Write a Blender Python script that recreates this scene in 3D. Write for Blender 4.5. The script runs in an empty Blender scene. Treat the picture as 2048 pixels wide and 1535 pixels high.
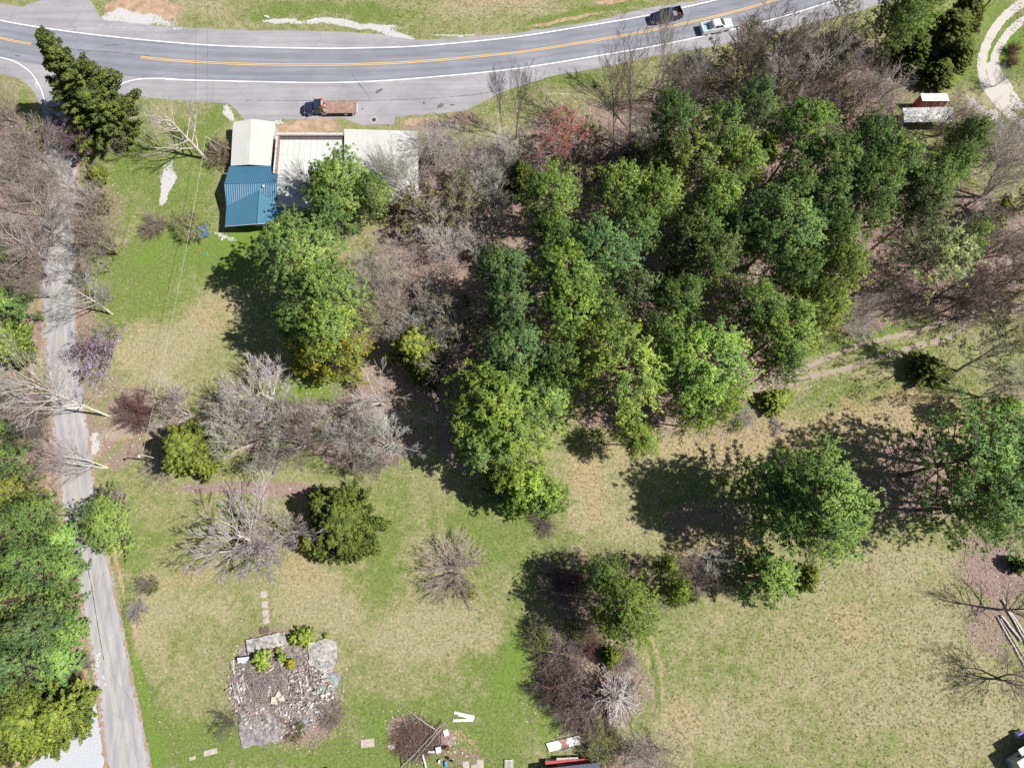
import bpy, math, random
import numpy as np
from mathutils import Vector, Matrix
from mathutils.geometry import tessellate_polygon

# ------------------------------------------------------------------ camera, sky, sun, exposure
S = bpy.context.scene
COL = S.collection
HC = 111.0                       # camera height above the ground, metres
TH = math.radians(14.0)          # the camera looks down, tipped 14 degrees to the north
F = 1436.0
CT, ST = math.cos(TH), math.sin(TH)
cam = bpy.data.cameras.new("camera")
cam.sensor_width = 36.0
cam.lens = 36.0 * F / 2048.0
cam.clip_start = 1.0
cam.clip_end = 6000.0
camo = bpy.data.objects.new("camera", cam)
camo.location = (0, 0, HC)
camo.rotation_euler = (TH, 0, 0)
COL.objects.link(camo)
S.camera = camo

SUN_EL = math.radians(50.0)
SUN_AZ = math.radians(95.0)      # compass: from the east
w = bpy.data.worlds.new("World")
S.world = w
w.use_nodes = True
nt = w.node_tree
bg = nt.nodes["Background"]
sky = nt.nodes.new("ShaderNodeTexSky")
sky.sky_type = 'NISHITA'
sky.sun_disc = False
sky.sun_elevation = SUN_EL
sky.sun_rotation = SUN_AZ
nt.links.new(sky.outputs[0], bg.inputs[0])
bg.inputs[1].default_value = 0.05
sl = bpy.data.lights.new("sun", 'SUN')
sl.energy = 5.0
sl.angle = math.radians(0.5)
sl.color = (1.0, 0.955, 0.89)
so = bpy.data.objects.new("sun", sl)
sd = Vector((math.cos(SUN_EL) * math.sin(SUN_AZ), math.cos(SUN_EL) * math.cos(SUN_AZ), math.sin(SUN_EL)))
so.rotation_euler = sd.to_track_quat('Z', 'Y').to_euler()
so.location = (60, 0, 160)
COL.objects.link(so)
S.view_settings.view_transform = 'Standard'
S.view_settings.look = 'None'
S.view_settings.gamma = 1.0
S.view_settings.exposure = 0.55
S.cycles.max_bounces = 6
S.cycles.diffuse_bounces = 4
S.cycles.glossy_bounces = 2
S.cycles.transmission_bounces = 3
S.cycles.use_denoising = False
S.cycles.pixel_filter_type = 'BLACKMAN_HARRIS'

random.seed(7)
RS = np.random.RandomState(11)

# ------------------------------------------------------------------ survey: photo position -> ground position
def G(px, py, h=0.0):
    u = px - 1024.0
    v = py - 767.5
    t = (HC - h) / (F * CT + v * ST)
    return Vector((u * t, (F * ST - v * CT) * t, h))

def unG(x, y):
    """ground metres -> survey grid (arrays)"""
    # solve x = u t, y = (F ST - v CT) t, t = HC/(F CT + v ST)
    v = (F * ST * HC - y * F * CT) / (HC * CT + y * ST)
    t = HC / (F * CT + v * ST)
    return x / t + 1024.0, v + 767.5

def m_per_px(px, py, h=0.0):
    return (HC - h) / (F * CT + (py - 767.5) * ST)

# ------------------------------------------------------------------ mesh helpers
def link(o, parent=None):
    COL.objects.link(o)
    if parent is not None:
        o.parent = parent
    return o

def tag(o, label=None, cat=None, group=None, kind=None):
    if label: o['label'] = label
    if cat: o['category'] = cat
    if group: o['group'] = group
    if kind: o['kind'] = kind
    return o

def empty(name, loc=(0, 0, 0), rz=0.0):
    o = bpy.data.objects.new(name, None)
    o.empty_display_size = 0.3
    o.location = loc
    o.rotation_euler = (0, 0, rz)
    COL.objects.link(o)
    return o

def np_mesh(name, V, quads=None, tris=None, mats=(), attrs=None, smooth=False):
    me = bpy.data.meshes.new(name)
    V = np.asarray(V, dtype=np.float32)
    nq = 0 if quads is None else len(quads)
    ntr = 0 if tris is None else len(tris)
    me.vertices.add(len(V))
    me.vertices.foreach_set("co", V.ravel())
    nl = nq * 4 + ntr * 3
    me.loops.add(nl)
    me.polygons.add(nq + ntr)
    idx = []
    st = []
    if nq:
        idx.append(np.asarray(quads, dtype=np.int32).ravel()); st.append(np.arange(nq) * 4)
    if ntr:
        idx.append(np.asarray(tris, dtype=np.int32).ravel()); st.append(nq * 4 + np.arange(ntr) * 3)
    me.loops.foreach_set("vertex_index", np.concatenate(idx).astype(np.int32))
    me.polygons.foreach_set("loop_start", np.concatenate(st).astype(np.int32))
    if smooth:
        me.polygons.foreach_set("use_smooth", np.ones(nq + ntr, dtype=bool))
    for m in mats:
        me.materials.append(m)
    for k, a in (attrs or {}).items():
        a = np.asarray(a)
        if a.ndim == 2:
            at = me.attributes.new(k, 'FLOAT_VECTOR', 'POINT')
            at.data.foreach_set("vector", a.astype(np.float32).ravel()); continue
        at = me.attributes.new(k, 'FLOAT', 'POINT')
        at.data.foreach_set("value", np.asarray(a, dtype=np.float32))
    me.update(calc_edges=True)
    return me

class MB:
    """collects shapes and links them as one mesh object"""
    def __init__(s):
        s.v = []; s.f = []; s.mi = []; s.sm = []
    def add(s, vs, fs, mi=0, sm=False):
        b = len(s.v)
        s.v += [tuple(p) for p in vs]
        for f in fs:
            s.f.append(tuple(i + b for i in f)); s.mi.append(mi); s.sm.append(sm)
        return s
    def box(s, c, d, rz=0.0, mi=0, bev=0.0, M=None):
        x, y, z = d[0] / 2, d[1] / 2, d[2] / 2
        cr, sr = math.cos(rz), math.sin(rz)
        if bev <= 0:
            P = [(sx * x, sy * y, sz * z) for sz in (-1, 1) for sy in (-1, 1) for sx in (-1, 1)]
            Fc = [(0, 2, 3, 1), (4, 5, 7, 6), (0, 1, 5, 4), (2, 6, 7, 3), (0, 4, 6, 2), (1, 3, 7, 5)]
        else:
            b = bev
            P = []
            for sz in (-1, 1):
                for (ex, ey, ez) in ((b, b, 0), (0, 0, b)) if sz < 0 else ((0, 0, b), (b, b, 0)):
                    zz = sz * (z - ez)
                    X, Y = x - ex, y - ey
                    c2 = b
                    ring = [(X - c2, -Y), (X, -Y + c2), (X, Y - c2), (X - c2, Y), (-X + c2, Y), (-X, Y - c2), (-X, -Y + c2), (-X + c2, -Y)]
                    P += [(a, q, zz) for a, q in ring]
            Fc = [tuple(reversed(range(8))), tuple(range(24, 32))]
            for r in range(3):
                for i in range(8):
                    j = (i + 1) % 8
                    Fc.append((r * 8 + i, r * 8 + j, r * 8 + 8 + j, r * 8 + 8 + i))
        Q = []
        for p in P:
            q = Vector((p[0] * cr - p[1] * sr + c[0], p[0] * sr + p[1] * cr + c[1], p[2] + c[2]))
            Q.append(M @ q if M else q)
        return s.add(Q, Fc, mi)
    def prism(s, pts, dz, mi=0):
        """top polygon (3D points, counter-clockwise) with a thickness dz below it"""
        n = len(pts)
        top = [Vector(p) for p in pts]
        bot = [p - Vector((0, 0, dz)) for p in top]
        Fc = [tuple(range(n)), tuple(reversed(range(n, 2 * n)))]
        for i in range(n):
            j = (i + 1) % n
            Fc.append((i, i + n, j + n, j))
        return s.add(top + bot, Fc, mi)
    def tube(s, pts, r, k=8, mi=0, cap=True, sm=True):
        pts = [Vector(p) for p in pts]
        rr = r if isinstance(r, (list, tuple)) else [r] * len(pts)
        V = []
        n = len(pts)
        for i, p in enumerate(pts):
            t = (pts[min(i + 1, n - 1)] - pts[max(i - 1, 0)])
            t = t.normalized() if t.length > 1e-9 else Vector((0, 0, 1))
            ref = Vector((0, 0, 1)) if abs(t.z) < 0.9 else Vector((1, 0, 0))
            a = t.cross(ref).normalized(); b = t.cross(a)
            for j in range(k):
                an = 2 * math.pi * j / k
                V.append(p + (a * math.cos(an) + b * math.sin(an)) * rr[i])
        Fc = []
        for i in range(n - 1):
            for j in range(k):
                q = (j + 1) % k
                Fc.append((i * k + j, i * k + q, (i + 1) * k + q, (i + 1) * k + j))
        s.add(V, Fc, mi, sm)
        if cap:
            s.add(V[:k], [tuple(range(k))], mi); s.add(V[-k:], [tuple(reversed(range(k)))], mi)
        return s
    def lathe(s, prof, c=(0, 0, 0), k=16, axis='z', mi=0, sm=True):
        V = []; n = len(prof)
        for (r, z) in prof:
            for j in range(k):
                a = 2 * math.pi * j / k
                p = (r * math.cos(a), r * math.sin(a), z)
                if axis == 'y': p = (p[0], p[2], p[1])
                if axis == 'x': p = (p[2], p[0], p[1])
                V.append((p[0] + c[0], p[1] + c[1], p[2] + c[2]))
        Fc = []
        for i in range(n - 1):
            for j in range(k):
                q = (j + 1) % k
                Fc.append((i * k + j, i * k + q, (i + 1) * k + q, (i + 1) * k + j))
        return s.add(V, Fc, mi, sm)
    def loft(s, secs, mi=0, sm=False, cap=True):
        """secs: list of rings, equal point counts"""
        k = len(secs[0]); V = [p for r in secs for p in r]; Fc = []
        for i in range(len(secs) - 1):
            for j in range(k):
                q = (j + 1) % k
                Fc.append((i * k + j, i * k + q, (i + 1) * k + q, (i + 1) * k + j))
        s.add(V, Fc, mi, sm)
        if cap:
            s.add(secs[0], [tuple(reversed(range(k)))], mi); s.add(secs[-1], [tuple(range(k))], mi)
        return s
    def build(s, name, mats, parent=None, recalc=True):
        me = bpy.data.meshes.new(name)
        me.from_pydata([tuple(p) for p in s.v], [], s.f)
        if not isinstance(mats, (list, tuple)): mats = [mats]
        for m in mats: me.materials.append(m)
        me.polygons.foreach_set("material_index", s.mi)
        me.polygons.foreach_set("use_smooth", s.sm)
        me.update()
        if recalc:
            import bmesh
            bm = bmesh.new(); bm.from_mesh(me)
            bmesh.ops.recalc_face_normals(bm, faces=bm.faces[:])
            bm.to_mesh(me); bm.free()
        o = bpy.data.objects.new(name, me)
        return link(o, parent)

def copy_tree(o, parent=None):
    c = o.copy(); COL.objects.link(c)
    if parent is not None: c.parent = parent
    for ch in list(o.children):
        copy_tree(ch, c)
    return c

# ------------------------------------------------------------------ materials
def new_mat(name):
    m = bpy.data.materials.new(name); m.use_nodes = True
    n = m.node_tree.nodes; l = m.node_tree.links
    return m, n, l, n["Principled BSDF"]

def ramp(n, stops):
    r = n.new("ShaderNodeValToRGB")
    e = r.color_ramp.elements
    while len(e) < len(stops): e.new(0.5)
    for k, (p, c) in enumerate(stops):
        e[k].position = p; e[k].color = (c[0], c[1], c[2], 1)
    return r

def noise(n, l, vec, scale, detail=4.0, rough=0.55, dist=0.0):
    t = n.new("ShaderNodeTexNoise")
    t.inputs["Scale"].default_value = scale
    t.inputs["Detail"].default_value = detail
    t.inputs["Roughness"].default_value = rough
    t.inputs["Distortion"].default_value = dist
    if vec is not None: l.new(vec, t.inputs["Vector"])
    return t

def mixc(n, l, fac, a, b, mode='MIX'):
    m = n.new("ShaderNodeMix"); m.data_type = 'RGBA'; m.blend_type = mode
    for i, x in ((0, fac), (6, a), (7, b)):
        if isinstance(x, (int, float)): m.inputs[i].default_value = x
        elif isinstance(x, tuple): m.inputs[i].default_value = (x[0], x[1], x[2], 1)
        else: l.new(x, m.inputs[i])
    return m.outputs[2]

def mth(n, l, op, a, b=None, clamp=False):
    m = n.new("ShaderNodeMath"); m.operation = op; m.use_clamp = clamp
    for i, x in ((0, a), (1, b)):
        if x is None: continue
        if isinstance(x, (int, float)): m.inputs[i].default_value = x
        else: l.new(x, m.inputs[i])
    return m.outputs[0]

def geo_pos(n):
    return n.new("ShaderNodeNewGeometry").outputs["Position"]

def bump(n, l, p, h, strength=0.4, dist=0.05):
    b = n.new("ShaderNodeBump"); b.inputs["Strength"].default_value = strength
    b.inputs["Distance"].default_value = dist
    l.new(h, b.inputs["Height"]); l.new(b.outputs[0], p.inputs["Normal"])

def simple(name, col, rough=0.6, metal=0.0, var=0.15, scale=3.0, bmp=0.0, spec=0.5):
    """a painted or natural surface with mild blotches"""
    m, n, l, p = new_mat(name)
    tc = n.new("ShaderNodeTexCoord").outputs["Object"]
    t = noise(n, l, tc, scale, 5.0)
    lo = tuple(c * (1 - var) for c in col); hi = tuple(min(1, c * (1 + var)) for c in col)
    r = ramp(n, [(0.3, lo), (0.7, hi)])
    l.new(t.outputs[0], r.inputs[0]); l.new(r.outputs[0], p.inputs["Base Color"])
    p.inputs["Roughness"].default_value = rough; p.inputs["Metallic"].default_value = metal
    p.inputs["Specular IOR Level"].default_value = spec
    if bmp > 0: bump(n, l, p, t.outputs[0], bmp, 0.03)
    return m

# bark: light grey and brown blotches tinted by the object's own colour
def bark_mat():
    m, n, l, p = new_mat("bark")
    oi = n.new("ShaderNodeObjectInfo")
    tc = n.new("ShaderNodeTexCoord").outputs["Object"]
    t = noise(n, l, tc, 2.2, 5.0, 0.6)
    r = ramp(n, [(0.3, (0.62, 0.58, 0.56)), (0.6, (1.05, 1.02, 0.98))])
    l.new(t.outputs[0], r.inputs[0])
    l.new(mixc(n, l, 1.0, oi.outputs["Color"], r.outputs[0], 'MULTIPLY'), p.inputs["Base Color"])
    p.inputs["Roughness"].default_value = 0.85
    p.inputs["Specular IOR Level"].default_value = 0.2
    return m

def leaf_mat(name, trans=0.45):
    m, n, l, p = new_mat(name)
    oi = n.new("ShaderNodeObjectInfo")
    at = n.new("ShaderNodeAttribute"); at.attribute_name = "tone"
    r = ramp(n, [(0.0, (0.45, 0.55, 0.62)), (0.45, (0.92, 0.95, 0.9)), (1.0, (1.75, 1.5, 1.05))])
    l.new(at.outputs["Fac"], r.inputs[0])
    col = mixc(n, l, 1.0, oi.outputs["Color"], r.outputs[0], 'MULTIPLY')
    l.new(col, p.inputs["Base Color"])
    p.inputs["Roughness"].default_value = 0.6
    p.inputs["Specular IOR Level"].default_value = 0.25
    # rounded clump normals, so that a spray of needles shades like the soft tuft it is
    pn = n.new("ShaderNodeAttribute"); pn.attribute_name = "pn"
    vt = n.new("ShaderNodeVectorTransform"); vt.vector_type = 'NORMAL'; vt.convert_from = 'OBJECT'; vt.convert_to = 'WORLD'
    l.new(pn.outputs["Vector"], vt.inputs[0])
    vn = n.new("ShaderNodeVectorMath"); vn.operation = 'NORMALIZE'; l.new(vt.outputs[0], vn.inputs[0])
    l.new(vn.outputs[0], p.inputs["Normal"])
    tr = n.new("ShaderNodeBsdfTranslucent"); l.new(col, tr.inputs[0]); l.new(vn.outputs[0], tr.inputs["Normal"])
    mx = n.new("ShaderNodeMixShader"); mx.inputs[0].default_value = trans
    l.new(p.outputs[0], mx.inputs[1]); l.new(tr.outputs[0], mx.inputs[2])
    l.new(mx.outputs[0], n["Material Output"].inputs[0])
    return m

BARK = bark_mat()
LEAF = leaf_mat("foliage")
PETAL = leaf_mat("petals", 0.15)

def ground_mat():
    m, n, l, p = new_mat("ground_cover")
    P = geo_pos(n)
    def at(k):
        a = n.new("ShaderNodeAttribute"); a.attribute_name = k; return a.outputs["Fac"]
    fine = noise(n, l, P, 2.6, 6.0, 0.68).outputs[0]
    mid = noise(n, l, P, 0.7, 5.0, 0.62).outputs[0]
    big = noise(n, l, P, 0.12, 4.0, 0.6).outputs[0]
    vfine = noise(n, l, P, 9.0, 4.0, 0.7).outputs[0]
    # dry field: straw with green showing between
    straw = ramp(n, [(0.30, (0.185, 0.168, 0.085)), (0.45, (0.265, 0.24, 0.132)), (0.58, (0.335, 0.302, 0.182)), (0.72, (0.46, 0.40, 0.27))])
    l.new(fine, straw.inputs[0])
    green = ramp(n, [(0.28, (0.070, 0.105, 0.026)), (0.46, (0.125, 0.170, 0.043)), (0.60, (0.175, 0.215, 0.062)), (0.75, (0.25, 0.265, 0.12))])
    l.new(fine, green.inputs[0])
    s = mth(n, l, 'ADD', mth(n, l, 'MULTIPLY', mid, 1.7), mth(n, l, 'MULTIPLY', big, 0.9))
    s = mth(n, l, 'ADD', s, mth(n, l, 'MULTIPLY', vfine, 0.9))
    s = mth(n, l, 'ADD', s, -1.64)
    s = mth(n, l, 'ADD', s, mth(n, l, 'MULTIPLY', at("zg"), 0.85))
    s = mth(n, l, 'SUBTRACT', s, mth(n, l, 'MULTIPLY', at("zt"), 0.75))
    mr = n.new("ShaderNodeMapRange"); mr.inputs[1].default_value = -0.25; mr.inputs[2].default_value = 0.45
    l.new(s, mr.inputs[0])
    col = mixc(n, l, mr.outputs[0], straw.outputs[0], green.outputs[0])
    bw = mth(n, l, 'MULTIPLY', at("zb"), 0.75)
    col = mixc(n, l, bw, col, mixc(n, l, fine, (0.07, 0.13, 0.018), (0.20, 0.31, 0.05)))
    def lay(col, key, c, k=0.9, sc=None):
        t = mth(n, l, 'ADD', at(key), mth(n, l, 'MULTIPLY', mth(n, l, 'SUBTRACT', sc or fine, 0.5), k * 1.6))
        q = n.new("ShaderNodeMapRange"); q.inputs[1].default_value = 0.38; q.inputs[2].default_value = 0.62
        q.interpolation_type = 'SMOOTHSTEP'
        l.new(t, q.inputs[0])
        return mixc(n, l, q.outputs[0], col, c)
    org = ramp(n, [(0.3, (0.22, 0.14, 0.075)), (0.5, (0.37, 0.265, 0.155)), (0.7, (0.50, 0.39, 0.25))]); l.new(fine, org.inputs[0])
    ow = mth(n, l, 'MULTIPLY', at("zo"), mth(n, l, 'ADD', mth(n, l, 'MULTIPLY', fine, 1.6), -0.15), True)
    col = mixc(n, l, ow, col, org.outputs[0])
    lit = ramp(n, [(0.28, (0.11, 0.075, 0.058)), (0.45, (0.22, 0.155, 0.13)), (0.6, (0.33, 0.245, 0.21)), (0.78, (0.52, 0.43, 0.39))])
    l.new(vfine, lit.inputs[0])
    col = lay(col, "zl", lit.outputs[0], 0.9)
    cl = ramp(n, [(0.3, (0.27, 0.175, 0.115)), (0.7, (0.46, 0.35, 0.25))]); l.new(mid, cl.inputs[0])
    col = lay(col, "zc", cl.outputs[0], 0.8)
    gr = ramp(n, [(0.3, (0.26, 0.25, 0.25)), (0.55, (0.50, 0.49, 0.49)), (0.75, (0.74, 0.74, 0.75))]); l.new(vfine, gr.inputs[0])
    col = lay(col, "zw", gr.outputs[0], 0.9)
    l.new(col, p.inputs["Base Color"])
    p.inputs["Roughness"].default_value = 0.95
    p.inputs["Specular IOR Level"].default_value = 0.1
    bump(n, l, p, mth(n, l, 'ADD', fine, mth(n, l, 'MULTIPLY', vfine, 0.5)), 0.40, 0.12)
    return m

def asphalt_mat(name, dark, light, wear=(0.0, 0.0, 0.0), cracks=0.25):
    m, n, l, p = new_mat(name)
    P = geo_pos(n)
    a = noise(n, l, P, 0.16, 5.0, 0.6).outputs[0]
    b = noise(n, l, P, 14.0, 3.0, 0.7).outputs[0]
    # long wear streaks
    mp = n.new("ShaderNodeMapping"); mp.inputs["Scale"].default_value = (0.06, 1.1, 1.0) if 'side' not in name else (1.6, 0.045, 1.0)
    l.new(P, mp.inputs["Vector"])
    c = noise(n, l, mp.outputs[0], 1.0, 4.0, 0.6).outputs[0]
    r = ramp(n, [(0.32, dark), (0.68, light)])
    s = mth(n, l, 'ADD', mth(n, l, 'MULTIPLY', a, 0.5), mth(n, l, 'MULTIPLY', c, 0.5)); l.new(s, r.inputs[0])
    col = mixc(n, l, 0.35, r.outputs[0], mixc(n, l, b, (0.3, 0.3, 0.31), (1.0, 1.0, 1.0)), 'MULTIPLY')
    col = mixc(n, l, 1.0, col, (1.25, 1.25, 1.25), 'MULTIPLY')
    la = n.new("ShaderNodeAttribute"); la.attribute_name = "lat"; lo_ = n.new("ShaderNodeAttribute"); lo_.attribute_name = "lon"
    if 'old' not in name:
        # polished wheel paths and dark drips down the middle of each lane
        wig = mth(n, l, 'MULTIPLY', mth(n, l, 'SUBTRACT', a, .5), .05)
        q_ = mth(n, l, 'FRACT', mth(n, l, 'MULTIPLY', mth(n, l, 'ADD', la.outputs["Fac"], wig), 2.0))
        wp = mth(n, l, 'COSINE', mth(n, l, 'MULTIPLY', q_, 4 * math.pi))
        cb_ = n.new("ShaderNodeCombineXYZ"); l.new(mth(n, l, 'MULTIPLY', la.outputs["Fac"], 26.0), cb_.inputs[0]); l.new(mth(n, l, 'MULTIPLY', lo_.outputs["Fac"], .06), cb_.inputs[1])
        sk = noise(n, l, cb_.outputs[0], 1.0, 4.0, .6).outputs[0]
        f_ = mth(n, l, 'ADD', mth(n, l, 'MULTIPLY', wp, -.07), mth(n, l, 'ADD', mth(n, l, 'MULTIPLY', mth(n, l, 'SUBTRACT', sk, .5), .55), 1.0))
        cc_ = n.new("ShaderNodeCombineColor"); [l.new(f_, cc_.inputs[i]) for i in range(3)]
        col = mixc(n, l, 1.0, col, cc_.outputs[0], 'MULTIPLY')
    v = n.new("ShaderNodeTexVoronoi"); v.feature = 'DISTANCE_TO_EDGE'; v.inputs["Scale"].default_value = 0.11
    wv = n.new("ShaderNodeVectorMath"); wv.operation = 'ADD'
    nz = noise(n, l, P, 0.5, 4.0, 0.6)
    l.new(P, wv.inputs[0]); l.new(nz.outputs[1], wv.inputs[1]); l.new(wv.outputs[0], v.inputs["Vector"])
    ck = n.new("ShaderNodeMapRange"); ck.inputs[1].default_value = 0.0; ck.inputs[2].default_value = 0.006
    ck.inputs[3].default_value = cracks; ck.inputs[4].default_value = 0.0
    l.new(v.outputs[0], ck.inputs[0])
    col = mixc(n, l, ck.outputs[0], col, (0.05, 0.05, 0.055))
    l.new(col, p.inputs["Base Color"])
    p.inputs["Roughness"].default_value = 0.85
    p.inputs["Specular IOR Level"].default_value = 0.3
    bump(n, l, p, b, 0.25, 0.02)
    return m

def ribbed(name, col, axis=0, pitch=0.3, rough=0.4, metal=0.0, rust=None, var=0.05, strength=0.8, ang=0.0):
    """profiled sheet metal: raised ribs as bump, faint dirt"""
    m, n, l, p = new_mat(name)
    P = geo_pos(n)
    mp = n.new("ShaderNodeMapping"); mp.inputs["Rotation"].default_value = (0, 0, ang); l.new(P, mp.inputs["Vector"])
    sp = n.new("ShaderNodeSeparateXYZ"); l.new(mp.outputs[0], sp.inputs[0])
    s = mth(n, l, 'SINE', mth(n, l, 'MULTIPLY', sp.outputs[axis], 2 * math.pi / pitch))
    s = mth(n, l, 'POWER', mth(n, l, 'MAXIMUM', s, 0.0), 3.0)
    t = noise(n, l, P, 0.5, 6.0, 0.65)
    r = ramp(n, [(0.3, tuple(c * (1 - var * 2) for c in col)), (0.7, tuple(min(1, c * (1 + var)) for c in col))])
    l.new(t.outputs[0], r.inputs[0]); col_o = r.outputs[0]
    if rust:
        t2 = noise(n, l, P, 1.3, 6.0, 0.7)
        q = n.new("ShaderNodeMapRange"); q.inputs[1].default_value = rust[1]; q.inputs[2].default_value = rust[1] + 0.1; q.inputs[4].default_value = rust[2]
        l.new(t2.outputs[0], q.inputs[0]); col_o = mixc(n, l, q.outputs[0], col_o, rust[0])
    l.new(col_o, p.inputs["Base Color"])
    p.inputs["Roughness"].default_value = rough; p.inputs["Metallic"].default_value = metal
    bump(n, l, p, s, strength, 0.04)
    return m
# ------------------------------------------------------------------ vegetation growth
def nrm(a):
    return a / np.maximum(np.linalg.norm(a, axis=-1, keepdims=True), 1e-9)

def tubes(P, R, k):
    """P (B,n,3) polylines, R (B,n) radii -> verts, quads"""
    B, n, _ = P.shape
    T = np.empty_like(P)
    T[:, 1:-1] = P[:, 2:] - P[:, :-2]; T[:, 0] = P[:, 1] - P[:, 0]; T[:, -1] = P[:, -1] - P[:, -2]
    T = nrm(T)
    ref = np.where(np.abs(T[:, :1, 2:3]) < 0.8, np.array([0, 0, 1.0]), np.array([1.0, 0, 0]))
    A = nrm(np.cross(T, np.broadcast_to(ref, T.shape))); Bn = np.cross(T, A)
    an = np.arange(k) * 2 * math.pi / k
    V = P[:, :, None, :] + R[:, :, None, None] * (A[:, :, None, :] * np.cos(an)[None, None, :, None] + Bn[:, :, None, :] * np.sin(an)[None, None, :, None])
    V = V.reshape(-1, 3)
    base = (np.arange(B)[:, None, None] * n + np.arange(n - 1)[None, :, None]) * k
    j = np.arange(k)[None, None, :]; q = (j + 1) % k
    Q = np.stack([base + j, base + q, base + k + q, base + k + j], -1).reshape(-1, 4)
    return V, Q

def grow(rs, start, direc, length, r0, n, wob, up, rend=0.35):
    """grow branches: start (B,3) direc (B,3) length (B,) r0 (B,)"""
    B = len(start)
    P = np.zeros((B, n, 3)); P[:, 0] = start
    d = nrm(direc)
    for i in range(1, n):
        d = nrm(d + rs.normal(0, wob, (B, 3)) + np.array([0, 0, up]))
        P[:, i] = P[:, i - 1] + d * (length / (n - 1))[:, None]
    t = np.linspace(0, 1, n)[None, :]
    R = r0[:, None] * (1 - (1 - rend) * t)
    return P, R

def children(rs, P, R, c, t0, t1, ang, ratio, L, rr, bias_up=0.0, taper=0.45):
    """spawn c children on every parent"""
    B, n, _ = P.shape
    par = np.repeat(np.arange(B), c)
    u = np.tile((np.arange(c) + 0.5) / c, B) + rs.uniform(-0.4, 0.4, B * c) / c
    t = t0 + (t1 - t0) * np.clip(u, 0, 1)
    x = t * (n - 1); i = np.clip(x.astype(int), 0, n - 2); f = (x - i)[:, None]
    st = P[par, i] * (1 - f) + P[par, i + 1] * f
    T = nrm(P[par, i + 1] - P[par, i])
    rad = R[par, i] * (1 - f[:, 0]) + R[par, i + 1] * f[:, 0]
    rv = rs.normal(0, 1, T.shape); pr = nrm(np.cross(T, rv))
    a = ang * rs.uniform(0.7, 1.3, len(par))
    d = T * np.cos(a)[:, None] + pr * np.sin(a)[:, None] + np.array([0, 0, bias_up])
    l = L[par] * ratio * (1 - taper * t) * rs.uniform(0.7, 1.25, len(par))
    r0 = np.maximum(rad * rr, 0.014)
    return st, nrm(d), l, r0

def cat_mesh(name, parts, mats, smooth=False, tone=None):
    V = []; Q = []; b = 0
    for v, q in parts:
        V.append(v); Q.append(q + b); b += len(v)
    return np_mesh(name, np.concatenate(V), quads=np.concatenate(Q), mats=mats, smooth=smooth)

def blades(rs, C, N, m, L, W, up=0.5, spread=1.0, tone=None):
    """m narrow blades round each centre C, leaning along N"""
    B = len(C)
    d = rs.normal(0, 1, (B, m, 3)) * spread + N[:, None, :] * 1.1 + np.array([0, 0, up])
    d = nrm(d)
    ln = L * rs.uniform(0.65, 1.2, (B, m, 1))
    side = nrm(np.cross(d, np.array([0, 0, 1.0]) + rs.normal(0, 0.35, d.shape))) * (W * 0.5)
    c = C[:, None, :] + rs.normal(0, 0.06, (B, m, 3))
    a = c + side * 0.7; b2 = c - side * 0.7
    mid = c + d * ln * 0.55
    v = np.stack([a, b2, mid - side, c + d * ln, mid + side], 2)    # 5-gon as quad + tri would be heavy; use two tris
    v = np.stack([mid + side, c, mid - side, c + d * ln], 2).reshape(-1, 3)
    q = np.arange(B * m * 4).reshape(-1, 4)
    tn = np.repeat(tone if tone is not None else rs.uniform(0, 1, B), m * 4)
    tn = np.clip(tn + np.repeat(rs.normal(0, 0.10, B * m), 4), 0, 1)
    off = (c + d * ln * 0.6 - C[:, None, :]) / L
    cen = np.array([np.median(C[:, 0]), np.median(C[:, 1]), np.percentile(C[:, 2], 22)]); ex = np.percentile(np.abs(C - cen), 92, axis=0) + 1e-6
    dome = (C - cen) / ex ** 2; dome = nrm(dome)[:, None, :]
    pn = nrm(off * 1.1 + dome * 1.0 + rs.normal(0, .25, off.shape) + np.array([0, 0, .6]))
    return v, q, tn, np.repeat(pn.reshape(-1, 3), 4, axis=0)

def cards(rs, C, size, flat=0.3, tone=None, asp=0.6, axis=None):
    """one small leaf quad at each centre"""
    B = len(C)
    nrmv = nrm(rs.normal(0, 1, (B, 3)) + np.array([0, 0, flat]))
    a = nrm(np.cross(nrmv, rs.normal(0, 1, (B, 3)))); b = np.cross(nrmv, a)
    s = size * rs.uniform(0.6, 1.35, (B, 1))
    v = np.stack([C + a * s * 0.5, C + b * s * 0.5 * asp, C - a * s * 0.5, C - b * s * 0.5 * asp], 1).reshape(-1, 3)
    q = np.arange(B * 4).reshape(-1, 4)
    cen = np.array([np.median(C[:, 0]), np.median(C[:, 1]), np.percentile(C[:, 2], 15)]); ex = np.percentile(np.abs(C - cen), 92, axis=0) + 1e-6
    pn = nrm(nrm((C - cen) / ex ** 2) + (0 if axis is None else nrm(C - axis) * 1.2) + rs.normal(0, .3, C.shape) + np.array([0, 0, .3]))
    cards.pn = np.repeat(pn, 4, axis=0)
    return v, q, np.repeat(tone if tone is not None else rs.uniform(0, 1, B), 4)

PROTO = {}

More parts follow.
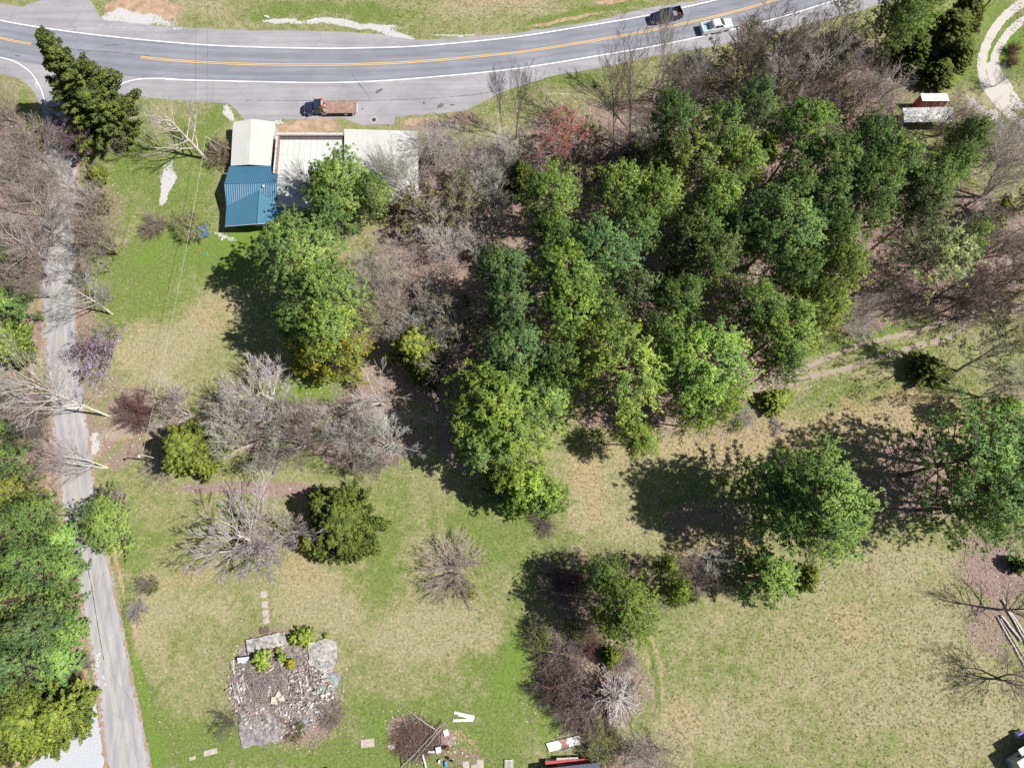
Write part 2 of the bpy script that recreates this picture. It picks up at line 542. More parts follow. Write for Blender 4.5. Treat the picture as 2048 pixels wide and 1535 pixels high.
def make_pine(key, seed, H=20.0, R=4.6, cb=0.42, nl=60, dens=1.0, tuft=0.36, c2=8, m=13, flat=0.85):
    rs = np.random.RandomState(seed)
    tr, trr = grow(rs, np.array([[0, 0, -0.1]]), np.array([[rs.normal(0, .03), rs.normal(0, .03), 1.0]]), np.array([H * 0.97]), np.array([0.24]), 14, 0.018, 0.03, 0.2)
    wood = [tubes(tr, trr, 8)]
    t = cb + (0.99 - cb) * np.sort(rs.uniform(0, 1, nl)) ** 0.85
    x = t * 13; i = np.clip(x.astype(int), 0, 12); f = (x - i)[:, None]
    st = tr[0, i] * (1 - f) + tr[0, i + 1] * f
    az = np.arange(nl) * 2.39996 + rs.uniform(-0.4, 0.4, nl)
    s = (t - cb) / (1 - cb)
    prof = np.sqrt(np.clip(1 - (np.abs(s - 0.22) / 0.86) ** 2.0, 0.05, 1))
    lobes = 1 + 0.13 * np.sin(az * 2 + seed) + 0.12 * np.sin(az * 5 + seed * 2)
    ln = R * prof * lobes * rs.uniform(0.82, 1.08, nl)
    elev = 0.08 + flat * s ** 1.5 + rs.normal(0, .09, nl)
    d = np.stack([np.cos(az) * np.cos(elev), np.sin(az) * np.cos(elev), np.sin(elev)], -1)
    P1, R1 = grow(rs, st, d, ln, 0.03 + 0.010 * ln, 6, 0.08, 0.03, 0.3)
    wood.append(tubes(P1, R1, 4))
    s2, d2, l2, r2 = children(rs, P1, R1, c2, 0.25, 1.0, 0.85, 0.42, ln, 0.55, 0.16, 0.3)
    l2 = np.maximum(l2, 0.5)
    P2, R2 = grow(rs, s2, d2, l2, r2, 4, 0.12, 0.10, 0.5)
    wood.append(tubes(P2, R2, 3))
    C = []; N = []
    for tt in (0.4, 0.72, 1.0):
        xx = tt * 3; ii = min(int(xx), 2); ff = xx - ii
        C.append(P2[:, ii] * (1 - ff) + P2[:, ii + 1] * ff); N.append(nrm(P2[:, ii + 1] - P2[:, ii]))
    C.append(P1[:, -1]); N.append(nrm(P1[:, -1] - P1[:, -2]))
    C.append(tr[0, -1:] + [[0, 0, 0.2]]); N.append(np.array([[0, 0, 1.0]]))
    C = np.concatenate(C); N = np.concatenate(N)
    C = C + rs.normal(0, 0.10, C.shape)
    hole = rs.uniform(0, 1, len(C)) < dens
    C = C[hole]; N = N[hole]
    ph = np.sin(C[:, 0] * 1.1 + seed) + np.sin(C[:, 1] * 1.3 + seed * 3) + np.sin(C[:, 2] * 0.9)
    tone = np.clip(0.45 + 0.10 * ph + rs.normal(0, 0.17, len(C)), 0, 1)
    v, q, tn, pn = blades(rs, C, N, m, tuft, 0.10, 0.55, 0.9, tone)
    trunk = cat_mesh("trunk", wood, [BARK], True)
    crown = np_mesh("crown", v, quads=q, mats=[LEAF], attrs={"tone": tn, "pn": pn})
    PROTO[key] = dict(H=H, R=float(np.percentile(np.hypot(C[:, 0], C[:, 1]), 96)), parts=[("trunk", trunk, 'bark'), ("crown", crown, 'leaf')])

def make_cedar(key, seed, H=10.0, R=2.8, nb=150, card=0.19, cb=0.04, blunt=0.75, per=230):
    rs = np.random.RandomState(seed)
    tr, trr = grow(rs, np.array([[0, 0, -0.1]]), np.array([[0.0, 0.0, 1.0]]), np.array([H * 0.95]), np.array([0.2]), 8, 0.015, 0.03, 0.15)
    wood = [tubes(tr, trr, 7)]
    t = cb + (0.97 - cb) * rs.uniform(0, 1, nb) ** 1.05
    x = t * 7; i = np.clip(x.astype(int), 0, 6); f = (x - i)[:, None]
    st = tr[0, i] * (1 - f) + tr[0, i + 1] * f
    az = np.arange(nb) * 2.39996 + rs.uniform(-0.4, 0.4, nb)
    s = (t - cb) / (1 - cb)
    ln = R * np.clip(1 - s ** 1.3, 0.0, 1) ** blunt * (1 + 0.13 * np.sin(3 * az + seed)) * rs.uniform(0.8, 1.12, nb) + 0.35
    elev = 0.45 + 0.55 * s
    d = np.stack([np.cos(az) * np.cos(elev), np.sin(az) * np.cos(elev), np.sin(elev)], -1)
    P1, R1 = grow(rs, st, d, ln, 0.02 + 0.01 * ln, 5, 0.05, 0.06, 0.3)
    wood.append(tubes(P1, R1, 3))
    C = []; T = []; AX = []
    for b in range(nb):
        m = int(per * (0.5 + ln[b] / R))
        tt = rs.uniform(0.25, 1.0, m) ** 0.75
        xx = tt * 4; ii = np.clip(xx.astype(int), 0, 3); ff = (xx - ii)[:, None]
        c = P1[b, ii] * (1 - ff) + P1[b, ii + 1] * ff
        w_ = 0.50 * (1.15 - tt[:, None]) + 0.14
        off = nrm(rs.normal(0, 1, (m, 3))) * w_ * rs.uniform(0.3, 1, (m, 1))
        C.append(c + off); AX.append(c)
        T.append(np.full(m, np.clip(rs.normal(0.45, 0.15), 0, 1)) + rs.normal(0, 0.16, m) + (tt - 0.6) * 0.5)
    C = np.concatenate(C); T = np.clip(np.concatenate(T), 0, 1)
    C[:, 2] = np.maximum(C[:, 2], 0.05); R = float(np.percentile(np.hypot(C[:, 0], C[:, 1]), 95))
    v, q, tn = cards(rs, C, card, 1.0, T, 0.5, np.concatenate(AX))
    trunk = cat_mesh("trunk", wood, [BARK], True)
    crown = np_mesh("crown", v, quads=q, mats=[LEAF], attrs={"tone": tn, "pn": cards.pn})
    PROTO[key] = dict(H=H, R=R, parts=[("trunk", trunk, 'bark'), ("crown", crown, 'leaf')])

def make_bare(key, seed, H=15.0, R=6.0, fork=0.3, n1=11, c2=6, c3=4, c4=3, ang1=0.75, up=0.05, tr_r=0.24, straight=0.03, stems=1, wob=0.06, twr=0.017, tiph=0.0):
    rs = np.random.RandomState(seed)
    if stems == 1:
        P0, R0 = grow(rs, np.array([[0, 0, -0.15]]), np.array([[rs.normal(0, .05), rs.normal(0, .05), 1.0]]), np.array([H * (0.80 if fork < 0.6 else .95)]), np.array([tr_r]), 12, straight, 0.03, 0.22)
    else:
        a = np.arange(stems) * 2 * math.pi / stems + rs.uniform(-.4, .4, stems)
        e = rs.uniform(0.12, 0.42, stems)
        d = np.stack([np.cos(a) * np.sin(e), np.sin(a) * np.sin(e), np.cos(e)], -1)
        P0, R0 = grow(rs, np.zeros((stems, 3)) + d * [0.12, 0.12, 0] - [0, 0, .15], d, H * rs.uniform(0.6, 0.85, stems), np.full(stems, tr_r / math.sqrt(stems) * 1.2), 12, straight * 1.5, 0.03, 0.22)
    wood = [tubes(P0, R0, 8)]
    L0 = np.full(len(P0), H * 0.5)
    s1, d1, l1, r1 = children(rs, P0, R0, n1, fork, 0.99, ang1, 1.0, L0, 0.5, 0.10, 0.45)
    P1, R1 = grow(rs, s1, d1, l1 * 1.1, r1, 9, wob, up, 0.25)
    wood.append(tubes(P1, R1, 6))
    s2, d2, l2, r2 = children(rs, P1, R1, c2, 0.18, 0.99, 0.52, 0.58, l1, 0.55, 0.06, 0.4)
    P2, R2 = grow(rs, s2, d2, l2, r2, 6, wob, up, 0.35)
    tw = [tubes(P2, R2, 4)]
    s3, d3, l3, r3 = children(rs, P2, R2, c3, 0.2, 1.0, 0.48, 0.62, l2, 0.6, 0.05, 0.35)
    P3, R3 = grow(rs, s3, d3, l3, np.maximum(r3, twr * 1.1), 4, wob, up, 0.5)
    tw.append(tubes(P3, R3, 3))
    s4, d4, l4, r4 = children(rs, P3, R3, c4, 0.2, 1.0, 0.48, 0.66, l3, 0.7, 0.04, 0.3)
    P4, R4 = grow(rs, s4, d4, np.maximum(l4, 0.25), np.full(len(s4), twr), 3, wob, up, 0.6)
    tw.append(tubes(P4, R4, 3))
    allp = np.concatenate([P0.reshape(-1, 3), P1.reshape(-1, 3), P2.reshape(-1, 3), P3.reshape(-1, 3), P4.reshape(-1, 3)])
    # measured size, so that scaling is exact
    Rm = np.percentile(np.hypot(allp[:, 0], allp[:, 1]), 96); Hm = allp[:, 2].max()
    trunk = cat_mesh("trunk", wood, [BARK], True); br = cat_mesh("branches", tw, [BARK])
    PROTO[key] = dict(H=Hm, R=Rm, parts=[("trunk", trunk, 'bark'), ("branches", br, 'bark')], tips=np.concatenate([P4[:, -1], P4[:, 1], P3[:, -1]]))

def make_bush(key, seed, H=3.0, R=2.5, stems=34, c1=7, c2=6, thick=0.03, twr=0.014, droop=0.0):
    rs = np.random.RandomState(seed)
    a = rs.uniform(0, 2 * math.pi, stems); e = np.arccos(rs.uniform(0.25, 1.0, stems))
    d = np.stack([np.cos(a) * np.sin(e), np.sin(a) * np.sin(e), np.cos(e)], -1)
    ln = (R * np.sin(e) + H * np.cos(e)) * rs.uniform(0.75, 1.05, stems)
    P0, R0 = grow(rs, np.zeros((stems, 3)) + d * [0.25, 0.25, 0], d, ln, np.full(stems, thick), 8, 0.06, droop, 0.4)
    wood = [tubes(P0, R0, 5)]
    s1, d1, l1, r1 = children(rs, P0, R0, c1, 0.2, 1.0, 0.45, 0.45, ln, 0.6, 0.05, 0.4)
    P1, R1 = grow(rs, s1, d1, l1, np.maximum(r1, twr), 5, 0.1, 0.02, 0.5)
    tw = [tubes(P1, R1, 3)]
    s2, d2, l2, r2 = children(rs, P1, R1, c2, 0.2, 1.0, 0.5, 0.5, l1, 0.7, 0.03, 0.3)
    P2, R2 = grow(rs, s2, d2, np.maximum(l2, .15), np.full(len(s2), twr), 3, 0.12, 0.0, 0.6)
    tw.append(tubes(P2, R2, 3))
    for P_ in (P0, P1, P2): P_[..., 2] = np.maximum(P_[..., 2], 0.02)
    allp = np.concatenate([P0.reshape(-1, 3), P1.reshape(-1, 3), P2.reshape(-1, 3)])
    Rm = np.percentile(np.hypot(allp[:, 0], allp[:, 1]), 97); Hm = allp[:, 2].max()
    PROTO[key] = dict(H=Hm, R=Rm, parts=[("stems", cat_mesh("stems", wood, [BARK]), 'bark'), ("branches", cat_mesh("branches", tw, [BARK]), 'bark')], tips=np.concatenate([P2[:, -1], P1[:, -1]]))

def dress(key, src, seed, name, size, count, jit=0.08, mat=None):
    """a prototype with small leaves or flowers on its twigs"""
    rs = np.random.RandomState(seed)
    p = PROTO[src]
    tips = p['tips']
    C = tips[rs.randint(0, len(tips), count)] + rs.normal(0, jit, (count, 3))
    C[:, 2] = np.maximum(C[:, 2], 0.05)
    v, q, tn = cards(rs, C, size, 0.4, None, 0.7)
    me = np_mesh(name, v, quads=q, mats=[mat or LEAF], attrs={"tone": tn, "pn": cards.pn})
    q_ = dict(p); q_['parts'] = list(p['parts']) + [(name, me, 'leaf')]
    PROTO[key] = q_

make_pine("pine_a", 3)
make_pine("pine_b", 14, nl=66, R=4.8)
make_pine("pine_c", 25, nl=56, cb=0.38)
make_pine("pine_d", 38, nl=74, R=5.0, cb=0.33)
make_pine("pine_thin", 47, nl=30, cb=0.45, dens=0.8, R=5.0, c2=7, tuft=.42)
for k_, sd_, nl_, cb_ in (("stand_a", 103, 64, .64), ("stand_b", 214, 72, .60), ("stand_c", 325, 58, .67), ("stand_d", 438, 76, .62), ("stand_e", 551, 52, .60)):
    make_pine(k_, sd_, nl=nl_, cb=cb_, R=5.0, tuft=.32, m=12, c2=10, flat=0.6)
make_pine("pine_low", 59, H=9.0, R=3.2, cb=0.12, nl=44, tuft=0.32)
make_cedar("cedar_a", 5)
make_cedar("cedar_b", 17, H=9.0, R=3.4, nb=190, blunt=0.5, per=230)
make_cedar("cedar_tall", 29, H=19.0, R=3.6, nb=190, cb=0.08, blunt=1.0, per=150, card=.24)
make_cedar("cedar_low", 31, H=2.2, R=1.5, nb=34, card=0.2, blunt=0.5, per=90)
make_bare("bare_a", 2)
make_bare("bare_b", 12, H=14, n1=14, ang1=0.9, fork=0.22)
make_bare("bare_c", 21, H=15, stems=3, n1=7, fork=0.2, ang1=0.6)
make_bare("bare_d", 33, H=13, n1=16, ang1=1.0, fork=0.2, up=0.02, tr_r=0.32)
make_bare("bare_e", 44, H=12, stems=5, n1=6, c3=4, c4=3, fork=0.15, ang1=0.5, tr_r=0.2)
make_bare("tall_a", 51, H=18, n1=15, fork=0.35, ang1=0.5, c2=5, c3=4, c4=3, up=0.10, tr_r=0.17)
make_bare("tall_b", 63, H=17, n1=13, fork=0.4, ang1=0.45, c2=5, c3=4, c4=3, up=0.12, tr_r=0.15)
make_bare("sapling_a", 71, H=9, n1=9, c2=4, c3=3, c4=2, fork=0.25, ang1=0.55, tr_r=0.09, up=0.06)
make_bare("sapling_b", 82, H=8, stems=4, n1=5, c2=4, c3=3, c4=2, fork=0.2, ang1=0.5, tr_r=0.10, up=0.05)
make_bare("birch", 95, H=24, n1=24, fork=0.28, ang1=0.85, c2=5, c3=5, c4=3, tr_r=0.26, straight=0.012, up=0.03)
make_bare("radial", 99, H=6, n1=46, c2=5, c3=3, c4=2, fork=0.10, ang1=1.15, tr_r=0.32, up=0.015, wob=0.03, twr=.02)
make_bare("full_a", 102, H=13, n1=17, c2=7, c3=5, c4=4, ang1=0.95, fork=0.16, tr_r=0.30, up=0.03)
make_bare("full_b", 113, H=12, stems=4, n1=8, c2=6, c3=5, c4=4, fork=0.14, ang1=0.6, tr_r=0.22)
make_bush("bush_a", 4, stems=60, c1=9, c2=6)
make_bush("bush_b", 8, H=2.4, R=2.8, stems=54)
make_bush("bush_c", 15, H=2.0, R=1.6, stems=26)
dress("redbud", "bare_e", 6, "blossoms", 0.15, 6500, 0.12, PETAL)
dress("red_maple", "bare_c", 7, "buds", 0.14, 8500, 0.10, PETAL)
dress("leafing_a", "bare_b", 9, "young_leaves", 0.20, 5200, 0.12)
dress("leafing_b", "sapling_b", 10, "young_leaves", 0.18, 4200, 0.10)
dress("bush_red", "bush_a", 11, "buds", 0.11, 5200, 0.05, PETAL)
dress("bush_leaf", "bush_b", 13, "leaves", 0.13, 7000, 0.08)
dress("bush_leaf_small", "bush_c", 14, "leaves", 0.12, 3800, 0.08)

TONES = dict(
    pine=(0.330, 0.490, 0.140), bright=(0.450, 0.625, 0.150), blue=(0.275, 0.445, 0.160), yellow=(0.64, 0.64, 0.085),
    dark=(0.300, 0.475, 0.150), olive=(0.315, 0.400, 0.092), olived=(0.185, 0.235, 0.064), lime=(0.460, 0.610, 0.130), pale=(0.420, 0.500, 0.240),
    violet=(0.54, 0.40, 0.60), red=(0.42, 0.11, 0.11), wine=(0.21, 0.075, 0.08), rust=(0.30, 0.11, 0.07), budgreen=(0.30, 0.30, 0.16),
    gold=(0.55, 0.52, 0.02), budbrown=(0.27, 0.24, 0.11), mauve=(0.22, 0.18, 0.175))
BK = dict(grey=(0.47, 0.445, 0.415), white=(0.57, 0.555, 0.54), brown=(0.33, 0.285, 0.255), dark=(0.17, 0.15, 0.14), purple=(0.27, 0.21, 0.22), pine=(0.15, 0.11, 0.09), tan=(0.44, 0.395, 0.355), wine=(0.21, 0.14, 0.14))

TW = 0.88      # the fine twigs are darker than the limbs
def plant(kind, px, py, rp, H, leaf='pine', bark='pine', name='pine_tree', label=None, cat='tree', group=None, frac=0.68, sy=1.0, base=None, rz=None, ground_at=False):
    """a tree whose crown centre is seen over survey point (px,py); rp = crown radius on the survey grid"""
    p = PROTO[kind]
    hc = 0.0 if ground_at else H * frac
    c = G(px, py, hc)
    rm = rp * m_per_px(px, py, hc)
    e = empty(name)
    if base is not None:
        b = G(*base)
        ax = (c - b).normalized()
        q = Vector((0, 0, 1)).rotation_difference(ax)
        zr = rz if rz is not None else random.uniform(0, 6.28)
        e.rotation_mode = 'QUATERNION'
        from mathutils import Quaternion
        e.rotation_quaternion = q @ Quaternion((0, 0, 1), zr)
        e.location = b
        H = H * max(1.0, (c - b).length / max(hc, 0.1)) if hc > 0 else H
    else:
        e.location = (c.x, c.y, 0.0)
        e.rotation_euler = (random.uniform(-.03, .03), random.uniform(-.03, .03), rz if rz is not None else random.uniform(0, 6.28))
    s = rm / p['R']
    e.scale = (s, s * sy, H / p['H'])
    tag(e, label, cat, group)
    j = lambda c_, a: tuple(max(0.0, x * (1 + random.uniform(-a, a))) for x in c_)
    for nm, me, k in p['parts']:
        o = bpy.data.objects.new(nm, me)
        link(o, e)
        cc = BK[bark] if k == 'bark' else TONES[leaf]
        if nm == 'branches': cc = tuple(x * TW for x in cc)
        g = random.uniform(0.88, 1.14)
        o.color = tuple(x * g for x in j(cc, 0.05)) + (1.0,)
    return e
# ------------------------------------------------------------------ ground
def vnoise(x, y, s, seed):
    r = np.random.RandomState(seed); T = r.uniform(-1, 1, (256, 256))
    x = x / s; y = y / s
    xi = np.floor(x).astype(int); yi = np.floor(y).astype(int); fx = x - xi; fy = y - yi
    fx = fx * fx * (3 - 2 * fx); fy = fy * fy * (3 - 2 * fy)
    g = lambda a, b: T[a % 256, b % 256]
    return (g(xi, yi) * (1 - fx) + g(xi + 1, yi) * fx) * (1 - fy) + (g(xi, yi + 1) * (1 - fx) + g(xi + 1, yi + 1) * fx) * fy

# (channel, cx, cy, rx, ry, angle, strength) on the survey grid
ELL = [
 # mown green lawn
 ('g', 300, 350, 120, 110, 0, .55), ('g', 430, 260, 45, 60, 0, .5), ('g', 270, 225, 60, 30, 0, .5), ('g', 380, 500, 130, 45, -.1, .8), ('g', 300, 570, 110, 80, 0, .55),
 ('g', 480, 520, 60, 60, 0, .6), ('g', 240, 640, 30, 60, 0, .5), ('g', 640, 22, 160, 16, .03, .45), ('g', 1150, 38, 110, 11, -.22, .6), ('g', 1115, 165, 100, 28, -.1, .55),
 ('g', 1970, 110, 55, 80, .3, .6), ('g', 2030, 90, 40, 60, 0, .8), ('g', 300, 1440, 22, 150, -.18, .9), ('g', 265, 1220, 30, 60, 0, .5), ('g', 430, 1500, 160, 50, 0, .5),
 ('g', 700, 1520, 320, 40, 0, .6), ('g', 800, 1440, 80, 45, 0, .6), ('g', 940, 1460, 110, 70, 0, .5), ('g', 1010, 1330, 60, 110, .1, .7), ('g', 990, 1080, 110, 80, 0, .45),
 ('g', 760, 1060, 60, 90, 0, .3), ('g', 1110, 1420, 60, 80, 0, .5), ('g', 610, 790, 70, 35, 0, .6), ('g', 770, 1160, 40, 30, 0, .3), ('g', 1450, 1300, 130, 80, 0, .1), ('g', 640, 905, 60, 30, 0, .4),
 ('g', 1720, 675, 90, 16, -.28, .8), ('g', 1780, 705, 110, 9, -.25, .9), ('g', 1700, 790, 130, 30, -.1, .25), ('g', 1400, 960, 200, 40, -.1, .2), ('g', 250, 1080, 50, 60, 0, .4), ('g', 20, 195, 30, 30, .3, .9), ('g', 1980, 15, 40, 16, 0, .5), ('g', 60, 215, 12, 30, .2, .6),
 # brightest growth
 ('b', 380, 490, 110, 28, -.1, .5), ('b', 480, 470, 60, 22, .1, 1.), ('b', 300, 515, 30, 16, 0, .7), ('b', 250, 305, 16, 50, .2, .6), ('b', 400, 360, 40, 30, 0, .4), ('b', 420, 545, 90, 30, 0, .3), ('b', 780, 1460, 30, 22, 0, .6),
 ('b', 1025, 1330, 22, 70, .1, .7), ('b', 610, 788, 45, 18, 0, .8), ('b', 295, 1400, 9, 130, -.18, .7), ('b', 322, 1510, 14, 30, 0, .7), ('b', 1745, 668, 50, 10, -.28, .9), ('b', 1985, 110, 16, 30, .3, .7), ('b', 2015, 100, 22, 50, 0, .8), ('b', 1930, 150, 22, 16, 0, .7),
 ('b', 1795, 703, 50, 5, -.25, .8), ('b', 1265, 1380, 14, 20, 0, .5), ('b', 1775, 1480, 14, 22, 0, .5), ('b', 600, 1525, 30, 10, 0, .5), ('b', 1000, 1420, 60, 40, 0, .3), ('b', 1170, 30, 60, 5, -.2, .4), ('b', 245, 1195, 10, 20, 0, .5),('b', 1965, 10, 12, 10, 0, .8), ('b', 1975, 45, 14, 9, 0, .7), ('b', 1100, 1460, 30, 60, .2, .35),
 # pale straw
 ('t', 340, 680, 90, 60, 0, .7), ('t', 300, 750, 60, 60, 0, .7), ('t', 310, 1240, 60, 90, 0, .8), ('t', 640, 1190, 110, 60, 0, .6), ('t', 860, 1120, 60, 40, 0, .3), ('t', 900, 1260, 160, 50, 0, .5), ('t', 420, 620, 60, 40, 0, .4),
 ('t', 1750, 1300, 300, 170, 0, .34), ('t', 1850, 1130, 120, 40, 0, .5), ('t', 1400, 1460, 90, 70, 0, .5), ('t', 420, 1230, 60, 30, 0, .4), ('t', 1180, 1000, 60, 60, .3, .6), ('t', 1930, 1430, 120, 90, 0, .4), ('t', 1000, 20, 140, 16, 0, .6), ('t', 380, 15, 90, 20, 0, .5), ('t', 1230, 80, 30, 20, 0, .4), ('t', 1318, 1330, 4, 110, -.12, .8), ('t', 1296, 1320, 3, 100, -.12, .6), ('g', 1307, 1325, 5, 100, -.12, .6), ('g', 268, 1330, 5, 130, -.18, .8), ('l', 292, 1330, 4, 110, -.18, .35), ('t', 1500, 880, 330, 45, -.12, .55), ('t', 1240, 1000, 110, 80, 0, .4), ('t', 1850, 860, 160, 50, -.1, .6), ('o', 1620, 850, 380, 34, -.14, .35), ('t', 1960, 195, 60, 30, 0, .5),
 # broom sedge
 ('o', 1160, 935, 50, 38, .3, .55), ('o', 1190, 1010, 30, 40, .3, .35), ('o', 1500, 870, 140, 20, -.12, .55), ('o', 1330, 890, 120, 16, .0, .45), ('o', 1850, 850, 110, 40, -.1, .55), ('o', 1705, 1245, 48, 38, .5, .42), ('o', 1420, 1090, 80, 26, 0, .5), ('o', 1640, 905, 60, 30, 0, .45),
 ('o', 990, 5, 80, 8, 0, .3), ('o', 640, 985, 60, 12, 0, .3), ('o', 1370, 1440, 40, 60, 0, .35), ('o', 350, 1170, 30, 30, 0, .35), ('o', 600, 1140, 60, 30, 0, .3), ('o', 420, 640, 50, 25, 0, .3),
 # leaf litter
 ('l', 950, 470, 230, 190, 0, 1.), ('l', 1250, 450, 330, 250, 0, 1.), ('l', 1650, 450, 330, 200, 0, 1.), ('l', 1950, 500, 130, 140, 0, 1.), ('l', 900, 320, 70, 70, 0, .8), ('l', 1200, 300, 200, 50, 0, .8), ('l', 1650, 190, 170, 130, 0, .9), ('l', 1100, 700, 200, 150, 0, .9),
 ('l', 1350, 720, 260, 140, 0, .9), ('l', 880, 730, 150, 90, 0, .9), ('l', 740, 790, 120, 70, 0, .8), ('l', 560, 850, 130, 40, .1, .62), ('l', 1240, 830, 160, 35, .05, .9), ('l', 760, 890, 120, 60, 0, .7), ('l', 960, 850, 90, 90, 0, .8), ('l', 500, 980, 170, 17, -.05, .7),
 ('l', 20, 480, 75, 330, 0, 1.), ('l', 60, 900, 55, 260, -.13, 1.), ('l', 60, 1250, 90, 230, -.15, .9), ('l', 168, 560, 20, 230, 0, .6), ('l', 220, 860, 60, 40, 0, .75), ('l', 190, 420, 60, 50, 0, .5), ('l', 190, 780, 40, 60, 0, .5), ('l', 1420, 1030, 120, 60, 0, .55), ('l', 1820, 960, 120, 90, 0, .62),
 ('l', 2010, 1130, 80, 80, 0, .8), ('l', 1890, 830, 60, 30, 0, .35), ('l', 2000, 1250, 70, 60, 0, .6), ('l', 1200, 1180, 130, 90, 0, .6), ('l', 1200, 1380, 130, 120, 0, .6), ('l', 1420, 1140, 150, 40, 0, .6), ('l', 1260, 1500, 90, 60, 0, .7), ('l', 560, 1380, 135, 130, 0, .8), ('l', 835, 1480, 55, 50, 0, .7), ('l', 890, 1520, 70, 25, 0, .5),
 ('l', 1660, 640, 60, 40, 0, .7), ('l', 950, 190, 60, 14, .3, .0), ('l', 1400, 170, 90, 50, 0, .5), ('l', 880, 245, 90, 16, 0, .6), ('l', 270, 820, 80, 40, 0, .6), ('l', 330, 900, 80, 40, 0, .6),
 # bare clay
 ('c', 620, 253, 68, 15, .0, .95), ('c', 830, 240, 30, 10, 0, .6), ('c', 285, 12, 62, 16, .05, .95), ('c', 1225, 5, 32, 6, -.1, .9), ('c', 205, 885, 26, 34, .5, .6), ('c', 270, 868, 50, 7, -.15, .7), ('c', 102, 1010, 6, 330, -.13, .8), ('c', 84, 640, 5, 150, 0, .6),
 ('c', 233, 1130, 5, 90, -.2, .7), ('c', 168, 1350, 6, 130, -.16, .85), ('c', 187, 960, 6, 80, -.1, .7), ('c', 90, 1240, 40, 30, 0, .0), ('c', 1010, 62, 120, 3, -.14, .5), ('c', 1130, 42, 90, 4, -.2, .7), ('c', 280, 1350, 4, 110, -.18, .4), ('c', 895, 1490, 30, 30, 0, .5), ('c', 275, 1270, 5, 40, -.15, .7), ('c', 870, 215, 30, 5, 0, .0),
 ('c', 531, 1210, 6, 40, -.1, .55), ('c', 60, 1520, 60, 10, -.2, .7),
 # pale gravel and stone dust
 ('w', 326, 372, 17, 46, .28, .95), ('w', 68, 285, 14, 22, .3, .85), ('w', 270, 33, 60, 13, .05, .8), ('w', 700, 50, 100, 6, .05, .8), ('w', 780, 66, 60, 6, .28, .8), ('w', 565, 43, 40, 5, .1, .8), ('w', 460, 225, 22, 8, .9, .8), ('w', 195, 885, 16, 22, .4, .8), ('w', 20, 170, 26, 3, .3, .0),
 ('w', 445, 470, 26, 4, .4, .7), ('w', 1985, 225, 60, 12, .6, .55), ('w', 1100, 192, 50, 2, 0, .6), ('w', 540, 1275, 14, 10, 0, .5), ('w', 640, 1380, 50, 30, 0, .5), ('w', 610, 1410, 30, 22, 0, .5), ('w', 560, 240, 12, 7, 0, .6), ('w', 910, 72, 50, 3, 0, .6), ('w', 1920, 142, 12, 9, 0, .5), ('w', 890, 1487, 16, 12, 0, .4), ('w', 480, 1400, 14, 60, 0, .5)]
CH = ['g', 'b', 't', 'o', 'l', 'c', 'w']

def zones(x, y):
    px, py = unG(x, np.clip(y, -60, 400))
    wx = px + 9 * vnoise(x, y, 1.3, 11) + 20 * vnoise(x, y, 3.6, 1) + 38 * vnoise(x, y, 9.0, 2)
    wy = py + 8 * vnoise(x, y, 1.2, 12) + 16 * vnoise(x, y, 3.1, 3) + 26 * vnoise(x, y, 8.0, 4)
    nz = 0.5 * vnoise(x, y, 1.7, 31) + 0.5 * vnoise(x, y, 4.3, 32) + 0.35 * vnoise(x, y, 0.8, 33)
    Z = {k: np.zeros_like(x) for k in CH}
    for k, cx, cy, rx, ry, a, s in ELL:
        if s <= 0: continue
        c, sn = math.cos(a), math.sin(a)
        small = min(rx, ry) < 25
        f = max(0.12, min(1.0, min(rx, ry) / 30.0))
        ux = px + (wx - px) * f; uy = py + (wy - py) * f
        dx = ux - cx; dy = uy - cy
        q = ((dx * c + dy * sn) / rx) ** 2 + ((-dx * sn + dy * c) / ry) ** 2
        if small: val = s * np.clip(1.35 - q * 0.72, 0, 1)
        else:
            q = np.sqrt(q)
            val = s * np.clip((1.32 - q) / 0.75 + 0.55 * nz * np.clip(1.6 - q, 0, 1) * (q > 0.35), 0, 1)
        Z[k] = np.maximum(Z[k], val) if k in 'lcwo' else 1 - (1 - Z[k]) * (1 - val)
    Z['o'] = Z['o'] + 0.18 * (Z['o'] > 0.05)
    out = (np.abs(x) > 105) | (y > 115) | (y < -45)
    Z['g'] = np.where(out, 0.5, Z['g'])
    return Z

def ground():
    def axis(lo, hi, st):
        a = np.arange(lo, hi + 1e-6, st)
        ext = np.array([4, 12, 30, 70, 150, 320, 700, 1500.0])
        return np.concatenate([lo - ext[::-1], a, hi + ext])
    xs = axis(-112, 112, 0.42); ys = axis(-50, 122, 0.42)
    X, Y = np.meshgrid(xs, ys)
    V = np.stack([X.ravel(), Y.ravel(), np.zeros(X.size)], -1)
    nx, ny = len(xs), len(ys)
    a = (np.arange(ny - 1)[:, None] * nx + np.arange(nx - 1)[None, :]).ravel()
    Q = np.stack([a, a + 1, a + nx + 1, a + nx], -1)
    Z = zones(V[:, 0], V[:, 1])
    me = np_mesh("ground", V, quads=Q, mats=[ground_mat()], attrs={"z" + k: Z[k] for k in CH}, smooth=True)
    o = link(bpy.data.objects.new("ground", me)); tag(o, kind='structure')
ground()

# ------------------------------------------------------------------ roads
def smooth_line(pts, step=1.5):
    """Catmull-Rom through survey points, in metres"""
    P = [G(*p) for p in pts]
    P = [P[0] * 2 - P[1]] + P + [P[-1] * 2 - P[-2]]
    out = []
    for i in range(1, len(P) - 2):
        n = max(1, int((P[i + 1] - P[i]).length / step))
        for k in range(n):
            t = k / n
            a, b, c, d = P[i - 1], P[i], P[i + 1], P[i + 2]
            out.append(0.5 * ((2 * b) + (c - a) * t + (2 * a - 5 * b + 4 * c - d) * t * t + (3 * b - a - 3 * c + d) * t ** 3))
    out.append(P[-2])
    return out

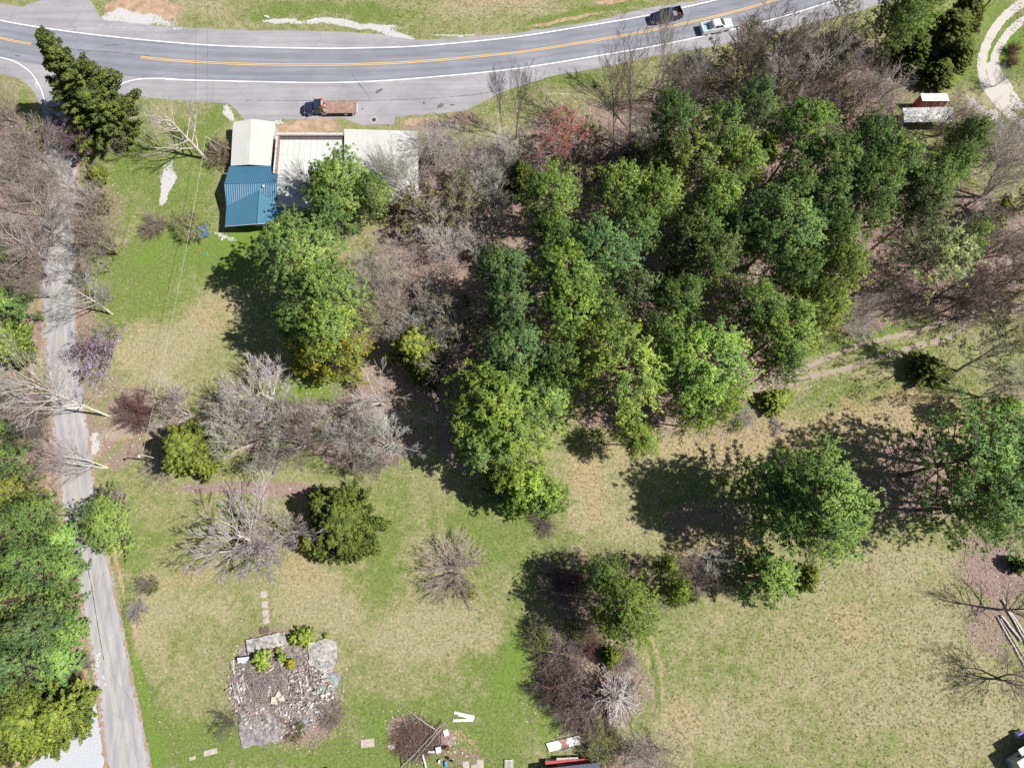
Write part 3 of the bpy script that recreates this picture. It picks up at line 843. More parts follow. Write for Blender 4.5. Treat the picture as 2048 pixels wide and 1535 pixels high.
def ragged(pts, amp, seed):
    r = random.Random(seed)
    return [p + Vector((r.uniform(-amp, amp), r.uniform(-amp, amp), 0)) for p in pts]

def sheet(mb, outline, z, mi=0):
    vs = [Vector((p.x, p.y, z)) for p in outline]
    tr = tessellate_polygon([vs])
    fs = []
    for t in tr:
        a, b, c = (vs[i] for i in t)
        fs.append(t if (b - a).cross(c - a).z > 0 else (t[0], t[2], t[1]))
    mb.add(vs, fs, mi)

def band(mb, line, width, z, off=0.0, mi=0, gaps=0.0, seed=0, wj=0.0):
    n = len(line); r = random.Random(seed)
    L = []; R = []
    for i, p in enumerate(line):
        t = (line[min(i + 1, n - 1)] - line[max(i - 1, 0)]).normalized()
        s = Vector((-t.y, t.x, 0)); w2 = width / 2 * (1 + r.uniform(-wj, wj))
        a = p + s * (off + w2); b = p + s * (off - w2)
        L.append(Vector((a.x, a.y, z))); R.append(Vector((b.x, b.y, z)))
    vs = L + R
    fs = [(i, i + n, i + n + 1, i + 1) for i in range(n - 1) if r.random() >= gaps]
    mb.add(vs, fs, mi)

A_SH = asphalt_mat("old_grey_asphalt", (0.19, 0.188, 0.205), (0.33, 0.318, 0.335), cracks=0.35)
A_LN = asphalt_mat("lane_asphalt", (0.145, 0.153, 0.182), (0.225, 0.233, 0.262), cracks=0.2)
A_SD = asphalt_mat("side_road_asphalt", (0.22, 0.215, 0.225), (0.37, 0.36, 0.365), cracks=0.22)

S_EDGE = [(-700, -60), (-400, 60), (-150, 122), (0, 147), (40, 158), (68, 184), (82, 212), (90, 245), (100, 262), (158, 262), (170, 225), (196, 196), (255, 190), (330, 199), (458, 208), (472, 220), (490, 241), (550, 242), (552, 239), (610, 238), (690, 237), (704, 244), (725, 250), (789, 249), (790, 234), (845, 230), (929, 222), (979, 197), (1024, 177), (1100, 153), (1200, 136), (1300, 114), (1400, 98), (1470, 86), (1560, 62), (1700, 28), (1900, -35), (2300, -170), (2700, -330)]
N_EDGE = [(2650, -470), (2250, -310), (1700, -95), (1500, -28), (1390, 2), (1290, 17), (1190, 43), (1100, 56), (1024, 67), (940, 74), (870, 79), (820, 79), (750, 68), (680, 64), (600, 62), (512, 62), (400, 57), (300, 50), (205, 40), (180, 0), (145, -130), (60, -130), (84, 0), (45, 14), (0, 8), (-150, -30), (-400, -120), (-700, -260)]
def densify(pts, st, amp, seed):
    P = [G(*p) for p in pts]; out = []; r = random.Random(seed)
    for i in range(len(P) - 1):
        n = max(1, int((P[i + 1] - P[i]).length / st))
        for k in range(n):
            q = P[i].lerp(P[i + 1], k / n)
            if k: q = q + Vector((r.uniform(-amp, amp), r.uniform(-amp, amp), 0))
            out.append(q)
    out.append(P[-1]); return out
mb = MB(); sheet(mb, densify(S_EDGE, 1.2, 0.11, 1) + densify(N_EDGE, 1.2, 0.11, 2), 0.024)
o = mb.build("highway", A_SH, recalc=False); tag(o, kind='structure')
NW = [(-700, -130), (-400, -62), (-150, 5), (0, 41), (128, 62), (256, 77), (400, 89.5), (512, 94.5), (640, 97), (740, 96), (850, 91.5), (1024, 75), (1180, 51), (1290, 32), (1434, 0), (1560, -32), (1800, -103), (2200, -250), (2650, -430)]
SWL = [(-700, -60), (-400, 22), (-150, 85), (0, 115), (100, 133), (235, 150), (330, 158.5), (400, 161), (512, 163.5), (640, 165.5), (740, 163), (850, 155.5), (1024, 138.5), (1200, 111), (1357, 83), (1536, 41.5), (1672, 0), (1900, -75), (2300, -215), (2700, -370)]
YL = [(-700, -95), (-400, -20), (-150, 42), (0, 76), (63, 88), (254, 111), (330, 119.5), (400, 124.5), (512, 128.8), (640, 130), (740, 128), (850, 122.5), (1024, 106), (1160, 86), (1307, 60), (1440, 31), (1536, 5), (1700, -43), (1900, -108), (2300, -250), (2680, -405)]
nw = smooth_line(NW); sw = smooth_line(SWL); yl = smooth_line(YL)
def resample(L, n):
    P = np.array([list(p) for p in L]); d = np.r_[0, np.cumsum(np.linalg.norm(np.diff(P, axis=0), axis=1))]
    t = np.linspace(0, d[-1], n); return np.stack([np.interp(t, d, P[:, k]) for k in range(3)], -1)
def lane_grid(name, A, B_, n, m, z, mat):
    A = resample(A, n); B_ = resample(B_, n); t = np.linspace(0, 1, m + 1)
    V = A[:, None, :] * (1 - t)[None, :, None] + B_[:, None, :] * t[None, :, None]; V[..., 2] = z
    a = (np.arange(n - 1)[:, None] * (m + 1) + np.arange(m)[None, :]).ravel()
    Q = np.stack([a, a + m + 1, a + m + 2, a + 1], -1)
    me = np_mesh(name, V.reshape(-1, 3), quads=Q, mats=[mat], attrs={"lat": np.tile(t, n), "lon": np.repeat(np.arange(n) * 1.0, m + 1)})
    o = link(bpy.data.objects.new(name, me)); tag(o, kind='structure'); return o
lane_grid("highway_lanes", nw, sw, 420, 24, 0.028, A_LN)

def paint_mat(name, col, worn):
    m, n, l, p = new_mat(name)
    P = geo_pos(n); t = noise(n, l, P, 5.0, 5.0, 0.7)
    q = n.new("ShaderNodeMapRange"); q.inputs[1].default_value = worn; q.inputs[2].default_value = worn + 0.12
    l.new(t.outputs[0], q.inputs[0])
    l.new(mixc(n, l, q.outputs[0], (0.30, 0.30, 0.32), col), p.inputs["Base Color"])
    p.inputs["Roughness"].default_value = 0.6
    return m
W_PT = paint_mat("white_road_paint", (0.80, 0.80, 0.80), 0.15)
Y_PT = paint_mat("yellow_road_paint", (0.80, 0.50, 0.075), 0.10)
W_OLD = paint_mat("worn_white_paint", (0.66, 0.66, 0.68), 0.47)
Y_OLD = paint_mat("worn_yellow_paint", (0.47, 0.42, 0.30), 0.40)

def cut(line, f):
    return [p for p in line if f(p)]
mb = MB()
band(mb, nw, 0.19, 0.034)
xa = G(235, 150).x
band(mb, cut(sw, lambda p: p.x > G(330, 158).x), 0.19, 0.034)
band(mb, smooth_line([(236, 171), (258, 162.5), (292, 157.5), (330, 157.3), (360, 159.5), (400, 161)], 0.5), 0.17, 0.035)
band(mb, smooth_line([(-700, -60), (-400, 22), (-150, 85), (0, 115), (34, 126), (60, 144), (77, 168), (86, 190), (91.5, 211)], 0.6), 0.17, 0.034)
band(mb, smooth_line([(1672, 0), (1900, -75)], 1), 0.02, 0.034)
o = mb.build("road_edge_line", W_PT, recalc=False); tag(o, kind='structure')
mb = MB()
for off in (-0.15, 0.15):
    band(mb, cut(yl, lambda p: p.x > G(254, 111).x), 0.11, 0.034, off)
    band(mb, cut(yl, lambda p: p.x < G(64, 88).x), 0.11, 0.034, off)
o = mb.build("road_centre_line", Y_PT, recalc=False); tag(o, kind='structure')
mb = MB()
band(mb, smooth_line([(175, 49), (215, 52), (256, 56), (295, 60)], 0.35), 0.12, 0.030, gaps=0.55, seed=4)
band(mb, smooth_line([(347, 59), (352, 57)], 0.3), 0.5, 0.030); band(mb, smooth_line([(354, 57), (364, 57)], 0.3), 0.25, 0.030, gaps=.3)
band(mb, smooth_line([(70, 168), (76, 174)], 0.3), 0.35, 0.030)
band(mb, smooth_line([(73, 163), (75, 176)], 0.3), 0.2, 0.031, gaps=.3)
band(mb, smooth_line([(192, 1322), (200, 1322)], 0.3), 2.2, 0.030, gaps=.2, wj=.3, seed=5); band(mb, smooth_line([(205, 1350), (211, 1370)], 0.3), .35, 0.030, gaps=.4)
band(mb, smooth_line([(183, 1325), (186, 1338)], 0.3), .3, 0.030, gaps=.4)
o = mb.build("worn_road_marking", W_OLD, recalc=False); tag(o, kind='structure')

LE = [(98, 212), (92, 250), (87, 300), (85.5, 400), (81, 500), (81, 600), (88, 700), (97, 800), (104, 860), (112, 930), (120, 1000), (134, 1080), (151, 1166), (158, 1203), (183, 1323), (197, 1423), (209, 1535), (228, 1700), (250, 1950)]
RE = [(168, 212), (160, 260), (157, 340), (154, 400), (153, 500), (153, 600), (159, 700), (169, 800), (182, 895), (190, 965), (200, 1030), (213, 1088), (234, 1190), (260, 1323), (290, 1466), (304, 1535), (335, 1700), (375, 1950)]
lane_grid("side_road", ragged(smooth_line(LE, 0.5), 0.11, 1), ragged(smooth_line(RE, 0.5), 0.11, 2), 330, 16, 0.014, A_SD)
LEAFV = simple("leaf_litter_drift", (.30, .21, .165), .95, var=.45, scale=4.0, bmp=.6)
mb = MB()
for (ln_, sd_, o_, w_) in ((LE, 5, .22, .62), (RE, 6, -.16, .4)):
    L_ = ragged(smooth_line(ln_, 0.35), .10, sd_)
    band(mb, L_, w_, 0.018, o_, gaps=.25, seed=sd_, wj=.9)
o = mb.build("road_verge_drift", LEAFV, recalc=False); tag(o, kind='structure')
mb = MB()
cl = smooth_line([(116, 260), (119, 500), (119, 600), (124, 700), (134, 820), (143, 900), (152, 980), (170, 1088), (188, 1190), (213, 1323), (233, 1420), (254, 1535), (290, 1750)], 0.6)
band(mb, cl, 0.10, 0.020, 0.12, gaps=0.25, seed=8); band(mb, cl, 0.10, 0.020, -0.12, gaps=0.35, seed=9)
o = mb.build("side_road_centre_line", Y_OLD, recalc=False); tag(o, kind='structure')
tar = simple("tar", (0.07, 0.07, 0.08), 0.7, var=.2)
mb = MB(); cl2 = smooth_line([(176, 1120), (186, 1165), (196, 1225), (205, 1280), (212, 1318)], 0.5)
band(mb, cl2, 0.10, 0.022, -0.30, seed=3, wj=.5)
band(mb, smooth_line([(0, 202.0), (130, 201)], 1), 0.02, 0.022)
for ln in ([(490, 201), (600, 201.5), (750, 201), (860, 197), (960, 188), (1010, 178)], [(700, 141), (712, 160), (728, 180), (742, 200)], [(75, 91), (160, 100), (250, 107), (300, 112)], [(130, 95), (175, 104), (205, 93), (250, 88)], [(195, 230), (250, 188)]):
    band(mb, smooth_line(ln, 0.5), 0.07, 0.0325, seed=len(ln), wj=.8)
o = mb.build("tar_crack_seal", tar, recalc=False); tag(o, kind='structure')
# oil and damp stains lying on the shoulder
st = simple("damp_stain", (0.115, 0.112, 0.12), 0.6, var=.3, scale=2)
mb = MB()
for (cx, cy, rx, ry, a, s) in ((758, 182, 9, 3.2, -.5, 1), (848, 206, 2.5, 2.5, 0, 2), (881, 212, 8, 4, -.5, 3), (905, 210, 6, 2, 0, 4), (345, 40, 2, 2, 0, 5), (725, 218, 2, 2, 0, 6), (35, 112, 7, 1.5, .1, 7), (150, 110, 2, 2, 0, 8)):
    r = random.Random(s); pts = []
    for k in range(16):
        t = k * math.pi / 8; q = r.uniform(.75, 1.15)
        x = math.cos(t) * rx * q; y = math.sin(t) * ry * q
        pts.append(G(cx + x * math.cos(a) - y * math.sin(a), cy + x * math.sin(a) + y * math.cos(a)))
    pts.reverse(); sheet(mb, pts, 0.0335)
o = mb.build("pavement_stain", st, recalc=False); tag(o, kind='structure')

# gravel pad bottom left, gravel drive top right, worn lane through the field
GRAV = simple("pale_gravel", (0.42, 0.435, 0.47), 0.9, var=.22, scale=7.0, bmp=.6)
DUST = simple("dusty_track", (0.30, 0.25, 0.195), 0.95, var=.22, scale=5.0, bmp=.5)
DRV = simple("limestone_gravel", (0.46, 0.43, 0.40), 0.95, var=.16, scale=6.0, bmp=.6)
mb = MB(); sheet(mb, list(reversed(densify([(192, 1405), (203, 1470), (212, 1535), (235, 1720), (-60, 1720), (20, 1560), (70, 1522), (115, 1490), (150, 1470), (172, 1430), (192, 1405)][:-1], .5, .2, 3))), 0.008)
o = mb.build("gravel_pad", GRAV, recalc=False); tag(o, kind='structure')
mb = MB()
TR1 = [(2200, -70), (2100, -22), (2048, 4), (2010, 33), (1987, 62), (1972, 92), (1964, 122), (1964, 145), (1972, 172), (1990, 198), (2010, 220), (2060, 260)]
TR2 = [(2230, -45), (2120, 0), (2062, 32), (2034, 50), (2014, 70), (1999, 92), (1990, 112), (1988, 132)]
band(mb, ragged(smooth_line(TR1, 0.4), .05, 1), 1.55, 0.010, seed=1, wj=.13); band(mb, ragged(smooth_line(TR2, 0.4), .05, 2), 1.35, 0.010, seed=2, wj=.13)
sheet(mb, list(reversed(densify([(1970, 128), (1996, 118), (2002, 140), (2020, 165), (2048, 215), (2010, 222), (1985, 195)], .5, .2, 5))), 0.006)
o = mb.build("gravel_driveway", DRV, recalc=False); tag(o, kind='structure')
mb = MB()
T1 = [(1230, 858), (1350, 848), (1470, 800), (1572, 752), (1640, 722), (1700, 697), (1765, 678), (1840, 660), (1890, 640), (1935, 622), (2048, 612), (2200, 600)]
T2 = [(1570, 775), (1620, 752), (1690, 737), (1760, 714), (1830, 693), (1890, 676), (1930, 650), (1950, 630)]
band(mb, ragged(smooth_line(T1, 0.3), .10, 3), .85, 0.008, seed=3, wj=.5, gaps=.06); band(mb, ragged(smooth_line(T2, 0.3), .10, 4), .9, 0.007, seed=4, wj=.5, gaps=.06)
band(mb, ragged(smooth_line([(196, 872), (260, 862), (330, 845), (420, 838), (560, 826), (700, 822), (860, 838), (1000, 850)], 0.4), .2, 6), 1.6, 0.006, seed=9, wj=.5)
o = mb.build("dirt_track", DUST, recalc=False); tag(o, kind='structure')

# ------------------------------------------------------------------ loose ground cover
def scatter():
    rs = np.random.RandomState(5)
    def ok(x, y):
        px, py = unG(x, y)
        def between(line_l, line_r):
            ya = np.array([p[1] for p in line_l]); xa_ = np.array([p[0] for p in line_l]); yb = np.array([p[1] for p in line_r]); xb = np.array([p[0] for p in line_r])
            return (px > np.interp(py, ya, xa_) - 1) & (px < np.interp(py, yb, xb) + 1) & (py > 200)
        side = between(LE, RE)
        sx = np.array([p[0] for p in S_EDGE[3:] if True]); sy_ = np.array([p[1] for p in S_EDGE[3:]])
        order = np.argsort(sx); hi = np.interp(px, sx[order], sy_[order])
        nx_ = np.array([p[0] for p in N_EDGE]); ny_ = np.array([p[1] for p in N_EDGE]); o2 = np.argsort(nx_); lo = np.interp(px, nx_[o2], ny_[o2])
        hw = (py < hi + 3) & (py > lo - 3)
        bld = (px > 445) & (px < 840) & (py > 236) & (py < 470)
        pad = (py > 1400) & (px < 215) & (py > 1400 + (205 - px) * 0.75)
        drv = (px > 1960) & (py < 230) & (px < 2020 + 0 * py)
        tr = (np.abs(py - np.interp(px, [p[0] for p in T1], [p[1] for p in T1])) < 6) & (px > 1230)
        tr2 = (np.abs(py - np.interp(px, [p[0] for p in T2], [p[1] for p in T2])) < 6) & (px > 1570) & (px < 1950)
        return ~(side | hw | bld | pad | drv | tr | tr2)
    N = 230000
    x = rs.uniform(-100, 100, N); y = rs.uniform(-36, 106, N)
    px, py = unG(x, y)
    k = (px > -60) & (px < 2110) & (py > -40) & (py < 1580) & ok(x, y)
    x = x[k]; y = y[k]
    Z = zones(x, y)
    # grass clumps
    n = len(x)
    lit = np.clip(Z['l'] * 1.1 + Z['c'] + Z['w'], 0, 1)
    pg = (1 - lit) * (0.80 + 0.2 * vnoise(x, y, 1.5, 9))
    g = rs.uniform(0, 1, n) < pg * 0.85
    C = np.stack([x[g], y[g], np.full(g.sum(), 0.0)], -1)
    gz = {q: Z[q][g] for q in CH}
    patch = vnoise(C[:, 0], C[:, 1], 0.8, 21) * 0.20 + vnoise(C[:, 0], C[:, 1], 6.0, 22) * 0.18 + vnoise(C[:, 0], C[:, 1], 17.0, 23) * 0.18
    greenness = 0.42 + 0.45 * gz['g'] + 0.25 * gz['b'] - 0.35 * gz['t'] - 0.5 * gz['o'] + patch
    isg = rs.uniform(0, 1, len(C)) < greenness
    rough_ = np.clip((C[:, 0] - 10) / 40, 0, 1)
    hts = (0.05 + 0.06 * rs.uniform(0, 1, len(C)) - 0.03 * gz['g']) * (1 + .15 * rough_)
    def tufts(sel, name, stops, seed, h):
        r = np.random.RandomState(seed); c = C[sel]; m = 5; B = len(c)
        d = nrm(r.normal(0, 1, (B, m, 3)) * [0.9, 0.9, 0.25] + [0, 0, 0.75])
        ln = (h[sel][:, None, None]) * r.uniform(0.6, 1.5, (B, m, 1)) * 1.7
        s_ = nrm(np.cross(d, r.normal(0, 1, d.shape))) * 0.03
        c2 = c[:, None, :] + r.normal(0, 0.07, (B, m, 3)) * [1, 1, 0]
        v = np.stack([c2 - s_, c2 + s_, c2 + d * ln + s_ * .4, c2 + d * ln - s_ * .4], 2).reshape(-1, 3)
        q = np.arange(B * m * 4).reshape(-1, 4)
        t = np.repeat(np.clip(r.normal(.5, .24, B), 0, 1), m * 4)
        mm, nn, ll, pp = new_mat(name + "_blades")
        at = nn.new("ShaderNodeAttribute"); at.attribute_name = "tone"
        rp = ramp(nn, stops); ll.new(at.outputs["Fac"], rp.inputs[0]); ll.new(rp.outputs[0], pp.inputs["Base Color"])
        pp.inputs["Roughness"].default_value = 0.8; pp.inputs["Specular IOR Level"].default_value = 0.15
        gn = nn.new("ShaderNodeNewGeometry"); sc_ = nn.new("ShaderNodeVectorMath"); sc_.operation = 'SCALE'; sc_.inputs["Scale"].default_value = 0.45; ll.new(gn.outputs["Normal"], sc_.inputs[0])
        ad = nn.new("ShaderNodeVectorMath"); ad.operation = 'ADD'; ad.inputs[1].default_value = (0, 0, 1); ll.new(sc_.outputs[0], ad.inputs[0])
        nv = nn.new("ShaderNodeVectorMath"); nv.operation = 'NORMALIZE'; ll.new(ad.outputs[0], nv.inputs[0]); ll.new(nv.outputs[0], pp.inputs["Normal"])
        me = np_mesh(name, v, quads=q, mats=[mm], attrs={"tone": t})
        tag(link(bpy.data.objects.new(name, me)), kind='stuff')
    sed = gz['o'] > 0.3
    tufts(isg, "green_grass", [(0, (0.115, 0.155, 0.042)), (0.5, (0.18, 0.225, 0.065)), (1.0, (0.30, 0.33, 0.13))], 1, hts)
    tufts(~isg & ~sed, "dry_grass", [(0, (0.22, 0.19, 0.11)), (0.5, (0.38, 0.335, 0.215)), (1.0, (0.60, 0.53, 0.40))], 2, hts)
    tufts(~isg & sed, "broom_sedge", [(0, (0.24, 0.16, 0.09)), (0.5, (0.40, 0.29, 0.175)), (1.0, (0.58, 0.47, 0.32))], 3, hts * 1.3)
    # fallen leaves
    L = (rs.uniform(0, 1, n) < np.clip(Z['l'] * 1.25 - Z['c'] * .5, 0, 1) * 0.95)
    C2 = np.stack([x[L], y[L], np.zeros(L.sum())], -1)
    C2 = np.concatenate([C2 + rs.normal(0, .35, C2.shape) * [1, 1, 0] for _ in range(2)])
    C2[:, 2] = rs.uniform(0.02, 0.07, len(C2))
    v, q, tn = cards(rs, C2, 0.20, 2.2, None, 0.7)
    v[:, 2] = np.maximum(v[:, 2], 0.004)
    mm, nn, ll, pp = new_mat("dead_leaves")
    at = nn.new("ShaderNodeAttribute"); at.attribute_name = "tone"
    rp = ramp(nn, [(0, (0.13, 0.085, 0.065)), (0.45, (0.29, 0.20, 0.165)), (0.8, (0.44, 0.335, 0.295)), (1.0, (0.70, 0.62, 0.58))])
    ll.new(at.outputs["Fac"], rp.inputs[0]); ll.new(rp.outputs[0], pp.inputs["Base Color"]); pp.inputs["Roughness"].default_value = 0.75
    tag(link(bpy.data.objects.new("fallen_leaves", np_mesh("fallen_leaves", v, quads=q, mats=[mm], attrs={"tone": tn}))), kind='stuff')
    # fallen twigs under the trees
    K = np.where(L)[0]; K = K[rs.randint(0, len(K), 5200)]
    B = len(K); s0 = np.stack([x[K], y[K], np.full(B, 0.06)], -1); an = rs.uniform(0, 6.28, B)
    d = np.stack([np.cos(an), np.sin(an), rs.uniform(-.02, .06, B)], -1)
    P_, R_ = grow(rs, s0, d, rs.uniform(0.5, 3.2, B), rs.uniform(0.012, 0.04, B), 5, 0.10, 0, 0.4)
    P_[..., 2] = np.clip(P_[..., 2], 0.03, 0.4)
    v, q = tubes(P_, R_, 3)
    o = link(bpy.data.objects.new("fallen_twigs", np_mesh("fallen_twigs", v, quads=q, mats=[BARK]))); o.color = BK['tan'] + (1,)
    tag(o, kind='stuff')
scatter()
# ------------------------------------------------------------------ buildings
WHITE_ROOF = ribbed("cream_roof_membrane", (0.50, 0.50, 0.475), 0, 0.9, 0.55, var=.04, strength=0.12)
WHITE_ROOF2 = ribbed("white_roof_sheet", (0.50, 0.51, 0.49), 1, 0.45, 0.5, var=.05, strength=0.35)
BLUE_NS = ribbed("blue_metal_roof", (0.050, 0.150, 0.240), 0, 0.36, 0.38, var=.03, strength=1.0)
BLUE_EW = ribbed("blue_metal_roof_wing", (0.062, 0.170, 0.255), 1, 0.30, 0.38, var=.03, strength=1.0)
BLUE_TRIM = simple("blue_trim", (0.055, 0.17, 0.28), 0.4, var=.04)
BLOCK = simple("painted_block_wall", (0.42, 0.40, 0.385), 0.9, var=.15, scale=1.5, bmp=.3)
GREYWALL = simple("grey_siding", (0.34, 0.35, 0.355), 0.8, var=.1)
BROWN = simple("brown_parapet_brick", (0.24, 0.175, 0.16), 0.9, var=.3, scale=4, bmp=.4)
COPING = simple("pale_coping", (0.56, 0.52, 0.50), 0.8, var=.2, scale=2)
WHITEP = simple("white_paint", (0.66, 0.66, 0.66), 0.5, var=.05)
DARKWIN = simple("dark_glass", (0.02, 0.022, 0.025), 0.1, var=.1)
STEEL = simple("galvanised_steel", (0.42, 0.43, 0.45), 0.4, 0.6, var=.1)
BLACKP = simple("black_plastic", (0.02, 0.02, 0.022), 0.5, var=.2)
RUBBER = simple("tyre_rubber", (0.025, 0.025, 0.027), 0.85, var=.2)
WOODG = simple("weathered_wood", (0.36, 0.32, 0.29), 0.9, var=.25, scale=2, bmp=.4)
WOODD = simple("dark_wood", (0.12, 0.085, 0.065), 0.9, var=.3, scale=2, bmp=.4)
CREO = simple("creosote_pole", (0.035, 0.03, 0.028), 0.9, var=.3)

def panel_grid(col):
    m, n, l, p = new_mat("aged_panel_roof")
    P = geo_pos(n)
    sp = n.new("ShaderNodeSeparateXYZ"); l.new(P, sp.inputs[0])
    def seam(ax, pitch, w, off=0.0):
        f = mth(n, l, 'FRACT', mth(n, l, 'MULTIPLY', mth(n, l, 'ADD', sp.outputs[ax], off), 1.0 / pitch))
        return mth(n, l, 'LESS_THAN', f, w / pitch)
    s = mth(n, l, 'MAXIMUM', mth(n, l, 'MULTIPLY', seam(0, 0.97, 0.05), 1.0), mth(n, l, 'MULTIPLY', seam(1, 2.9, 0.05), 0.55))
    t = noise(n, l, P, 0.8, 6.0, 0.65)
    r = ramp(n, [(0.3, (0.46, 0.48, 0.46)), (0.7, (0.57, 0.58, 0.55))]); l.new(t.outputs[0], r.inputs[0])
    t3 = noise(n, l, P, 5.0, 4.0, 0.7); q = mth(n, l, 'MULTIPLY', s, mth(n, l, 'ADD', t3.outputs[0], 0.1))
    col = mixc(n, l, q, r.outputs[0], (0.22, 0.24, 0.23))
    l.new(col, p.inputs["Base Color"]); p.inputs["Roughness"].default_value = 0.7
    bump(n, l, p, s, 0.5, 0.03)
    return m
PANEL = panel_grid(None)

def walls(mb, pts, z0, z1, inset=0.0, mi=0):
    """a ring wall block from ground-plan points"""
    c = sum((Vector((p.x, p.y, 0)) for p in pts), Vector()) / len(pts)
    q = []
    for p in pts:
        d = Vector((p.x, p.y, 0)) - c
        q.append(c + d * (1 - inset / max(d.length, .1)))
    if sum(q[i].cross(q[(i + 1) % len(q)]).z for i in range(len(q))) < 0: q.reverse()
    mb.prism([Vector((p.x, p.y, z1)) for p in q], z1 - z0, mi)

def window(parent, mwall, c, wd, ht, ax, depth=0.04):
    """window part with a pane; ax = unit vector along the wall, outward = ax x up"""
    ax = Vector(ax).normalized(); out = ax.cross(Vector((0, 0, 1)))
    M = Matrix((( ax.x, out.x, 0, c[0]), (ax.y, out.y, 0, c[1]), (0, 0, 1, c[2]), (0, 0, 0, 1)))
    f = MB(); t = 0.06
    for (x, z, dx, dz) in ((0, ht / 2, wd + t, t), (0, -ht / 2, wd + t, t), (-wd / 2, 0, t, ht - t), (wd / 2, 0, t, ht - t), (0, 0, t * .6, ht - t)):
        f.box((x, depth / 2, z), (dx, depth, dz), M=M)
    fo = f.build('window', WHITEP, parent)
    g = MB(); g.box((0, depth * .25, 0), (wd - t, depth * .3, ht - t), M=M); g.build('pane', DARKWIN, fo)

# white gable-roofed wing
b = empty("white_gabled_building")
tag(b, "flat-looking cream white gable roofed building on the left, north of the blue roof", "building")
NWc, NA, NEc = G(466, 244, 2.65), G(503, 237.8, 3.12), G(551, 243.5, 2.65)
SWc, SA, SEc = G(461.5, 331.5, 2.65), G(498, 329, 3.12), G(542, 332, 2.65)
m = MB(); m.prism([NWc, SWc, SA, NA], 0.10); m.prism([NA, SA, SEc, NEc], 0.10); m.build('roof', WHITE_ROOF, b)
m = MB(); walls(m, [NWc, SWc, SEc, NEc], 0.0, 2.52, 0.35)
m.add([(NWc.x + .3, NWc.y - .25, 2.5), (NEc.x - .3, NEc.y - .25, 2.5), (NA.x, NA.y - .25, 3.0), (NWc.x + .3, NWc.y - .4, 2.5), (NEc.x - .3, NEc.y - .4, 2.5), (NA.x, NA.y - .4, 3.0)], [(0, 1, 2), (5, 4, 3), (0, 2, 5, 3), (2, 1, 4, 5)])
m.add([(SWc.x + .3, SWc.y + .25, 2.5), (SEc.x - .3, SEc.y + .25, 2.5), (SA.x, SA.y + .25, 3.0), (SWc.x + .3, SWc.y + .4, 2.5), (SEc.x - .3, SEc.y + .4, 2.5), (SA.x, SA.y + .4, 3.0)], [(0, 2, 1), (3, 4, 5), (0, 3, 5, 2), (2, 5, 4, 1)])
m.build('wall', BLOCK, b)
# north shop front
mid = (NWc + NEc) / 2
f = MB(); f.box((mid.x - 1.2, NWc.y - .32, 1.05), (1.0, .08, 2.1)); d_ = f.build('door', GREYWALL, b)
f = MB(); f.box((mid.x - .85, NWc.y - .25, 1.0), (.05, .06, .14)); f.build('handle', STEEL, d_)
window(b, None, (mid.x + 1.6, NWc.y - .31, 1.4), 1.6, 1.1, (-1, 0, 0))

# middle building with the parapet
b = empty("parapet_building")
tag(b, "flat roofed building with seamed pale panels behind a brown parapet, between the two white roofs", "building")
hz = 3.05; hp = 3.65
p_nw, p_ne = G(551, 268.5, hp), G(687, 264.5, hp)
p_sw = G(548.5, 347, hp); s_sw = G(549, 413, hz); s_se = G(690, 412, hz)
xw, xe = (p_nw.x + p_sw.x) / 2, p_ne.x - .05
yn, ys = (p_nw.y + p_ne.y) / 2, s_sw.y
m = MB(); m.prism([(xw + .5, yn - .85, hz), (xw + .5, ys, hz - .15), (xe, ys, hz - .15), (xe, yn - .85, hz)], 0.12); m.build('roof', PANEL, b)
m = MB()
m.box(((xw + xe) / 2, yn - .22, 2.85), (xe - xw, .42, 1.5)); m.box((xw + .24, (yn - .43 + p_sw.y) / 2, 2.85), (.42, yn - .45 - p_sw.y, 1.5))
m.build('parapet', BROWN, b)
m = MB()
r = random.Random(3); x = xw + .02
while x < xe - .2:
    L_ = min(r.uniform(1.2, 2.6), xe - x); m.box((x + L_ / 2 - .03, yn - .1 + r.uniform(-.02, .02), 3.63), (L_ - .06, .36, .07), r.uniform(-.01, .01)); x += L_
y = yn - .5
while y > p_sw.y + .3:
    L_ = min(r.uniform(.9, 1.9), y - p_sw.y); m.box((xw + .10, y - L_ / 2, 3.63), (.26, L_ - .06, .07), r.uniform(-.02, .02)); y -= L_
m.build('coping', COPING, b)
m = MB(); m.box(((xw + xe) / 2, (yn - .45 + ys + .2) / 2, 1.45), (xe - xw - .1, yn - ys - .65, 2.9)); m.build('wall', BLOCK, b)
m = MB(); m.box(((xw + xe) / 2 + 1, ys + .02, 2.82), (xe - xw - 3.0, .12, .14)); m.build('gutter', GREYWALL, b)
m = MB(); m.box(((xw + xe) / 2 + .2, yn - .62, 3.11), (xe - xw - .6, .34, .10)); m.build('flashing', simple('flashing_tar', (.10, .09, .10), .8, var=.3), b)

# right-hand white building
b = empty("white_roofed_building")
tag(b, "largest plain white roofed building, right of the parapet roof with bare branches over it", "building")
h2 = 3.75
c1, c2, c3, c4 = G(688.5, 258, h2), G(835.5, 262, h2), G(836, 400, h2 - .45), G(688.5, 398, h2 - .45)
m = MB(); m.prism([c1, c4, c3, c2], 0.14); m.build('roof', WHITE_ROOF, b)
m = MB(); walls(m, [c1, c4, c3, c2], 0.0, 3.12, 0.35); m.build('wall', BLOCK, b)
m = MB(); m.box(((c4.x + c3.x) / 2, c3.y + .05, 3.12), (c3.x - c4.x, .12, .12)); m.build('gutter', WHITEP, b)
f = MB(); f.box(((c1.x + c2.x) / 2, c1.y - .20, 1.4), (3.0, .10, 2.6)); f.build('door', GREYWALL, b)
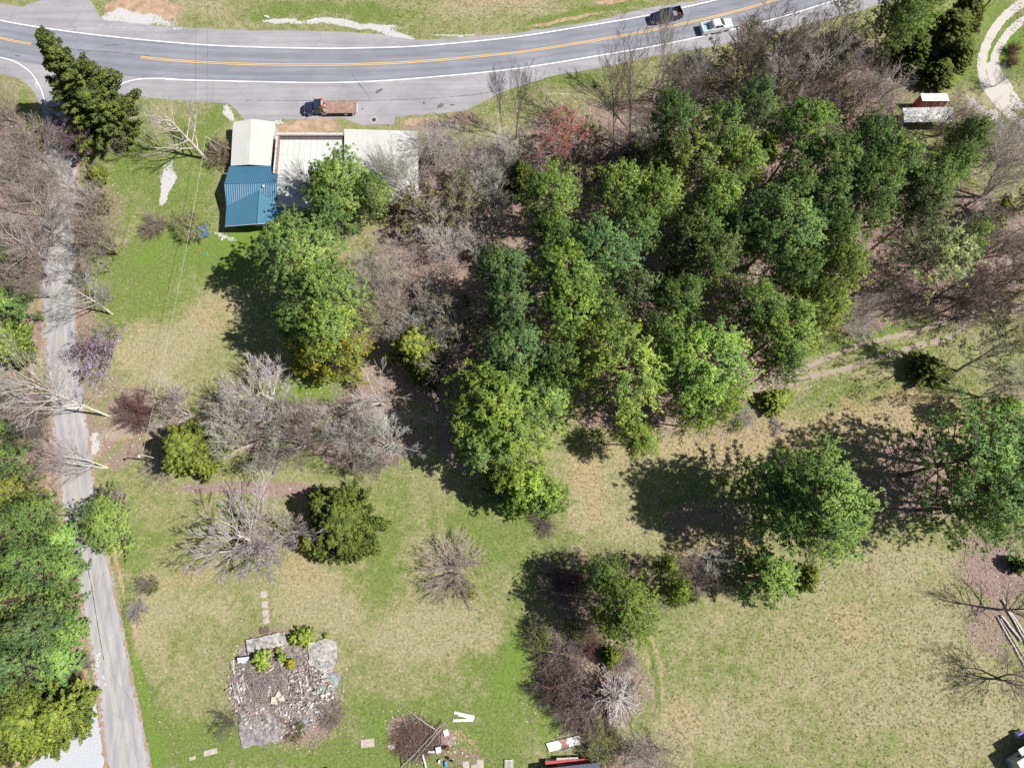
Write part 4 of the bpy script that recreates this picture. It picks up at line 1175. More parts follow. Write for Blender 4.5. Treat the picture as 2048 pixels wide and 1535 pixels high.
# lean-to of rusty sheets behind
b = empty("lean_to_shed")
tag(b, "low lean-to of dark rusty roof sheets against the south side of the largest white roof", "shed")
l1, l2, l3, l4 = G(765, 402, 2.6), G(838, 402, 2.6), G(838, 418, 2.2), G(768, 418, 2.2)
m = MB(); m.prism([l1, l4, l3, l2], .08); m.build('roof', ribbed("rusty_sheet", (0.20, 0.165, 0.155), 0, 0.25, .7, rust=((.55, .5, .5), .55, .7)), b)
m = MB(); walls(m, [l1, l4, l3, l2], 0, 2.1, .25); m.build('wall', WOODD, b)

# blue-roofed house
b = empty("blue_roofed_house")
tag(b, "house with a cross-gabled blue metal roof and dark porch, on the green lawn", "house")
R1, R2 = G(449, 367, 3.95), G(553, 365, 3.95)
N1, N2 = G(458.5, 333, 2.7), G(546, 331.5, 2.7)
N3, N4 = G(546.5, 347, 3.22), G(556, 348, 3.24)
S1, S2 = G(453, 412.5, 2.7), G(555.5, 409, 2.7)
V1 = G(519, 381, 3.58); V2 = G(515, 447.5, 3.58)
m = MB(); m.prism([R1, R2, N4, N3, N2, N1], .10); m.prism([R1, S1, V1, S2, R2], .10); m.build('roof', BLUE_NS, b)
E1, E2 = G(579, 412, 2.5), G(577, 443, 2.5)
K = G(450, 452.5, 2.6); Wm = G(535, 449.5, 3.2)
m = MB(); m.prism([V1, S1, K, V2], .10); m.prism([V1, V2, E2, E1, S2], .10); m.build('wing_roof', BLUE_EW, b)
m = MB()
m.tube([R1 + Vector((0, 0, .05)), R2 + Vector((0, 0, .05))], .09, 6); m.tube([V1 + Vector((0, 0, .05)), V2 + Vector((0, 0, .05))], .09, 6)
m.tube([V1 + Vector((0, 0, .03)), S1 + Vector((0, 0, .03))], .05, 5); m.tube([V1 + Vector((0, 0, .03)), S2 + Vector((0, 0, .03))], .05, 5)
m.build('ridge_cap', BLUE_TRIM, b)
m = MB()
for a_, b_ in ((N1, R1), (R1, S1), (S1, K), (K, V2), (V2, E2)):
    m.tube([a_ - Vector((0, 0, .06)), b_ - Vector((0, 0, .06))], .05, 4)
m.build('fascia', WHITEP, b)
m = MB()
xl = N1.x + .55; xr = S2.x - .1; yt = N1.y - .4; yb = S1.y + .25
m.box(((xl + xr) / 2, (yt + yb) / 2, 1.25), (xr - xl, yt - yb, 2.5))
xa, xb = G(500, 450, 2.6).x, G(572, 440, 2.4).x
yb2 = G(500, 447, 2.6).y + .75
m.box(((xa + xb) / 2, (yb + yb2) / 2 - .01, 1.2), (xb - xa, yb - yb2, 2.35))
m.add([(R1.x + .35, yt + 0, 2.5), (R1.x + .35, yb, 2.5), (R1.x + .35, R1.y, 3.75), (R1.x + .5, yt, 2.5), (R1.x + .5, yb, 2.5), (R1.x + .5, R1.y, 3.75)], [(0, 1, 2), (5, 4, 3), (0, 3, 4, 1), (1, 4, 5, 2), (2, 5, 3, 0)])
m.build('wall', GREYWALL, b)
window(b, None, ((xa + xb) / 2 - .8, yb2 - .02, 1.5), .9, .9, (1, 0, 0))
window(b, None, (xl - .02, (yt + yb) / 2, 1.5), 1.0, 1.0, (0, -1, 0))
pc = G(452, 459, 0)
m = MB(); m.box((xl + (xa - xl) / 2, (yb + yb2) / 2, .16), (xa - xl, yb - yb2, .3)); m.build('porch_deck', WOODD, b)
for (x, y) in ((xl + .15, yb2 + .15), ((xl + xa) / 2, yb2 + .15), (xa - .2, yb2 + .15)):
    m = MB(); m.box((x, y, 1.4), (.12, .12, 2.3)); m.build('post', WHITEP, b)
m = MB()
for i in range(14): m.box((xl + .3 + i * (xa - xl - .6) / 13, yb2 + .16, .75), (.04, .04, .8))
m.box(((xl + xa) / 2, yb2 + .16, 1.17), (xa - xl - .4, .06, .05)); m.build('railing', WOODG, b)
m = MB(); v = G(526.5, 372, 3.95); m.lathe([(.13, 0), (.13, .35), (.2, .36), (.2, .44), (0, .47)], (v.x, v.y, v.z - .35), 10); m.build('roof_vent', WHITEP, b)
m = MB(); v = G(520, 381, 3.6); m.lathe([(.05, 0), (.05, .25), (0, .26)], (v.x + .1, v.y, 3.55), 8); m.build('vent_pipe', WHITEP, b)

# red shed and carport, top right
b = empty("red_shed")
tag(b, "small red walled shed with a white sheet roof, behind the white carport", "shed")
RED = ribbed("red_siding", (0.46, 0.085, 0.085), 0, 0.3, .55, var=.1, strength=.8)
a1, a2, a3, a4 = G(1841, 187, 3.15), G(1894, 187, 3.15), G(1899.5, 202, 2.75), G(1845, 202, 2.75)
m = MB(); m.prism([a1, a4, a3, a2], .08); m.build('roof', WHITE_ROOF2, b)
m = MB(); walls(m, [a1, a4, a3, a2], 0, 2.66, .12); m.build('wall', RED, b)
m = MB(); m.box((a3.x - 1.0, a3.y - .0 + .06, 1.0), (.9, .06, 1.9)); d_ = m.build('door', simple('dark_red_door', (.2, .03, .03)), b)
m = MB(); m.box((a3.x - .7, a3.y + .01, 1.0), (.05, .05, .12)); m.build('handle', STEEL, d_)
b = empty("white_carport")
tag(b, "long open carport with a plain white metal roof, in front of the red shed", "carport")
a1, a2, a3, a4 = G(1805, 216, 2.5), G(1906, 213.5, 2.5), G(1909, 243.5, 2.5), G(1808, 244.5, 2.5)
rm1, rm2 = (a1 + a4) / 2 + Vector((0, 0, .25)), (a2 + a3) / 2 + Vector((0, 0, .25))
m = MB(); m.prism([a1, rm1, rm2, a2], .06); m.prism([rm1, a4, a3, rm2], .06); m.build('roof', WHITE_ROOF2, b)
for i in range(4):
    for (s_, e_) in ((a1, a2), (a4, a3)):
        q = s_.lerp(e_, .03 + i * .313); c_ = (rm1 + rm2) / 2; q = q + (Vector((q.x, c_.y, q.z)) - q) * .06
        m = MB(); m.box((q.x, q.y, 1.22), (.08, .08, 2.44)); m.build('post', STEEL, b)
m = MB(); q = (a1 + a4) / 2; m.box((a1.x + .35, q.y, 1.3), (.05, abs(a1.y - a4.y) - .6, 2.3)); m.build('side_panel', WHITE_ROOF2, b)

# ------------------------------------------------------------------ vehicles
def rring(x, hw, z0, z1, r=.12, top=None):
    """body cross-section at x: half width hw, z0..z1 with rounded shoulders"""
    t = top if top is not None else hw * .93
    return [(x, -hw * .94, z0), (x, -hw, z0 + r * 1.4), (x, -hw, (z0 + z1) / 2), (x, -hw * .985, z1 - r), (x, -t, z1 - .02), (x, -t * .5, z1), (x, 0, z1 + .012), (x, t * .5, z1), (x, t, z1 - .02), (x, hw * .985, z1 - r), (x, hw, (z0 + z1) / 2), (x, hw, z0 + r * 1.4), (x, hw * .94, z0)]

def paint(name, col, rough=.22):
    m, n, l, p = new_mat(name)
    p.inputs["Base Color"].default_value = (*col, 1); p.inputs["Roughness"].default_value = rough
    p.inputs["Coat Weight"].default_value = .6; p.inputs["Coat Roughness"].default_value = .06
    t = noise(n, l, n.new("ShaderNodeTexCoord").outputs["Object"], 2.0, 5.0)
    r = ramp(n, [(.3, tuple(c * .9 for c in col)), (.7, tuple(min(1, c * 1.08) for c in col))]); l.new(t.outputs[0], r.inputs[0]); l.new(r.outputs[0], p.inputs["Base Color"])
    return m
GLASS = simple("tinted_window_glass", (0.03, 0.055, 0.06), 0.06, var=.2)
CHROME = simple("chrome", (0.6, 0.6, 0.62), 0.2, 0.9, var=.05)
LAMP = simple("headlamp_lens", (0.6, 0.58, 0.5), 0.15, var=.1)
TAILL = simple("tail_lamp_lens", (0.4, 0.02, 0.02), 0.2, var=.1)
NAVY = paint("navy_black_paint", (0.012, 0.017, 0.045)); WHT = paint("white_car_paint", (0.66, 0.68, 0.70)); DNAVY = paint("dark_blue_cab_paint", (0.022, 0.032, 0.075))
TUB = simple("bed_liner", (0.05, 0.052, 0.058), 0.7, var=.2)
BLUET = simple("blue_bed_shade", (0.30, 0.40, 0.52), 0.6, var=.05)

def wheel(parent, x, y, r=.40, wd=.27, rim=CHROME):
    s = 1 if y > 0 else -1
    t = MB(); t.lathe([(r * .62, -wd / 2), (r * .93, -wd / 2), (r, -wd / 2 + .05), (r, wd / 2 - .05), (r * .93, wd / 2), (r * .62, wd / 2)], (x, y, r), 24, 'y')
    e = t.build('wheel', RUBBER, parent)
    q = MB(); q.lathe([(0, s * wd * .40), (r * .16, s * wd * .42), (r * .2, s * wd * .30), (r * .5, s * wd * .36), (r * .63, s * wd * .5), (r * .66, s * wd * .3), (r * .66, -s * wd * .3)], (x, y, r), 20, 'y'); q.build('rim', rim, e)

def pickup(name, loc, rz, mat, label, bedmat, white=False):
    e = empty(name, loc, rz); tag(e, label, 'pickup truck')
    L = 2.92
    m = MB()
    secs = [rring(L - .02, .74, .50, .82, .1), rring(L - .10, .88, .42, .98, .12), rring(L - .35, .97, .36, 1.10, .14, .80), rring(L - .9, 1.0, .34, 1.17, .15, .84), rring(1.35, 1.0, .34, 1.22, .15, .88), rring(.95, 1.0, .34, 1.24, .15, .9), rring(-1.02, 1.0, .34, 1.26, .12, .92), rring(-1.04, 1.0, .34, 1.27, .1, .94)]
    m.loft(secs)
    m.build('body', mat, e)
    m = MB()   # cab shell
    def cr(z, x0, x1, hw):
        c = .14
        return [(x0 + c, -hw, z), (x1 - c, -hw, z), (x1, -hw + c, z), (x1, hw - c, z), (x1 - c, hw, z), (x0 + c, hw, z), (x0, hw - c, z), (x0, -hw + c, z)]
    m.loft([cr(1.22, -1.02, 1.32, .90), cr(1.50, -.98, .92, .84), cr(1.80, -.90, .48, .73), cr(1.87, -.78, .36, .66)])
    m.build('cab', mat, e)
    m = MB()
    m.add([(1.30, -.72, 1.27), (1.30, .72, 1.27), (.545, .60, 1.775), (.545, -.60, 1.775)], [(0, 1, 2, 3)])
    q = Vector((.035, 0, .05)); m.v = [tuple(Vector(p) + q) for p in m.v]; m.build('windshield', GLASS, e)
    for s in (-1, 1):
        m = MB()
        for (xa_, xb_, xc, xd) in ((.22, 1.08, .62, .20), (-.62, .14, .12, -.62)):
            m.add([(xa_ , s * .895, 1.30), (xb_, s * .892, 1.30), (xc, s * .765, 1.735), (xd, s * .765, 1.735)], [(0, 1, 2, 3)])
        m.v = [(p[0], p[1] + s * .018, p[2]) for p in m.v]; m.build('side_window', GLASS, e)
        m = MB(); m.box((1.0, s * 1.12, 1.33), (.12, .24, .18), bev=.03); m.build('mirror', BLACKP if not white else mat, e)
        m = MB(); m.box((L - .06, s * .72, .82), (.10, .30, .18), bev=.02); m.build('headlight', LAMP, e)
        m = MB(); m.box((-2.86, s * .95, .98), (.08, .14, .34), bev=.02); m.build('tail_light', TAILL, e)
        m = MB(); m.box((.1, s * 1.04, .34), (2.1, .16, .06), bev=.02); m.build('step', CHROME, e)
    # bed
    m = MB()
    for s in (-1, 1):
        m.box((-1.97, s * .93, .83), (1.84, .14, .92), bev=.03)
    m.box((-2.86, 0, .83), (.10, 1.72, .90), bev=.02); m.box((-1.10, 0, .85), (.08, 1.72, .88)); m.build('bed_side', mat, e)
    m = MB(); m.box((-1.97, 0, .62), (1.7, 1.71, .08)); m.build('bed_floor', bedmat, e)
    m = MB(); m.box((L + .02, 0, .52), (.14, 1.7, .22), bev=.04); m.build('bumper', CHROME if not white else mat, e)
    m = MB(); m.box((-2.96, 0, .52), (.12, 1.8, .18), bev=.03); m.build('bumper', CHROME if not white else mat, e)
    m = MB(); m.box((L + .0, 0, .78), (.06, 1.0, .26), bev=.02); m.build('grille', BLACKP, e)
    for x in (1.88, -1.85):
        for s in (-1, 1): wheel(e, x, s * .86, .41, .27)
    return e

def heading(p0, p1):
    a, b_ = G(*p0), G(*p1); return math.atan2(b_.y - a.y, b_.x - a.x)
hd = heading((1360, 34), (1300, 48))
c = G(1330.5, 37.5, 0.0)
pk = pickup("black_pickup", (c.x, c.y, 0.03), hd, NAVY, "black crew cab pickup driving left on the far lane, tools in its bed", TUB)
cw, sw_ = math.cos(hd), math.sin(hd)
def on(x, y): return (c.x + x * cw - y * sw_, c.y + x * sw_ + y * cw)
t = empty("tool_chest", (*on(-1.55, .22), .695), hd); tag(t, "flat grey tool chest lying in the bed of the black pickup", "tool box")
m = MB(); m.box((0, 0, .16), (.75, 1.0, .32), bev=.03); m.build('case', simple("grey_case", (.16, .17, .2), .5), t)
m = MB(); m.box((0, 0, .345), (.78, 1.03, .045), bev=.01); m.build('lid', simple("grey_lid", (.22, .23, .27), .5), t)
t = empty("fuel_can", (*on(-2.45, .42), .695), hd); tag(t, "red fuel can in the tail of the black pickup's bed", "fuel can")
m = MB(); m.box((0, 0, .2), (.36, .28, .4), bev=.05); m.build('can', simple("red_plastic", (.5, .02, .03), .4), t)
m = MB(); m.tube([(.1, 0, .38), (.14, 0, .5), (.24, 0, .58)], .03, 8); m.build('spout', simple("yellow_plastic", (.6, .4, .02), .4), t)
t = empty("storage_crate", (*on(-2.4, -.42), .695), hd); tag(t, "black open crate beside the red can in the black pickup's bed", "crate")
m = MB()
for (x, y, dx, dy) in ((0, .25, .55, .04), (0, -.25, .55, .04), (.26, 0, .04, .46), (-.26, 0, .04, .46)): m.box((x, y, .2), (dx, dy, .4))
m.box((0, 0, .03), (.48, .46, .04)); m.build('crate_shell', BLACKP, t)

hd = heading((1400, 63), (1456, 52))
c = G(1431, 58.5, 0.0)
pickup("white_pickup", (c.x, c.y, 0.03), hd, WHT, "white crew cab pickup driving right on the near lane", BLUET, True)

# flatbed work truck parked on the shoulder
def flatbed():
    a, b_ = G(612, 226, 0), G(712, 224, 0)
    e = empty("flatbed_truck", G(663, 222, 0) + Vector((0.1, 0, .03)), math.pi + .01)
    tag(e, "dark blue flatbed work truck with a rusty wooden deck, parked on the shoulder", "truck")
    m = MB()
    m.loft([rring(4.55, .62, .62, 1.25, .12, .5), rring(4.42, .78, .55, 1.48, .16, .6), rring(3.9, .86, .55, 1.60, .18, .62), rring(3.1, .90, .55, 1.68, .18, .68), rring(2.95, .92, .55, 1.70, .15, .7)])
    m.build('hood', DNAVY, e)
    for s in (-1, 1):
        m = MB(); m.loft([[(x, s * .80, .55), (x, s * 1.10, .55), (x, s * 1.10, z), (x, s * .98, z + .07), (x, s * .80, z + .07)] for x, z in ((4.50, .85), (4.25, 1.02), (3.6, 1.05), (3.05, .95))]); m.build('fender', DNAVY, e)
    m = MB()
    def cr(z, x0, x1, hw, c=.12): return [(x0 + c, -hw, z), (x1 - c, -hw, z), (x1, -hw + c, z), (x1, hw - c, z), (x1 - c, hw, z), (x0 + c, hw, z), (x0, hw - c, z), (x0, -hw + c, z)]
    m.loft([cr(.65, 1.45, 2.97, 1.0), cr(1.60, 1.45, 2.97, 1.0), cr(2.15, 1.50, 2.62, .90), cr(2.24, 1.60, 2.48, .80)]); m.build('cab', DNAVY, e)
    m = MB(); m.add([(3.0, -.82, 1.68), (3.0, .82, 1.68), (2.68, .76, 2.13), (2.68, -.76, 2.13)], [(0, 1, 2, 3)]); m.build('windshield', simple("pale_green_glass", (.10, .17, .16), .08), e)
    for s in (-1, 1):
        m = MB(); m.add([(1.7, s * 1.01, 1.62), (2.75, s * 1.01, 1.62), (2.5, s * .925, 2.10), (1.75, s * .925, 2.10)], [(0, 1, 2, 3)]); m.build('side_window', GLASS, e)
        m = MB(); m.tube([(2.75, s * .98, 1.5), (2.85, s * 1.32, 1.55), (2.85, s * 1.32, 2.0)], .025, 6); m.box((2.86, s * 1.32, 1.8), (.06, .22, .40)); m.build('mirror', CHROME, e)
        m = MB(); m.box((4.52, s * .92, .84), (.10, .26, .2), bev=.03); m.build('headlight', LAMP, e)
        m = MB(); m.tube([(1.42, s * .80, .9), (1.42, s * .80, 2.45)], .06, 8); m.build('exhaust_stack', CHROME, e) if s > 0 else None
    m = MB(); m.box((4.62, 0, .6), (.14, 2.1, .26), bev=.04); m.build('bumper', CHROME, e)
    m = MB(); m.box((4.56, 0, 1.0), (.06, .95, .5), bev=.02); m.build('grille', BLACKP, e)
    m = MB(); m.box((-.6, .45, .72), (7.2, .12, .22)); m.box((-.6, -.45, .72), (7.2, .12, .22)); m.build('frame', BLACKP, e)
    # headache rack, tool space, deck
    m = MB(); m.box((1.22, 0, 1.65), (.08, 1.9, 1.2)); m.build('headboard', simple("primer_board", (.17, .09, .08), .8, var=.3), e)
    OR = simple("orange_beacon", (.62, .10, .03), .4)
    for y in (-.62, .55):
        m = MB(); m.lathe([(.20, 0), (.22, .05), (.22, .26), (.15, .38), (0, .42)], (1.22, y, 2.27), 14); m.build('orange_cone_light', OR, e)
    m = MB(); m.box((1.22, -.03, 2.36), (.32, .75, .2), bev=.04); m.build('light_box', simple("grey_box", (.4, .4, .41), .5), e)
    dk, n, l, p = new_mat("rusty_plank_deck")
    tc = n.new("ShaderNodeTexCoord").outputs["Object"]
    t1 = noise(n, l, tc, 1.6, 6, .7); t2 = noise(n, l, tc, 7, 4, .7)
    r_ = ramp(n, [(.3, (.14, .075, .055)), (.5, (.30, .18, .145)), (.68, (.47, .34, .29)), (.8, (.6, .5, .45))]); l.new(mth(n, l, 'ADD', mth(n, l, 'MULTIPLY', t1.outputs[0], .6), mth(n, l, 'MULTIPLY', t2.outputs[0], .4)), r_.inputs[0]); l.new(r_.outputs[0], p.inputs["Base Color"]); p.inputs["Roughness"].default_value = .9
    m = MB(); i = 0; x = .72
    rr = random.Random(2)
    while x > -4.35:
        m.box((x - .12, 0, 1.10 + rr.uniform(-.012, .012)), (.215, 2.36, .06)); x -= .235
    m.build('deck', dk, e)
    m = MB(); m.box((-1.83, 1.22, 1.10), (5.2, .06, .14)); m.box((-1.83, -1.22, 1.10), (5.2, .06, .14)); m.box((-4.45, 0, 1.08), (.08, 2.4, .16)); m.build('deck_rail', simple("rail_steel", (.28, .22, .2), .7, var=.3), e)
    m = MB(); m.box((.96, 0, 1.05), (.42, 2.2, .06)); m.build('tool_tray', simple("tray_steel", (.16, .14, .12), .8, var=.4), e)
    m = MB(); m.box((-4.62, 0, .75), (.12, 1.7, .16)); m.box((-4.6, .95, .95), (.16, .1, .3)); m.build('rear_bumper', simple("chalky_steel", (.5, .5, .49), .6), e)
    m = MB(); m.box((-3.6, .0, 1.13 + .02), (.3, .5, .03)); 
    for s in (-1, 1):
        wheel(e, 3.75, s * .93, .44, .28); wheel(e, -2.6, s * .93, .44, .30)
        m = MB(); m.box((1.15, s * .95, .65), (.9, .3, .35), bev=.04); m.build('fuel_tank', CHROME, e)
    # things lying in the tool tray
    M = e.matrix_basis
    for k, (y, col, nm, lb) in enumerate(((-.75, (.5, .2, .12), "gas_bottle", "small orange gas bottle in the flatbed truck's tool tray"), (-.1, (.55, .55, .5), "tool_bucket", "pale bucket standing mid tray behind the flatbed truck's cab"), (.6, (.6, .5, .15), "coiled_strap", "yellow coiled strap at the near end of the flatbed truck's tool tray"))):
        q = M @ Vector((.96, y, 1.08)); t = empty(nm, q); tag(t, lb, nm.split('_')[-1])
        m = MB()
        if nm == "coiled_strap":
            m.tube([(math.cos(a) * (.1 + a * .006), math.sin(a) * (.1 + a * .006), .03 + a * .003) for a in [i * .5 for i in range(38)]], .022, 5)
            m.build('strap', simple(nm + "_mat", col), t)
        elif nm == "gas_bottle":
            m.lathe([(.13, 0), (.14, .05), (.14, .32), (.06, .42), (0, .43)], k=14); m.build('bottle', simple(nm + "_mat", col), t)
            m = MB(); m.lathe([(.03, .42), (.03, .5), (0, .5)], k=8); m.build('valve', CHROME, t)
        else:
            m.lathe([(0, .02), (.12, .02), (.15, .32), (.16, .32), (.13, 0), (0, 0)], k=14); m.build('pail', simple(nm + "_mat", col), t)
            m = MB(); m.tube([(math.cos(a) * .155, 0, .3 + math.sin(a) * .12) for a in [i * math.pi / 10 for i in range(11)]], .008, 5); m.build('handle', STEEL, t)
    return e
S.view_layers[0].update()
flatbed()
# ------------------------------------------------------------------ poles, wires, sign, drain
def utility_pole(px, py, H, r0, mat, label, arm=None, arm_az=0.0):
    b_ = G(px, py); e = empty("utility_pole", b_); tag(e, label, 'utility pole', None)
    m = MB(); m.tube([(0, 0, -.3), (0, 0, H * .5), (0, 0, H)], [r0, r0 * .85, r0 * .7], 10); m.build('pole', mat, e)
    if arm:
        ca, sa = math.cos(arm_az), math.sin(arm_az)
        m = MB(); m.box((0, 0, H - .45), (arm, .12, .12), arm_az); m.build('crossarm', mat, e)
        for k in (-.46, -.15, .15, .46):
            m = MB(); m.lathe([(.02, 0), (.05, .04), (.05, .12), (.02, .16), (0, .16)], (ca * k * arm, sa * k * arm, H - .39), 8); m.build('insulator', WHITEP, e)
    return e
GREYPOLE = simple("weathered_pole", (0.42, 0.385, 0.34), .85, var=.2)
p = utility_pole(437, 308, 5.2, .10, GREYPOLE, "short pale service pole in the bush by the white gabled roof")
m = MB(); m.box((.14, 0, 4.7), (.22, .12, .3)); m.build('meter_box', WHITEP, p)
m = MB(); m.lathe([(.03, 5.2), (.06, 5.26), (.06, 5.36), (0, 5.4)], k=8); m.build('insulator', WHITEP, p)
p2 = utility_pole(330, 922, 7.2, .12, GREYPOLE, "grey pole with a white street lamp by the dirt lane entrance")
hd0 = G(278, 912, 7.0)
m = MB(); pb = p2.location; q = hd0 - pb
m.tube([(0, 0, 6.9), (q.x * .5, q.y * .5, 7.15), (q.x * .85, q.y * .85, 7.1)], .035, 6); m.build('lamp_arm', STEEL, p2)
m = MB(); m.lathe([(.05, .22), (.14, .18), (.22, 0), (.2, -.05), (0, -.05)], (q.x, q.y, 7.0), 12); m.build('lamp_head', WHITEP, p2)
p3_ = utility_pole(1948, 39, 10.0, .17, CREO, "tall dark utility pole by the gravel drive in the top right corner", 2.4, .8)
for (a_, t_) in (((1947, 45), 9.4), ((1955, 36), 8.6)):
    pass
p4_ = utility_pole(1030, -8, 9.4, .16, CREO, "dark utility pole beyond the highway whose crossarm shadow falls on the verge", 2.4, math.pi / 2)

WIRE = simple("pale_aluminium_wire", (.50, .50, .48), .5, var=.3, scale=3)
WIRED = simple("dark_service_wire", (.05, .05, .05), .6)
def cable(name, a, b_, sag, r, mat, label, n=26):
    pts = []
    for i in range(n + 1):
        t = i / n; q = a.lerp(b_, t); q = q - Vector((0, 0, 4 * sag * t * (1 - t))); pts.append(q)
    m = MB(); m.tube(pts, r, 5); o = m.build(name, mat); tag(o, label, 'cable')
    o_ = pts[0]
    return o
tp = Vector((p.location.x, p.location.y, 5.3))
cable('overhead_wire', tp, G(412, -260, 7.0), .8, .014, WIRED, "overhead wire from the short service pole north across the highway")
cable('overhead_wire', tp, Vector((p2.location.x, p2.location.y, 7.1)), .9, .018, WIRE, "pale overhead wire over the lawn between the service pole and the street lamp pole")
cable('overhead_wire', tp + Vector((0, 0, -.2)), G(461, 298, 2.9), .15, .018, WIRE, "short wire from the service pole to the edge of the gabled roof")
ptop = Vector((p3_.location.x, p3_.location.y, 9.5))
cable('overhead_wire', ptop, ptop + Vector((60, -30, -1)), .8, .03, WIRE, "pale overhead line running right over the gravel drive")
cable('overhead_wire', G(1950, 36, 9.3) + Vector((0, 0, 0)) if False else ptop + Vector((0, 0, -.1)), G(1000, -60, 9.0), 1.4, .018, WIRED, "dark overhead line above the road verge, top right")
for (a_, h_, lb) in (((1946, 44), 7.2, "upper guy wire staking the dark pole to the grass"), ((1953, 37), 8.8, "lower guy wire staking the dark pole near its foot")):
    g_ = G(*a_); m = MB(); m.tube([g_, Vector((ptop.x, ptop.y, h_)).lerp(g_, .0) + Vector((2.2, .6, 0))], .025, 5); o = m.build('guy_wire', WIRE); tag(o, lb, 'guy wire')

# diamond warning sign (its back to the west)
b_ = G(1207, 174); e = empty("warning_sign", b_); tag(e, "diamond road sign on a thin post in the roadside grass", "road sign")
m = MB(); m.box((0, 0, 1.15), (.05, .06, 2.35)); m.build('post', STEEL, e)
m = MB(); s_ = .54; m.add([(dx, y, z) for dx in (.03, .045) for (y, z) in ((0, 1.9 - s_), (s_, 1.9), (0, 1.9 + s_), (-s_, 1.9))], [(0, 1, 2, 3), (7, 6, 5, 4), (0, 4, 5, 1), (1, 5, 6, 2), (2, 6, 7, 3), (3, 7, 4, 0)]); m.build('sign_plate', simple("yellow_sign", (.6, .42, .03), .4), e)

# drain
b_ = G(748, 240); e = empty("storm_drain", b_ + Vector((0, 0, .03)), .55); tag(e, "square storm drain grate set in pale concrete near the flatbed truck", "drain")
m = MB()
for (x, y, dx, dy) in ((0, .48, 1.16, .2), (0, -.48, 1.16, .2), (.48, 0, .2, .76), (-.48, 0, .2, .76)): m.box((x, y, .0), (dx, dy, .05))
m.build('drain_frame', simple("pale_concrete", (.42, .40, .38), .9, var=.15), e)
m = MB(); m.box((0, 0, -.012), (.76, .76, .02)); 
for i in range(11): m.box((0, -.35 + i * .07, .004), (.76, .035, .02))
m.build('grate', simple("rusty_iron", (.075, .06, .055), .8, var=.3), e)

# blue panel leaning on the lawn
q1, q2, q3, q4 = G(410, 448, .9), G(419, 470, .9), G(392, 480, .2), G(383, 458, .2)
m = MB(); m.prism([q1, q4, q3, q2], .05); o = m.build('blue_board', simple("slate_blue_sheet", (.10, .17, .27), .35, var=.15)); tag(o, "blue-grey sheet panel propped up beside the olive bush on the lawn", "board")
m = MB(); m.box((G(412, 474).x, G(412, 474).y, .04), (.25, .25, .08), .4); o = m.build('white_block', WHITEP); tag(o, "tiny white block on the grass just south of the blue roof", "block"); o.location = G(444, 479) - G(412, 474)

# ------------------------------------------------------------------ ruin of a burnt house
CONC = simple("stained_concrete", (0.33, 0.32, 0.305), .9, var=.6, scale=1.6, bmp=.4)
CONCP = simple("mauve_grey_concrete", (0.215, 0.20, 0.20), .9, var=.55, scale=1.8, bmp=.4)
def slab(pts, h, mat, label):
    P0_ = [G(x, y, h) for x, y in pts]; rj = random.Random(int(pts[0][0])); P = []
    for i_ in range(len(P0_)):
        a_, b_ = P0_[i_], P0_[(i_ + 1) % len(P0_)]; n_ = max(1, int((b_ - a_).length / .45)); am = rj.choice((.03, .16))
        P += [a_.lerp(b_, k_ / n_) + (Vector((rj.uniform(-am, am), rj.uniform(-am, am), 0)) if k_ else Vector()) for k_ in range(n_)]
    c_ = sum(P, Vector()) / len(P)
    if sum((P[i] - c_).cross(P[(i + 1) % len(P)] - c_).z for i in range(len(P))) < 0: P.reverse()
    m = MB(); m.prism(P, h + .05); o = m.build('concrete_slab', mat); tag(o, label, 'concrete slab'); return o
slab([(491, 1279), (568, 1263), (574, 1289), (533, 1296), (508, 1303), (496, 1309)], .45, CONC, "raised pale rectangular slab at the top left of the ruin")
slab([(613, 1287), (650, 1275), (672, 1283), (674, 1320), (660, 1347), (640, 1340), (619, 1330)], .30, CONC, "large pale slab at the top right of the ruin")
slab([(628, 1380), (650, 1352), (672, 1345), (676, 1368), (660, 1386), (640, 1396)], .12, simple("verdigris_concrete", (.23, .30, .29), .9, var=.45, scale=.8), "slab stained green at the right of the ruin")
slab([(477, 1437), (540, 1424), (575, 1455), (560, 1480), (484, 1496)], .16, CONCP, "broken mauve slab at the bottom left of the ruin")
slab([(583, 1412), (625, 1418), (636, 1440), (616, 1458), (585, 1450)], .10, CONCP, "dark grey square slab at the bottom of the ruin")
slab([(519, 1255), (536, 1252), (538, 1264), (521, 1268)], .22, WOODD, "dark timber step between the path and the ruin")
m = MB(); m.prism([G(474, 1315, .9), G(476, 1326, .6), G(500, 1318, .6), G(498, 1312, .9)], .04); o = m.build('metal_sheet', simple("bare_sheet_metal", (.5, .52, .56), .4, var=.2)); tag(o, "bent grey metal sheet beside the green shrub at the ruin's left", "metal sheet")
for k, (pts, lb) in enumerate((([(549, 1393), (557, 1379), (563, 1390), (556, 1396)], "upper of the three tan board pieces in the ruin"), ([(555, 1398), (567, 1389), (569, 1401), (558, 1400)], "right of the three tan board pieces in the ruin"), ([(543, 1392), (551, 1394), (555, 1408), (541, 1407)], "lower left of the three tan board pieces in the ruin"))):
    P = [G(x, y, .45 + .05 * k) for x, y in pts]; P.reverse()
    m = MB(); m.prism(P, .06); o = m.build('board_piece', simple("tan_board_%d" % k, (.50, .44, .36), .9, var=.12)); tag(o, lb, 'board')
